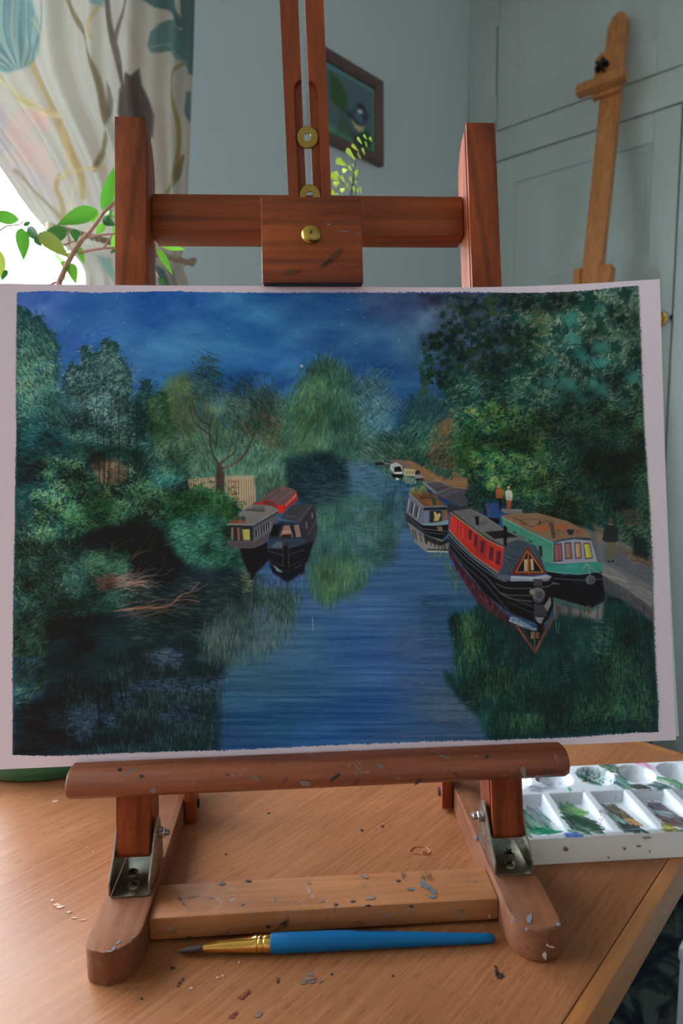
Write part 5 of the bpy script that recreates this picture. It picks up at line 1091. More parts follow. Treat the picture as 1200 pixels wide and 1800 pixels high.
    clumps([(110, 740), (330, 780), (330, 850), (110, 850)], 150, 7, 9, [(70, 118, 96), (48, 92, 82), (30, 60, 56), (92, 134, 110)], -.4, .6, 6, 1.4, .75)
    low = [(28, 760), (110, 770), (240, 790), (330, 800), (332, 850), (350, 860), (400, 870), (425, 890), (418, 920), (430, 960), (432, 1000), (400, 1000), (330, 1010), (270, 1060), (200, 1080), (110, 1090), (90, 1150), (25, 1150)]
    C.poly(low, (34, 62, 58), .97, 4, 3)
    nzz = C.noise(50, 40, 3)
    field(low, 6500, [(30, 58, 56), (46, 84, 68), (26, 46, 48), (60, 98, 76), (38, 72, 64), (22, 40, 44)], -.3, .7, 7, 1.8, .75, 10)
    field([(28, 730), (110, 760), (120, 830), (28, 900)], 1200, [(30, 84, 92), (28, 66, 74), (50, 104, 100), (24, 54, 60)], .1, .3, 10, 1.8, .65)
    clumps([(60, 800), (240, 830), (330, 870), (240, 930), (60, 950)], 300, 6, 12, [(60, 104, 72), (86, 126, 84), (30, 56, 52), (24, 42, 44), (50, 92, 76), (108, 140, 96)], -.5, .7, 6.5, 1.6)
    C.poly([(160, 820), (175, 806), (205, 808), (225, 830), (215, 848), (175, 850)], (120, 92, 74), .7, 6); field([(165, 820), (225, 815), (220, 852), (172, 852)], 170, [(146, 108, 84), (60, 60, 50), (84, 74, 60), (40, 52, 46)], .6, .8, 7, 1.3, .8)
    for x0, x1, w in ((175, 170, 2), (183, 181, 2.4), (190, 195, 2.6), (208, 209, 2.2), (224, 225, 2.6), (238, 240, 2)): C.curve([(x0, 850), ((x0 + x1) / 2 + 1, 800), (x1, 740), (x1 + 1, 690)], (34, 48, 46), w, .85, .5, .8)
    for x0 in (178, 186, 198): C.line([(x0, 848), (x0 + 1, 812)], (150, 112, 88), 1.4, .7)
    C.curve([(240, 850), (252, 820), (266, 800), (280, 785)], (96, 100, 74), 2, .8); C.curve([(280, 845), (290, 815), (300, 790)], (40, 56, 50), 1.5, .7)
    field([(255, 810), (320, 810), (325, 855), (262, 860)], 550, [(44, 104, 108), (34, 80, 86), (90, 146, 130), (60, 120, 110)], -.6, .3, 7, 1.4, .7)
    field([(270, 780), (330, 770), (335, 830), (280, 830)], 420, [(84, 118, 80), (60, 94, 74), (108, 134, 92)], -.9, .3, 8, 1.2, .7)
    field([(110, 890), (190, 870), (230, 900), (180, 940), (120, 930)], 520, [(66, 120, 74), (86, 138, 84), (48, 96, 66)], -.2, .6, 7, 2., .7)
    # fence beyond the bushes
    C.poly([(329, 843), (378, 838), (378, 866), (352, 862), (335, 868)], (150, 132, 108), 1, .7); C.poly([(395, 838), (448, 836), (450, 880), (430, 900), (412, 886), (396, 866)], (156, 142, 114), 1, .7)
    for x in np.arange(332, 378, 4.1): C.line([(x, 843 - (x - 332) * .08), (x, 866)], (84, 66, 52), 1.1, .8)
    for x in np.arange(398, 449, 4.3): C.line([(x, 840), (x + .5, 880 + (x - 398) * .25)], (92, 74, 58), 1.1, .8)
    for y in (846, 857, 868): C.line([(400, y), (420, y)], (104, 60, 44), 1.4, .85)
    for x in (401, 407, 413, 419): C.line([(x, 845), (x, 870)], (104, 60, 44), 1., .8)
    C.line([(396, 836), (449, 837)], (112, 124, 98), 4, .7, 1)
    C.poly([(380, 866), (379, 838), (382, 816), (390, 818), (394, 838), (394, 868)], (66, 54, 48), .9, .8)
    C.poly([(448, 838), (500, 820), (500, 860), (470, 872), (452, 880)], (50, 76, 66), .8, 3); field([(450, 835), (500, 815), (498, 862), (455, 878)], 350, [(80, 118, 92), (48, 80, 66), (104, 140, 108)], 1.45, .2, 9, 1, .7)
    # bushes in front
    bush = [(300, 870), (330, 862), (352, 856), (382, 862), (402, 872), (416, 890), (420, 905), (410, 930), (400, 945), (300, 930)]
    C.poly(bush, (42, 84, 58), .95, 3, 3); field(bush, 1700, [(60, 112, 62), (36, 72, 52), (84, 132, 72), (28, 54, 46), (50, 98, 60)], -.6, .5, 6, 1.8, .8)
    bush2 = [(290, 915), (340, 905), (400, 915), (400, 945), (418, 960), (432, 985), (424, 1002), (380, 1003), (330, 990), (290, 960)]
    C.poly(bush2, (44, 92, 78), .95, 3, 3); field(bush2, 2000, [(58, 112, 92), (42, 88, 78), (30, 64, 60), (82, 136, 108), (48, 100, 76)], -.3, .5, 6, 1.8, .8)
    # dark bank under the bushes
    C.poly([(150, 935), (230, 915), (290, 930), (300, 965), (330, 995), (430, 1004), (435, 1030), (330, 1080), (240, 1080), (215, 1050), (230, 1010), (215, 970), (150, 975)], (30, 36, 40), .9, 9)
    field([(28, 930), (110, 940), (120, 1050), (28, 1070)], 1000, [(100, 130, 96), (60, 96, 76), (36, 66, 62), (28, 56, 64), (128, 150, 108)], 1.1, .5, 5.5, 1.6, .75)
    field([(60, 960), (220, 980), (230, 1060), (140, 1090), (60, 1080)], 1900, [(50, 80, 72), (66, 98, 82), (36, 60, 60), (84, 112, 92), (42, 74, 76)], -.35, .5, 7, 1.6, .75)
    field([(150, 970), (225, 965), (225, 1005), (150, 1010)], 420, [(60, 98, 72), (78, 116, 84), (44, 76, 62)], -.3, .4, 8, 1.6, .75)
    field([(25, 1070), (90, 1085), (92, 1150), (78, 1210), (50, 1250), (25, 1255)], 1700, [(56, 88, 74), (74, 104, 86), (40, 68, 62), (32, 56, 56), (88, 118, 88)], -.65, .25, 9, 1.3, .75)
    # --- left water: dark with reflections
    dw = [(86, 1105), (110, 1088), (200, 1080), (330, 1060), (440, 1005), (462, 1020), (430, 1100), (400, 1150), (385, 1210), (386, 1325), (22, 1330), (25, 1250), (60, 1240), (84, 1200)]
    C.poly(dw, (32, 46, 48), .95, 8); C.poly([(84, 1100), (140, 1092), (170, 1130), (130, 1220), (80, 1240), (22, 1330), (90, 1330), (130, 1280), (110, 1200)], (30, 38, 40), .8, 10)
    field(dw, 2600, [(36, 50, 52), (26, 34, 40), (48, 62, 62), (30, 42, 50)], 0, .12, 13, 1., .55)
    field([(230, 1020), (440, 1020), (420, 1110), (230, 1130)], 1500, [(52, 66, 58), (36, 48, 48), (70, 84, 70), (28, 36, 38)], .12, .15, 12, 1., .6)
    for (poly, n) in (([(252, 1150), (300, 1140), (320, 1150), (316, 1172), (272, 1168)], 150), ([(235, 1200), (330, 1186), (400, 1190), (400, 1212), (300, 1216), (236, 1210)], 330), ([(195, 1220), (240, 1214), (240, 1240), (200, 1246)], 130), ([(120, 1262), (165, 1240), (172, 1262), (150, 1300), (124, 1290)], 260), ([(180, 1255), (200, 1250), (200, 1280), (182, 1276)], 80), ([(270, 1252), (330, 1240), (360, 1262), (300, 1270)], 160)):
        field(poly, n, [(66, 88, 128), (54, 76, 112), (80, 104, 140), (44, 60, 88)], .03, .15, 9, 1.3, .6)
    field([(120, 1200), (385, 1180), (385, 1325), (110, 1325)], 3000, [(34, 52, 52), (28, 44, 46), (62, 84, 80), (44, 66, 66), (84, 104, 96), (30, 40, 44)], math.pi / 2, .2, 10, .9, .55)
    field([(190, 1150), (300, 1140), (330, 1190), (200, 1200)], 380, [(70, 84, 76), (40, 56, 54), (92, 104, 92)], math.pi / 2, .2, 11, .8, .5)
    for pts in ([(174, 1180), (173, 1240), (174, 1280)], [(190, 1186), (194, 1220), (198, 1250)], [(206, 1182), (212, 1215), (218, 1245)], [(216, 1190), (222, 1220)], [(184, 1200), (184, 1230)]): C.curve(pts, (24, 32, 36), 2.2, .75)
    field([(20, 1240), (90, 1230), (120, 1330), (22, 1330)], 420, [(28, 32, 36), (38, 46, 48), (24, 30, 32)], 0, .1, 16, 1.2, .5)
    # reflection of the bare tree
    rf = [(395, 1080), (440, 1030), (520, 1040), (524, 1060), (510, 1110), (486, 1140), (440, 1160), (400, 1175), (360, 1160), (350, 1120)]
    C.poly(rf, (62, 86, 92), .5, 10)
    field(rf, 1900, [(84, 104, 84), (58, 82, 72), (110, 126, 104), (40, 60, 58), (70, 96, 100)], math.pi / 2 + .05, .12, 13, .9, .6)
    field([(440, 1020), (520, 1035), (520, 1060), (500, 1100), (480, 1080), (440, 1060)], 500, [(44, 70, 58), (62, 90, 66), (30, 52, 50)], 1.5, .15, 12, 1.1, .6)
    for pts, w in (([(443, 1015), (447, 1040), (446, 1058), (441, 1075)], 3), ([(447, 1056), (442, 1080), (436, 1110)], 1.6), ([(448, 1052), (456, 1080), (458, 1105)], 1.6), ([(450, 1040), (462, 1062), (472, 1075)], 1.6), ([(418, 1045), (420, 1080)], 1.4), ([(420, 1050), (428, 1085)], 1.2), ([(462, 1060), (470, 1095)], 1.1)): C.curve(pts, (40, 44, 48), w, .8, .5, .8)
    field([(440, 1060), (470, 1060), (470, 1090), (446, 1090)], 60, [(70, 96, 140), (84, 110, 150)], 1.5, .15, 10, 1, .5)
    # twigs over the water
    for cx, cy, n, c, sp in ((170, 1026, 46, (140, 112, 98), 1.), (205, 1076, 26, (118, 92, 76), .6)):
        for _ in range(n):
            x0 = cx + R.uniform(-4, 70); y0 = cy + R.normal(0, 7); L_ = R.uniform(30, 75); cv_ = R.uniform(-.5, .12) * sp
            C.curve([(x0, y0), (x0 + L_ * .4, y0 - L_ * .08 + cv_ * 12), (x0 + L_ * .75, y0 + cv_ * 34), (x0 + L_, y0 + cv_ * 60 + R.normal(0, 6))], A(*c) + R.normal(0, 12), R.uniform(.7, 1.4), .65, .4, .5)
    C.curve([(200, 1074), (250, 1068), (288, 1068), (306, 1058), (318, 1046), (334, 1040), (350, 1024)], (146, 104, 80), 2.6, .85, .5, 1); C.curve([(306, 1056), (330, 1054), (350, 1058)], (140, 100, 76), 1.6, .8); C.curve([(318, 1046), (340, 1040), (366, 1026)], (126, 112, 84), 1., .7); C.curve([(312, 1050), (334, 1048), (348, 1050)], (140, 100, 76), 1, .8)
    for pts in ([(196, 968), (210, 958), (232, 948)], [(232, 980), (250, 960), (266, 935)], [(240, 975), (270, 965), (304, 955)], [(262, 968), (268, 950), (276, 940)], [(194, 968), (199, 954)], [(230, 985), (245, 972), (262, 968), (285, 975), (290, 985)]): C.curve(pts, (118, 98, 86), 1.4, .75, .4, .7)
    field([(168, 1012), (205, 1010), (205, 1034), (170, 1034)], 90, [(152, 100, 78), (120, 84, 70)], .1, .3, 9, 1.1, .6)
    # --- willow reflection in the middle
    wr = [(536, 890), (600, 868), (650, 862), (682, 890), (696, 930), (690, 980), (664, 995), (645, 1015), (630, 1040), (600, 1050), (576, 1064), (556, 1052), (546, 1020), (540, 960)]
    C.poly(wr, (44, 80, 74), .7, 7); field(wr, 2600, [(66, 104, 76), (44, 80, 66), (88, 122, 72), (36, 66, 66), (56, 90, 84)], math.pi / 2, .06, 14, .9, .65)
    field(wr, 700, [(40, 76, 72), (84, 116, 92), (56, 90, 100)], 0, .08, 10, .8, .45)
    field([(620, 850), (690, 900), (690, 990), (640, 1000), (610, 930)], 500, [(70, 104, 124), (56, 88, 110), (84, 118, 124)], 0, .06, 11, 1., .5)
    field([(545, 990), (620, 980), (640, 1020), (576, 1064), (548, 1040)], 600, [(92, 122, 66), (70, 106, 62), (54, 90, 60)], math.pi / 2, .06, 13, .9, .65)
    C.poly([(520, 860), (612, 845), (612, 870), (545, 900), (530, 880)], (28, 44, 50), .7, 8); field([(535, 850), (610, 848), (612, 885), (545, 890)], 260, [(70, 100, 104), (40, 60, 66), (52, 80, 88)], 0, .08, 16, .9, .5)
    C.poly([(612, 815), (640, 813), (672, 838), (684, 862), (660, 880), (632, 860), (616, 838)], (68, 100, 122), .7, 5); field([(612, 815), (640, 813), (690, 865), (640, 880)], 420, [(88, 122, 138), (60, 92, 116), (44, 72, 92)], 0, .06, 12, .9, .55)
    field([(676, 845), (712, 860), (716, 930), (700, 930)], 260, [(52, 80, 84), (40, 64, 70), (80, 104, 96)], 1.5, .1, 12, 1., .6)
    shade([(28, 600), (95, 640), (120, 680), (225, 670), (300, 780), (340, 860), (430, 890), (435, 1000), (240, 1080), (90, 1110), (80, 1260), (24, 1260)], 42, 34, .66, 1.22, 10)
    shade([(28, 720), (330, 760), (420, 880), (430, 1000), (230, 1070), (90, 1100), (26, 1100)], 90, 70, .82, 1.06, 20)
    shade([(735, 514), (1122, 503), (1146, 980), (1050, 950), (930, 900), (815, 850), (800, 700), (738, 660)], 46, 38, .64, 1.16, 6)
    shade([(880, 700), (1135, 690), (1146, 980), (1000, 930), (880, 890)], 90, 80, .72, 1.0, 30)
    shade([(276, 660), (520, 640), (650, 640), (700, 760), (840, 720), (830, 860), (600, 820), (300, 850)], 40, 34, .80, 1.16, 10)
    shade([(86, 1090), (440, 1005), (530, 1040), (385, 1200), (385, 1325), (22, 1330)], 50, 24, .74, 1.05, 10)
    shade([(536, 880), (690, 860), (700, 980), (576, 1064)], 40, 30, .78, 1.12, 8)
    # --- boats on the left
    T8 = lambda *q: [(380 + x / 6., 840 + y / 6.) for x, y in q]
    P8 = lambda col, *q, **k: C.poly(T8(*q), col, k.get('al', 1), k.get('s', .45)); L8 = lambda col, w, *q: C.line(T8(*q), col, w, .9)
    P8((30, 28, 33), (250, 740), (540, 680), (560, 860), (470, 960), (420, 1000), (380, 1080), (340, 1000), (270, 850), s=2)
    P8((96, 80, 80), (430, 250), (520, 180), (640, 100), (700, 90), (800, 115), (845, 150), (840, 190), (700, 285), (640, 285), (600, 250), (490, 250)); L8((136, 112, 104), 1.2, (560, 190), (700, 110)); L8((128, 106, 98), 1.2, (660, 250), (800, 140)); L8((72, 60, 62), 1.4, (520, 230), (680, 120)); L8((150, 70, 60), 1.2, (700, 95), (800, 118), (848, 150))
    P8((158, 48, 42), (848, 140), (862, 240), (760, 310), (700, 375), (665, 380), (650, 330), (630, 285), (700, 287)); P8((150, 46, 42), (385, 265), (490, 250), (500, 232), (590, 236), (640, 280), (655, 330), (600, 300), (388, 288)); P8((98, 54, 50), (500, 245), (600, 248), (622, 300), (505, 278)); P8((196, 44, 38), (640, 290), (720, 285), (700, 370), (668, 376))
    for i in range(6): x = 735 + i * 20; L8((206, 190, 180), 1., (x, 300 - i * 20), (x + 2, 270 - i * 20))
    P8((112, 110, 106), (235, 375), (330, 305), (400, 280), (560, 292), (640, 325), (655, 350), (560, 400), (390, 500), (110, 497), (140, 470), (250, 440)); P8((70, 72, 74), (285, 345), (330, 325), (520, 335), (500, 360)); P8((92, 94, 94), (375, 300), (395, 288), (515, 300), (500, 322)); L8((66, 66, 68), 1.2, (380, 318), (500, 326)); L8((150, 146, 138), 1., (110, 492), (390, 494), (650, 345))
    P8((44, 46, 50), (145, 508), (390, 508), (390, 670), (145, 668)); P8((124, 98, 82), (158, 525), (180, 525), (182, 660), (156, 660)); P8((130, 88, 72), (218, 525), (246, 525), (252, 660), (226, 660)); P8((164, 160, 78), (276, 545), (350, 540), (356, 655), (288, 655)); L8((90, 92, 94), 1.1, (262, 520), (280, 660)); P8((40, 64, 52), (180, 625), (215, 620), (215, 665), (175, 665))
    P8((84, 86, 90), (392, 505), (655, 352), (650, 420), (600, 545), (392, 662)); P8((58, 60, 66), (400, 500), (655, 350), (655, 370), (400, 525))
    for i, x in enumerate((425, 450, 478, 505, 530, 555)):
        y = 590 - (x - 425) * .62; P8((30, 32, 38), (x - 12, y - 40), (x + 8, y - 52), (x + 10, y + 20), (x - 8, y + 32)); L8((190, 188, 184), .9, (x + 8, y - 48), (x + 12, y + 22))
    P8((78, 72, 76), (110, 672), (390, 668), (605, 545), (570, 620), (490, 700), (390, 740), (180, 742), (130, 720)); L8((112, 106, 108), 1.1, (120, 672), (390, 668), (600, 545)); L8((100, 94, 96), 1., (180, 742), (390, 738), (500, 690))
    P8((128, 66, 48), (138, 440), (245, 436), (250, 478), (138, 480)); P8((134, 72, 52), (255, 445), (310, 440), (304, 482), (262, 482)); P8((48, 74, 56), (255, 405), (300, 405), (312, 445), (252, 445)); field(T8((130, 420), (240, 400), (240, 445), (130, 450)), 30, [(70, 104, 70), (48, 80, 56)], -.5, .5, 5, 1.2)
    # black boat
    P8((54, 52, 58), (870, 465), (1010, 285), (1055, 390), (1070, 560), (1030, 690), (960, 870), (930, 640)); P8((60, 60, 68), (680, 420), (800, 290), (980, 268), (1012, 290), (880, 465), (700, 432)); P8((78, 76, 82), (840, 440), (985, 272), (1012, 290), (885, 465)); L8((44, 44, 50), 1.4, (860, 440), (990, 280)); L8((96, 94, 98), 1., (715, 400), (840, 408))
    P8((42, 50, 64), (600, 485), (700, 452), (880, 470), (935, 645), (550, 648)); P8((24, 26, 32), (600, 500), (690, 490), (640, 620), (560, 610)); P8((142, 104, 88), (712, 505), (770, 500), (812, 630), (668, 626)); P8((48, 34, 34), (690, 600), (790, 595), (800, 630), (672, 628)); P8((170, 130, 112), (700, 560), (780, 555), (785, 575), (690, 580)); P8((134, 106, 96), (820, 500), (870, 490), (896, 620), (842, 630)); L8((26, 32, 44), 1.6, (790, 480), (835, 640)); L8((60, 72, 92), 1.6, (700, 455), (880, 475))
    P8((120, 96, 90), (940, 470), (958, 465), (960, 540), (948, 545)); P8((120, 100, 98), (1000, 370), (1015, 365), (1025, 420), (1010, 430)); L8((104, 98, 104), 1., (960, 600), (1030, 500), (1062, 420)); L8((92, 84, 88), 1., (965, 840), (1030, 690))
    P8((50, 62, 78), (540, 655), (750, 642), (945, 640), (945, 690), (745, 735), (540, 735)); P8((78, 92, 108), (570, 730), (640, 670), (700, 680), (700, 738)); P8((34, 33, 39), (532, 735), (745, 742), (950, 685), (1030, 665), (965, 880), (900, 930), (745, 985), (620, 950), (540, 860)); L8((92, 90, 94), 1.1, (535, 738), (690, 745)); L8((84, 82, 86), 1., (540, 770), (720, 822), (930, 760)); L8((66, 64, 70), 1., (545, 860), (740, 950), (950, 850)); L8((76, 74, 80), 1., (760, 740), (945, 690))
    P8((16, 17, 21), (698, 680), (756, 680), (764, 950), (735, 978), (706, 960)); C.blob(380 + 722 / 6., 840 + 695 / 6., 4.6, (56, 54, 58)); L8((96, 86, 80), .9, (756, 730), (762, 940)); L8((96, 86, 80), .9, (700, 740), (706, 930))
    P8((30, 32, 40), (545, 880), (620, 955), (745, 990), (935, 900), (930, 1010), (745, 1112), (600, 1015), s=1.5); P8((112, 132, 142), (600, 915), (690, 985), (700, 1000), (640, 985)); L8((80, 84, 90), 1.4, (830, 950), (905, 915)); L8((70, 80, 96), 1., (590, 1010), (740, 1105), (920, 1010))
    field(T8((380, 1090), (600, 1020), (740, 1110), (930, 1010), (930, 1140), (380, 1140)), 160, [(66, 92, 136), (50, 74, 112), (80, 104, 140)], 1.4, .3, 9, 1.1, .6)
    field([(425, 1000), (440, 1005), (442, 1040), (428, 1042)], 80, [(130, 136, 96), (80, 92, 74)], -.1, .3, 7, 1, .6)
    # --- boats on the right
    T7 = lambda *q: [(660 + x / 4.615, 780 + y / 4.615) for x, y in q]
    P7 = lambda col, *q, **k: C.poly(T7(*q), col, k.get('al', 1), k.get('s', .45)); L7 = lambda col, w, *q: C.line(T7(*q), col, w, .9)
    P7((124, 92, 64), (200, 130), (300, 140), (400, 200), (540, 250), (740, 280), (760, 380), (620, 360), (500, 315), (380, 290), (260, 180), s=2); field(T7((220, 140), (400, 190), (740, 270), (740, 360), (540, 310), (380, 280)), 260, [(142, 106, 72), (108, 82, 58), (124, 96, 64)], .3, .3, 7, 1.4, .6)
    field(T7((440, 170), (600, 230), (620, 270), (560, 270), (430, 210)), 130, [(30, 66, 60), (44, 84, 70)], -1.2, .3, 7, 1.5, .8)
    P7((104, 106, 112), (370, 305), (500, 316), (640, 365), (560, 400), (480, 410), s=.8); P7((72, 68, 74), (400, 320), (540, 310), (630, 350), (500, 390)); L7((150, 150, 150), 1., (380, 315), (480, 400)); L7((140, 134, 122), 1., (480, 285), (620, 355), (740, 362))
    P7((104, 84, 80), (100, 130), (200, 130), (280, 180), (270, 200), (160, 170)); P7((150, 156, 150), (120, 165), (170, 150), (215, 180), (220, 245), (150, 240), (115, 205)); P7((26, 28, 30), (150, 190), (200, 182), (215, 225), (150, 230)); P7((196, 196, 192), (152, 232), (215, 230), (215, 244), (156, 246)); P7((24, 28, 30), (125, 245), (222, 248), (222, 275), (160, 290), (130, 262)); P7((176, 178, 176), (160, 275), (190, 280), (188, 296), (164, 292)); P7((64, 66, 66), (70, 150), (118, 150), (118, 185), (75, 185)); L7((150, 154, 150), 1., (78, 160), (112, 162)); P7((34, 36, 40), (0, 150), (65, 150), (65, 175), (0, 175))
    P7((156, 148, 112), (225, 198), (320, 210), (330, 225), (320, 262), (230, 258)); P7((40, 36, 44), (318, 225), (352, 212), (365, 245), (390, 270), (385, 296), (330, 298)); P7((120, 120, 124), (320, 252), (360, 248), (392, 268), (380, 280), (322, 280)); P7((120, 128, 118), (230, 260), (316, 285), (300, 330), (235, 320), s=1.5, al=.7)
    for x in (245, 270, 295): P7((120, 110, 90), (x, 222), (x + 14, 224), (x + 14, 244), (x, 242))
    L7((180, 176, 168), 1.2, (318, 300), (322, 325)); L7((40, 40, 44), 1.4, (345, 300), (350, 325))
    P7((112, 76, 48), (272, 398), (350, 370), (480, 412), (565, 500), (395, 512)); P7((70, 54, 40), (350, 415), (460, 410), (470, 440), (360, 450)); L7((140, 104, 70), 1., (360, 425), (460, 425)); field(T7((270, 360), (400, 345), (420, 400), (280, 400)), 90, [(118, 130, 70), (84, 104, 58), (140, 146, 86)], -1.2, .4, 6, 1.2); P7((40, 70, 52), (455, 440), (490, 445), (485, 498), (462, 496)); P7((140, 82, 48), (430, 470), (455, 470), (455, 498), (432, 498))
    P7((104, 110, 122), (272, 402), (392, 515), (376, 656), (240, 562)); P7((84, 90, 106), (390, 516), (582, 510), (592, 642), (375, 656)); L7((136, 144, 150), 1.3, (272, 402), (392, 514), (580, 506)); P7((34, 38, 46), (388, 518), (575, 514), (575, 535), (388, 540))
    for i, x in enumerate((275, 298, 316, 336, 356)): L7((34, 36, 42) if i % 2 else (196, 196, 190), 1.4, (x, 455 + (x - 275) * .8), (x - 14, 545 + (x - 275) * .75)); L7((30, 32, 38), 1.2, (x + 8, 465 + (x - 275) * .8), (x - 6, 550 + (x - 275) * .75))
    P7((44, 42, 46), (440, 545), (535, 542), (535, 632), (440, 640)); P7((178, 166, 96), (470, 555), (485, 550), (500, 575), (520, 560), (528, 575), (510, 625), (470, 628), (478, 590)); P7((132, 88, 60), (552, 540), (582, 538), (585, 606), (556, 614)); P7((118, 126, 150), (385, 545), (432, 545), (430, 640), (385, 645), al=.8)
    P7((114, 140, 148), (375, 648), (480, 640), (590, 618), (588, 655), (500, 662), (400, 668)); P7((30, 29, 33), (235, 558), (375, 662), (500, 666), (590, 655), (580, 738), (530, 792), (400, 732), (250, 622)); L7((110, 112, 116), 1.1, (238, 575), (380, 690), (575, 712)); L7((96, 98, 104), 1., (245, 600), (390, 715), (560, 735)); C.blob(660 + 522 / 4.615, 780 + 690 / 4.615, 4.2, (132, 108, 84)); C.blob(660 + 505 / 4.615, 780 + 682 / 4.615, 2.6, (90, 84, 78))
    P7((112, 112, 106), (255, 630), (400, 742), (590, 790), (598, 872), (400, 872), (320, 800), s=.8); P7((40, 40, 44), (400, 742), (535, 795), (590, 760), (592, 800), (520, 830), (420, 790))
    for x in (300, 320, 360, 395, 405, 440, 470, 500, 530, 555): L7((34, 34, 36) if x % 20 else (60, 50, 44), 2.2, (x, 700 + (x - 300) * .45), (x + 12, 770 + (x - 300) * .38))
    L7((196, 196, 184), 1.6, (420, 875), (592, 878)); L7((30, 30, 32), 2.2, (420, 858), (585, 860)); field(T7((430, 880), (600, 880), (600, 930), (430, 930)), 60, [(90, 110, 80), (60, 84, 70)], 1.5, .1, 8, 1, .6)
    P7((72, 70, 78), (480, 415), (620, 358), (740, 372), (800, 470), (680, 505)); P7((92, 88, 94), (500, 418), (620, 366), (700, 376), (560, 440), al=.6); P7((52, 54, 64), (580, 480), (680, 506), (800, 470), (880, 500), (870, 606), (760, 540), (620, 560), (580, 560)); P7((60, 74, 110), (830, 478), (990, 478), (1005, 600), (870, 600)); P7((46, 70, 124), (920, 480), (1000, 485), (1004, 598), (940, 596)); P7((36, 40, 52), (868, 500), (895, 500), (905, 580), (875, 580)); P7((26, 28, 34), (880, 600), (1005, 604), (1005, 650), (960, 650)); L7((110, 112, 120), 1., (680, 505), (800, 470))
    for x in (690, 740, 790): L7((84, 90, 108), 1., (x, 505), (x, 540))
    field(T7((730, 370), (900, 380), (960, 440), (900, 490), (830, 540), (760, 480)), 330, [(20, 44, 40), (28, 60, 50), (16, 34, 34), (40, 78, 58)], -.4, .7, 6, 1.9, .9)
    P7((110, 108, 108), (1010, 530), (1190, 530), (1190, 575), (1040, 565)); L7((142, 140, 140), 1., (1020, 535), (1180, 540))
    # people on the towpath
    P7((26, 26, 30), (984, 430), (1026, 430), (1018, 530), (1004, 538), (1000, 470)); P7((146, 80, 44), (972, 372), (1000, 358), (1028, 366), (1034, 400), (1026, 445), (976, 440)); C.blob(660 + 1002 / 4.615, 780 + 345 / 4.615, 2.6, (152, 112, 88)); P7((156, 78, 56), (1060, 448), (1104, 450), (1094, 538), (1066, 530)); P7((176, 172, 160), (1052, 385), (1076, 372), (1104, 384), (1110, 430), (1104, 462), (1056, 456)); C.blob(660 + 1078 / 4.615, 780 + 354 / 4.615, 2.6, (176, 136, 108)); L7((120, 116, 108), .8, (1080, 385), (1082, 455))
    # towpath at right
    C.poly([(1020, 925), (1060, 940), (1100, 955), (1144, 985), (1148, 1096), (1120, 1080), (1058, 1040), (1048, 1000), (1038, 950)], (92, 94, 98), 1, 2); C.poly([(1062, 960), (1100, 965), (1144, 990), (1146, 1030), (1090, 1000), (1058, 985)], (72, 78, 86), .8, 4); C.poly([(1040, 920), (1090, 940), (1080, 960), (1050, 950)], (120, 100, 74), .6, 3)
    C.poly([(1058, 990), (1078, 1000), (1146, 1042), (1146, 1070), (1080, 1032), (1058, 1012)], (112, 110, 104), .7, 1.2); C.poly([(1060, 1014), (1100, 1038), (1148, 1072), (1148, 1098), (1110, 1072), (1062, 1040)], (58, 58, 62), .85, 1.2); C.line([(1058, 1012), (1100, 1036), (1147, 1070)], (40, 40, 44), 1.4, .8); C.line([(1080, 990), (1144, 1022)], (60, 62, 66), 1.2, .7); C.line([(1070, 1000), (1146, 1044)], (150, 146, 138), 1.1, .5); C.line([(1131, 1062), (1132, 1078)], (30, 30, 32), 1.4, .8)
    field([(1060, 985), (1145, 1000), (1146, 1090), (1070, 1030)], 220, [(120, 118, 112), (76, 78, 82), (100, 98, 94)], .55, .15, 11, 1., .5)
    field([(1082, 956), (1110, 965), (1144, 975), (1146, 1000), (1120, 985), (1090, 970)], 180, [(142, 92, 56), (112, 74, 50), (90, 70, 52)], .2, .4, 6, 1.3, .8)
    field([(1085, 935), (1142, 900), (1145, 980), (1118, 975), (1110, 960), (1090, 955)], 420, [(70, 96, 66), (40, 62, 48), (24, 36, 36), (104, 124, 88)], -.2, .5, 6, 1.3, .8); C.poly([(1112, 940), (1136, 950), (1138, 985), (1112, 975)], (22, 26, 30), .8, 3)
    for x in range(1097, 1128, 5): C.line([(x, 896), (x + 1, 922)], (112, 50, 50), 1.2, .7)
    for y in (898, 906, 914, 921): C.line([(1095, y), (1128, y)], (96, 44, 44), 1., .6)
    # man walking away
    C.poly([(1066, 950), (1082, 950), (1080, 985), (1076, 988), (1074, 960), (1071, 988), (1067, 986)], (86, 82, 60), 1, .6); C.poly([(1062, 928), (1067, 922), (1078, 922), (1085, 928), (1087, 952), (1082, 953), (1064, 953), (1058, 950)], (36, 40, 40), 1, .6); C.blob(1073, 914.5, 4.2, (74, 56, 48), 1, 4.8); C.line([(1069, 921), (1077, 922)], (150, 150, 148), 1.4, .8); C.line([(1068, 986), (1071, 988)], (24, 24, 26), 2.5); C.line([(1075, 986), (1078, 987)], (24, 24, 26), 2.5); C.blob(1060, 951, 1.4, (120, 92, 76)); C.blob(1084, 953, 1.4, (120, 92, 76))
    # green boat
    T1 = lambda *q: [(900 + x / 4.615, 820 + y / 4.615) for x, y in q]
    P1 = lambda col, *q, **k: C.poly(T1(*q), col, k.get('al', 1), k.get('s', .45)); L1 = lambda col, w, *q: C.line(T1(*q), col, w, .9)
    P1((26, 28, 32), (270, 845), (420, 880), (560, 880), (725, 855), (742, 955), (600, 995), (330, 940), (290, 900))
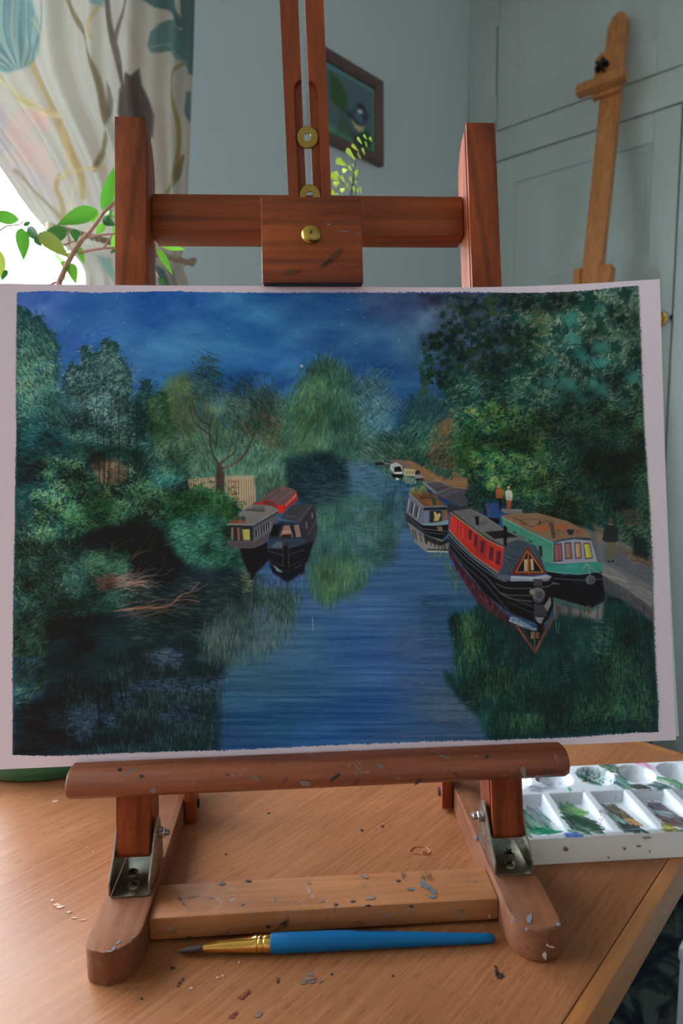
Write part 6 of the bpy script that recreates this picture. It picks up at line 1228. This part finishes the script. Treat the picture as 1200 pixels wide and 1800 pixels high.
    P1((130, 102, 76), (-85, 395), (0, 385), (200, 375), (440, 440), (600, 520), (650, 580), (480, 580), (335, 608), (240, 570), (100, 500), (-80, 420)); field(T1((0, 400), (200, 390), (440, 450), (580, 530), (400, 570), (300, 580), (0, 430)), 170, [(146, 114, 82), (110, 84, 62), (130, 100, 72)], .35, .3, 9, 1., .6)
    L1((66, 54, 46), 1.2, (0, 405), (150, 490), (290, 440)); L1((70, 58, 48), 1., (60, 435), (230, 425)); P1((160, 90, 52), (178, 478), (290, 470), (290, 520), (180, 522)); P1((156, 88, 52), (335, 476), (450, 476), (445, 512), (338, 508)); P1((84, 68, 60), (298, 455), (330, 455), (346, 582), (324, 582)); L1((46, 40, 40), 1., (330, 460), (346, 580)); P1((44, 50, 50), (436, 512), (505, 510), (490, 556), (458, 556)); P1((150, 80, 54), (514, 514), (558, 514), (550, 552), (522, 552)); P1((50, 60, 56), (214, 445), (230, 442), (232, 472), (216, 472))
    P1((66, 134, 112), (-85, 415), (0, 455), (160, 545), (335, 622), (332, 792), (240, 784), (232, 690), (150, 640), (0, 545), (-75, 500)); L1((150, 186, 172), 1.2, (-85, 412), (0, 455), (160, 540), (330, 618)); L1((132, 100, 70), 1.2, (-70, 398), (0, 440), (200, 545), (330, 606)); P1((84, 152, 128), (250, 650), (325, 660), (325, 780), (250, 770), al=.6)
    for (x, y) in ((75, 568), (150, 606), (20, 535)): P1((30, 40, 40), (x - 16, y - 10), (x + 14, y + 2), (x + 14, y + 12), (x - 16, y))
    P1((40, 48, 50), (212, 640), (240, 646), (246, 730), (224, 726)); P1((120, 170, 150), (326, 625), (340, 625), (330, 785), (316, 785), al=.5)
    P1((148, 148, 164), (332, 632), (400, 606), (500, 590), (640, 602), (692, 776), (440, 792), (332, 788)); L1((56, 58, 64), 1.3, (335, 612), (420, 590), (530, 578), (640, 582)); L1((100, 102, 116), 1., (332, 790), (345, 640))
    for q, c in ((((343, 636), (393, 630), (402, 760), (343, 766)), (142, 92, 88)), (((430, 625), (470, 622), (480, 740), (438, 746)), (160, 114, 96)), (((510, 624), (548, 622), (557, 736), (518, 742)), (188, 148, 112)), (((582, 630), (624, 628), (646, 738), (598, 744)), (192, 186, 76))):
        P1((52, 42, 44), *[(x + (-7 if i in (0, 3) else 7), y + (-8 if i < 2 else 8)) for i, (x, y) in enumerate(q)]); P1(c, *q); L1(tuple(int(v_ * .6) for v_ in c), 1., ((q[0][0] + q[1][0]) / 2 + 8, q[0][1]), ((q[2][0] + q[3][0]) / 2 + 10, q[2][1]))
    P1((50, 134, 116), (242, 786), (430, 802), (426, 786), (690, 774), (726, 780), (726, 850), (640, 862), (540, 872), (400, 868), (275, 848)); L1((130, 176, 160), 1., (280, 850), (540, 874), (640, 862)); P1((64, 150, 130), (440, 800), (690, 782), (600, 810), (440, 830), al=.5)
    L1((104, 106, 110), 1., (330, 908), (600, 925), (735, 912)); L1((110, 112, 116), 1., (330, 940), (480, 985), (640, 990), (742, 950)); C.blob(900 + 635 / 4.615, 820 + 920 / 4.615, 8.6, (88, 98, 102)); C.blob(900 + 642 / 4.615, 820 + 925 / 4.615, 6, (66, 76, 82), .8); L1((150, 146, 140), 1.3, (605, 795), (622, 830), (628, 882)); L1((160, 156, 148), 1.4, (575, 830), (600, 790), (625, 800)); C.curve(T1((622, 802), (680, 850), (740, 875), (840, 905), (930, 930)), (150, 146, 138), 1.4, .8)
    # its reflection
    T2 = lambda *q: [(940 + x / 5.217, 960 + y / 5.217) for x, y in q]
    P2 = lambda col, *q, **k: C.poly(T2(*q), col, k.get('al', 1), k.get('s', .6)); L2 = lambda col, w, *q: C.line(T2(*q), col, w, .8)
    P2((22, 26, 30), (150, 350), (630, 350), (640, 520), (520, 570), (160, 470)); P2((20, 46, 42), (640, 460), (800, 500), (1080, 700), (1090, 760), (640, 760), s=4); P2((104, 102, 104), (160, 470), (520, 575), (640, 500), (650, 650), (520, 702), (340, 702), (180, 668)); P2((62, 92, 88), (158, 465), (520, 570), (610, 520), (600, 560), (500, 610), (180, 530))
    for (x0, x1) in ((185, 245), (300, 340), (400, 430), (475, 515), (560, 585)): P2((84, 68, 62), (x0, 540), (x1, 550), (x1 - 2, 662), (x0 + 4, 655), al=.85)
    P2((120, 108, 76), (480, 620), (518, 620), (516, 660), (484, 660), al=.8); L2((136, 128, 122), 1., (180, 670), (340, 704), (520, 704), (640, 655)); L2((96, 110, 112), 1.2, (560, 590), (650, 545), (740, 535), (860, 550)); P2((24, 26, 30), (690, 470), (770, 480), (820, 530), (700, 530)); P2((130, 100, 70), (705, 640), (750, 630), (750, 645), (710, 655), al=.8); L2((70, 110, 104), 1.4, (190, 690), (200, 800)); L2((70, 110, 104), 1.4, (220, 700), (215, 800)); L2((80, 116, 108), 1.2, (180, 828), (205, 810), (225, 826))
    # red boat
    P7((104, 104, 104), (625, 545), (770, 528), (900, 600), (1040, 690), (1190, 755), (1230, 800), (1040, 850), (960, 810), (800, 728), (660, 610)); field(T7((650, 555), (770, 540), (1000, 680), (900, 710), (700, 610)), 70, [(128, 126, 124), (84, 84, 86), (116, 104, 98)], .6, .2, 10, 1.2, .5); P7((36, 36, 36), (888, 715), (1040, 702), (1155, 756), (960, 772)); P7((18, 18, 21), (806, 588), (838, 590), (836, 660), (814, 662)); P7((74, 74, 78), (840, 640), (900, 625), (900, 650), (840, 662), al=.7); L7((150, 146, 134), 1., (765, 528), (900, 600), (1040, 695)); L7((34, 32, 32), 1.4, (630, 560), (800, 720), (960, 800), (1040, 842))
    T9 = lambda *q: [(780 + x / 5.4545, 900 + y / 5.4545) for x, y in q]
    P9 = lambda col, *q, **k: C.poly(T9(*q), col, k.get('al', 1), k.get('s', .45)); L9 = lambda col, w, *q: C.curve(T9(*q), col, w, .9)
    # reflection first, then hull
    P9((58, 34, 42), (40, 330), (150, 500), (350, 740), (550, 940), (720, 1090), (800, 1200), (640, 1150), (330, 880), (150, 600), (60, 430), s=1.5); field(T9((60, 400), (350, 750), (640, 1040), (700, 1120), (330, 870), (150, 590)), 160, [(128, 52, 56), (96, 40, 48), (70, 36, 44)], 1.25, .15, 10, 1.3, .6)
    for i in range(9): x = 110 + i * 62; L9((40, 28, 34), 2.2, (x, 480 + i * 66), (x + 20, 560 + i * 66))
    P9((22, 24, 28), (35, 170), (150, 290), (300, 430), (520, 600), (560, 655), (850, 665), (1030, 640), (1038, 720), (1052, 900), (1010, 1010), (925, 1110), (860, 1060), (620, 960), (400, 790), (200, 540), (60, 350))
    P9((70, 78, 90), (40, 160), (150, 280), (300, 425), (520, 590), (545, 640), (300, 470), (150, 335), (45, 220)); L9((126, 134, 146), 1.2, (45, 215), (150, 330), (330, 480), (540, 640)); L9((96, 104, 116), 1.6, (45, 250), (160, 370), (360, 540), (540, 650), (600, 665)); L9((78, 86, 98), 2., (50, 290), (200, 450), (400, 620), (535, 770), (650, 830), (840, 858)); L9((52, 58, 68), 3., (70, 360), (220, 530), (400, 690), (560, 880), (660, 990))
    L9((116, 118, 122), 1.1, (500, 690), (620, 730), (840, 730)); L9((112, 114, 118), 1.1, (545, 775), (640, 798), (830, 800)); L9((96, 98, 102), 1.1, (560, 790), (700, 850), (850, 905)); L9((84, 86, 90), 1., (600, 860), (720, 910), (840, 965)); L9((120, 122, 126), 1.1, (940, 720), (1000, 712), (1040, 690))
    P9((182, 52, 44), (66, 15), (200, 118), (400, 268), (578, 350), (556, 525), (520, 578), (300, 425), (150, 280), (48, 165)); P9((206, 60, 52), (70, 40), (200, 140), (200, 250), (150, 260), (60, 150), al=.5); P9((120, 40, 42), (300, 230), (420, 310), (400, 460), (300, 400), al=.35)
    for q in (((238, 172), (268, 180), (260, 268), (232, 258)), ((292, 214), (326, 226), (312, 342), (284, 322)), ((356, 262), (396, 284), (378, 402), (344, 380)), ((438, 326), (482, 344), (466, 468), (428, 448)), ((504, 366), (552, 378), (536, 512), (494, 494))): P9((92, 38, 50), *q); L9((150, 60, 60), .8, q[0], q[3])
    for (x, y) in ((135, 100), (165, 122), (205, 152)): L9((130, 36, 40), 1.3, (x, y), (x - 8, y + 110))
    L9((196, 156, 78), 1.3, (64, 4), (200, 108), (400, 256), (578, 344)); L9((52, 44, 40), 1.4, (60, -12), (200, 92), (400, 238), (575, 328)); L9((206, 176, 110), 1., (48, 168), (150, 283), (300, 428), (520, 580))
    P9((60, 74, 84), (574, 346), (600, 300), (700, 268), (790, 286), (870, 318), (935, 440), (975, 570), (820, 594), (520, 596), (556, 525)); 
    for pts in (((590, 340), (640, 400), (700, 420)), ((580, 380), (660, 420), (740, 400)), ((580, 420), (640, 470), (700, 520)), ((620, 330), (700, 330), (790, 300)), ((570, 460), (620, 540), (640, 590)), ((600, 440), (680, 470), (700, 470)), ((880, 330), (900, 400), (930, 470))): L9((38, 48, 56), 1.2, *pts); L9((92, 106, 114), .8, *[(x + 8, y - 8) for x, y in pts])
    P9((14, 15, 18), (570, 160), (585, 128), (606, 160), (600, 330), (572, 330)); P9((20, 22, 24), (556, 150), (580, 128), (612, 156), (590, 170))
    P9((112, 38, 30), (800, 328), (988, 588), (820, 604), (640, 602)); P9((24, 32, 36), (800, 372), (942, 570), (820, 576), (698, 572)); 
    for q in (((800, 366), (948, 574), (692, 576), (800, 366)),): C.line(T9(*q), (186, 152, 80), 1.3, .9)
    P9((112, 38, 30), (796, 340), (816, 350), (826, 600), (806, 602)); L9((190, 156, 84), .9, (806, 372), (814, 590)); P9((196, 158, 126), (768, 455), (800, 452), (802, 566), (768, 568)); P9((190, 152, 120), (828, 450), (852, 448), (862, 556), (834, 560)); L9((130, 96, 76), .9, (782, 456), (784, 566))
    P9((84, 92, 100), (515, 595), (640, 608), (640, 662), (560, 655)); P9((152, 158, 176), (640, 612), (860, 620), (985, 600), (1034, 620), (1000, 655), (860, 662), (640, 664)); L9((190, 194, 204), 1., (650, 620), (850, 630)); L9((96, 100, 108), 1., (650, 648), (850, 652)); P9((130, 116, 114), (940, 640), (1030, 622), (1000, 665), (945, 668), al=.7)
    P9((62, 60, 64), (856, 640), (944, 644), (940, 715), (858, 712)); C.blob(780 + 905 / 5.4545, 900 + 790 / 5.4545, 11.5, (92, 90, 92), 1, 12.5); C.blob(780 + 845 / 5.4545, 900 + 765 / 5.4545, 5, (120, 116, 104)); C.blob(780 + 915 / 5.4545, 900 + 800 / 5.4545, 6.5, (66, 68, 74), .8); L9((130, 126, 118), 1., (850, 740), (905, 730), (955, 770)); L9((120, 116, 112), 1., (860, 850), (900, 870), (950, 850))
    P9((58, 56, 60), (862, 880), (975, 890), (985, 1000), (860, 1000), s=1); P9((116, 112, 116), (960, 900), (1020, 810), (1028, 880), (990, 960)); P9((120, 118, 124), (868, 1005), (960, 1010), (930, 1075), (890, 1050)); 
    P9((126, 136, 156), (640, 1005), (672, 1003), (890, 1122), (892, 1148), (800, 1120), (620, 1048)); L9((96, 104, 122), 1., (660, 1020), (860, 1120))
    P9((20, 34, 34), (720, 1100), (860, 1140), (960, 1120), (1040, 1000), (872, 1340), s=1)
    C.line(T9((700, 1092), (872, 1348), (1044, 1006)), (128, 62, 48), 3.2, .85); C.line(T9((745, 1110), (872, 1320), (1010, 1040)), (150, 96, 66), 1., .6); P9((150, 104, 70), (832, 1146), (868, 1150), (862, 1222), (834, 1212)); P9((124, 74, 58), (880, 1150), (915, 1150), (905, 1220), (882, 1215)); L9((160, 120, 96), 1., (868, 1150), (868, 1310)); P9((24, 24, 28), (890, 1080), (960, 1080), (940, 1160), (900, 1150))
    # --- dark green reflection, lower right
    gr = [(788, 1088), (800, 1076), (822, 1080), (842, 1060), (870, 1082), (905, 1105), (930, 1130), (942, 1146), (972, 1090), (985, 1078), (1058, 1090), (1062, 1040), (1110, 1072), (1149, 1098), (1156, 1286), (860, 1302), (846, 1280), (842, 1262), (812, 1236), (782, 1196), (780, 1180), (800, 1184), (798, 1150)]
    a, b, c0, d, m = C.polymask(gr, 3, 3)
    hold = C.a.copy(); C.poly(gr, (22, 50, 46), .93, 4, 3)
    field(gr, 1500, [(30, 66, 50), (20, 44, 42), (48, 84, 54), (34, 72, 66)], math.pi / 2, .08, 16, 1.6, .5)
    for (cx, cy, w_, h_, n) in ((830, 1130, 28, 50, 260), (880, 1200, 60, 40, 260), (1090, 1180, 50, 60, 420), (1050, 1250, 80, 30, 380), (930, 1270, 60, 24, 240), (1130, 1240, 20, 40, 150), (820, 1100, 22, 26, 120)):
        q = R.normal(0, .5, (n, 2)) * A(w_, h_) + A(cx, cy); ins = (q[:, 0] > 790) & (q[:, 0] < 1152) & (q[:, 1] < 1296); q = q[ins]; k = len(q)
        C.dabs(q[:, 0], q[:, 1], math.pi / 2 + R.normal(0, .1, k), 10 * (.4 + R.random(k)), 1.2, np.array([(84, 118, 58), (60, 102, 56), (104, 132, 70), (56, 100, 84)], float)[R.integers(0, 4, k)] + R.normal(0, 6, (k, 1)), .5)
    field([(1040, 1090), (1080, 1095), (1075, 1160), (1040, 1150)], 130, [(80, 112, 100), (56, 92, 84), (104, 134, 112)], 0, .06, 9, .9, .55); field([(985, 1165), (1000, 1160), (1000, 1200), (985, 1200)], 40, [(80, 116, 112)], 0, .1, 6, 1., .6)
    field([(790, 1090), (1150, 1100), (1154, 1286), (860, 1300), (800, 1200)], 2600, [(18, 44, 40), (30, 64, 52), (14, 34, 34), (48, 84, 66)], 0, .05, 13, .8, .4)
    field([(1090, 1160), (1150, 1160), (1154, 1270), (1090, 1270)], 260, [(66, 96, 92), (44, 76, 72), (90, 118, 100)], 0, .08, 8, .9, .45)
    field([(905, 1110), (945, 1150), (900, 1180), (880, 1130)], 120, [(30, 36, 42), (40, 48, 52)], 1.5, .1, 14, 1.4, .5)
    mm = C.a[c0:d, a:b]; keepb = hold[c0:d, a:b]; mm[:] = keepb + (mm - keepb) * m[..., None] if False else mm
    C.line(T9((720, 1124), (872, 1348), (1034, 1030)), (128, 62, 48), 3., .8); L2((70, 110, 104), 1.3, (190, 700), (200, 800)); L2((70, 110, 104), 1.3, (222, 700), (214, 800))
    shade(gr, 70, 60, .72, 1.06, 4); shade(gr, 22, 40, .84, 1.10, 4)
    # dark ripples and lights in the blue water
    for (x0, x1, y0, y1, n, c) in ((735, 790, 1044, 1070, 60, (40, 50, 66)), (740, 785, 1070, 1118, 90, (54, 62, 82)), (690, 750, 1185, 1205, 60, (60, 64, 84)), (735, 785, 1118, 1140, 50, (34, 58, 82)), (760, 830, 1230, 1275, 110, (76, 84, 96)), (700, 760, 1285, 1298, 40, (70, 74, 90))):
        C.dabs(R.uniform(x0, x1, n), R.uniform(y0, y1, n), R.normal(0, .05, n), 12, 1., A(*c) + R.normal(0, 6, (n, 1)), .5)
    field([(790, 1020), (830, 1040), (840, 1070), (800, 1075)], 120, [(60, 96, 112), (44, 76, 92)], 1.5, .1, 7, .9, .5); field([(780, 985), (800, 1000), (815, 1040), (790, 1030)], 130, [(66, 96, 56), (44, 76, 60), (84, 112, 70)], 1.5, .1, 8, 1., .6)
    C.line([(549, 1085), (550, 1108)], (150, 160, 168), 1.6, .5)
    # stars
    for i, (x, y) in enumerate(((77, 541), (137, 555), (121, 563), (218, 567), (261, 607), (246, 650), (205, 523), (350, 537), (402, 577), (633, 526), (611, 544), (626, 604), (640, 558), (701, 597), (714, 575), (741, 618), (600, 571), (797, 1123), (731, 1156), (679, 1166), (755, 1175), (680, 1190), (742, 1200), (798, 1174))): C.blob(x, y, .75 if i < 17 else .6, (196, 192, 184), .8, None, .6)
    C.blob(530, 643.5, 2.0, (206, 192, 180), .9)
    # signature, in dark strokes
    T3 = lambda q: [(880 + x / 3.75, 1120 + y / 3.75) for x, y in q]
    for q in ([(525, 575), (545, 560), (570, 540)], [(560, 540), (545, 572)], [(552, 542), (580, 532), (602, 545), (590, 570), (560, 580), (545, 574)], [(622, 558), (608, 562), (606, 574), (620, 572), (626, 558), (628, 573)], [(634, 558), (640, 574), (652, 556)], [(656, 558), (656, 572), (664, 568)], [(672, 558), (672, 572), (680, 566)], [(700, 560), (686, 562), (684, 574), (698, 570), (712, 530), (702, 573)], [(752, 536), (732, 540), (735, 553), (750, 552), (732, 560), (730, 576), (760, 572)], [(790, 556), (772, 562), (772, 574), (790, 570)], [(812, 556), (796, 562), (798, 574), (816, 568)], [(836, 528), (824, 572), (834, 570)], [(842, 564), (858, 560), (852, 552), (842, 562), (848, 572), (866, 566)], [(890, 548), (874, 552), (890, 560), (884, 570), (868, 568)], [(905, 535), (920, 530)], [(700, 532), (745, 526)]): C.curve(T3(q), (14, 22, 22), 1.25, .9, .35)
    shade([(705, 865), (830, 850), (1045, 925), (1062, 1040), (965, 1150), (780, 960), (715, 930)], 30, 30, .84, .92, 3); shade([(400, 890), (490, 850), (558, 880), (550, 980), (505, 1030), (470, 980), (395, 960)], 30, 30, .86, .94, 3)
    lu = (C.a @ np.array([.3, .6, .1], np.float32))[..., None]; C.a += (lu - C.a) * .04; C.a *= (.945 - .07 * np.clip((C.X - 650) / 480, 0, 1))[None, :, None]  # final grade; right side darkened, the light's falloff worked into the colours
    # --- outline of the painted area, ragged like brush ends, with an olive rim at the sides
    L_ = [(30, 514), (28.5, 600), (28, 700), (29, 760), (27, 830), (26, 930), (24.5, 1000), (23, 1080), (22, 1180), (22.5, 1260), (22, 1327)]
    Bt = [(60, 1328), (107, 1328), (187, 1324.5), (300, 1320.5), (436, 1316.5), (530, 1311), (637, 1306.5), (740, 1303), (830, 1300), (880, 1299), (987, 1296), (1067, 1290), (1120, 1286), (1156, 1284.5)]
    Rt = [(1157, 1240), (1152, 1170), (1149, 1100), (1147, 1000), (1142, 900), (1137, 830), (1131, 740), (1128, 650), (1125, 580), (1121, 502)]
    Tp = [(1090, 505), (1035, 511), (990, 514), (960, 515), (900, 515.5), (860, 515), (780, 515), (700, 515), (600, 514.5), (450, 515), (322, 513.5), (318, 512), (250, 513.5), (175, 515), (120, 513.5), (87, 512), (50, 513.5)]
    C.line(L_, (96, 104, 84), 2., .55); C.line(Rt, (104, 108, 84), 2.4, .6); C.line(Tp[5:], (54, 72, 140), 2.4, .5)
    out = L_ + Bt + Rt + Tp
    M = np.zeros((C.h, C.w), np.float32); a, b, c0, d, m = C.polymask(out, .8, .9); M[c0:d, a:b] = m
    S = Canvas(C.x0, C.y0, C.x1, C.y1, C.k, 3, 0)
    S.a[:] = M[..., None]
    def bristles(T, n, ang, ln):
        e = np.array(T, float); k = R.integers(0, len(e) - 1, n); t = R.random((n, 1)); q = e[k] * (1 - t) + e[k + 1] * t + R.normal(0, .6, (n, 2)); S.dabs(q[:, 0], q[:, 1], ang + R.normal(0, .25, n), ln * (.4 + R.random(n)), 1.0, A(1, 1, 1) * np.ones((n, 1)), .8)
    bristles(L_, 260, .1, 2.2); bristles(Bt[3:], 420, 1.4, 4.); bristles(Bt, 260, .1, 4); bristles(Rt, 260, .3, 3.); bristles(Tp, 380, .1, 4)
    bristles([(860, 515), (780, 515), (700, 514)], 90, 1.5, 6)
    C.mask_sample = lambda x, y: S.sample(x, y)[..., 0]
    return C

# ------------------------------------------------------------------ the landscape painting on the ledge
PXL, PXR, PS0, PS1 = -.1962, .2229, .0922, .3854
_ox = np.array([-.21, -.196, -.15, -.1, -.05, 0, .05, .1, .13, .16, .19, .224, .235]); _oy = np.array([.0074, .0068, .0052, .004, .0033, .0028, .0020, .0014, .0026, .0054, .0096, .0148, .0166])
_pf = np.polyfit(_ox, _oy, 6)
def sheet(x, s, d=0.):
    t = np.clip((s - PS0) / (PS1 - PS0), 0, 1); off = .004 + (np.polyval(_pf, x) - .004) * t ** 1.4 + d
    return np.stack([np.asarray(x) + 0 * off, UPV[1] * s + NV[1] * off, UPV[2] * s + NV[2] * off], -1)
painting = thing('landscape_painting', 'unframed canal landscape painting with narrowboats on white paper, standing on the table easel', 'painting', (0, .018, PS0))
paper_m = Mat('white_paper'); _v = paper_m.coords(); paper_m.set(rgb(238, 222, 238), .7, spec=.2); paper_m.bump(paper_m.noise(_v, 900, 3), .12, .0002); paper_m = paper_m.m
def thick_sheet(name, fn, nx, ny, th, mat, par):
    X, S = np.meshgrid(np.linspace(0, 1, nx), np.linspace(1, 0, ny)); F = fn(X, S, 0).reshape(-1, 3); Bk = fn(X, S, -th).reshape(-1, 3); n = nx * ny
    q = [(i * nx + j, i * nx + j + 1, (i + 1) * nx + j + 1, (i + 1) * nx + j) for i in range(ny - 1) for j in range(nx - 1)]
    per = [j for j in range(nx)] + [i * nx + nx - 1 for i in range(1, ny)] + [(ny - 1) * nx + j for j in range(nx - 2, -1, -1)] + [i * nx for i in range(ny - 2, 0, -1)]
    f = q + [tuple(n + k for k in w[::-1]) for w in q] + [(per[i], per[(i + 1) % len(per)], n + per[(i + 1) % len(per)], n + per[i]) for i in range(len(per))]
    return MB().add(list(F) + list(Bk), f).obj(name, mat, par)
thick_sheet('paper_sheet', lambda X, S, d: sheet(PXL + (PXR - PXL) * X, PS0 + (PS1 - PS0) * S, d - .00018), 90, 50, .0002, paper_m, painting)
def under(X, S, d):
    x = -.186 + .4115 * X; s = PS0 + .0012 + .288 * S; c_, s_ = math.cos(.012), math.sin(.012); x2 = .2265 + (x - .2265) * c_ - (s - PS0) * s_ - .0005; q2 = PS0 + (x - .2265) * s_ * .2 + (s - PS0) * c_ + .0012
    return sheet(x2, q2, d - .0005)
backing = tag(thick_sheet('backing_sheet', under, 60, 30, .0002, plain('pale_blue_paper', rgb(206, 220, 232), .6), None), 'pale bluish sheet of paper tucked behind the painting, its corner showing at lower right', 'paper')
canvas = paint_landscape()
nx, ny = 1130, 830
X, S = np.meshgrid(np.linspace(PXL + .003, PXR - .002, nx), np.linspace(PS1 - .001, PS0 + .002, ny))
G = sheet(X, S); gx, gy = pix(G)
mask = canvas.mask_sample(gx, gy); keep = (mask[:-1, :-1] + mask[1:, :-1] + mask[:-1, 1:] + mask[1:, 1:]) > 1.6
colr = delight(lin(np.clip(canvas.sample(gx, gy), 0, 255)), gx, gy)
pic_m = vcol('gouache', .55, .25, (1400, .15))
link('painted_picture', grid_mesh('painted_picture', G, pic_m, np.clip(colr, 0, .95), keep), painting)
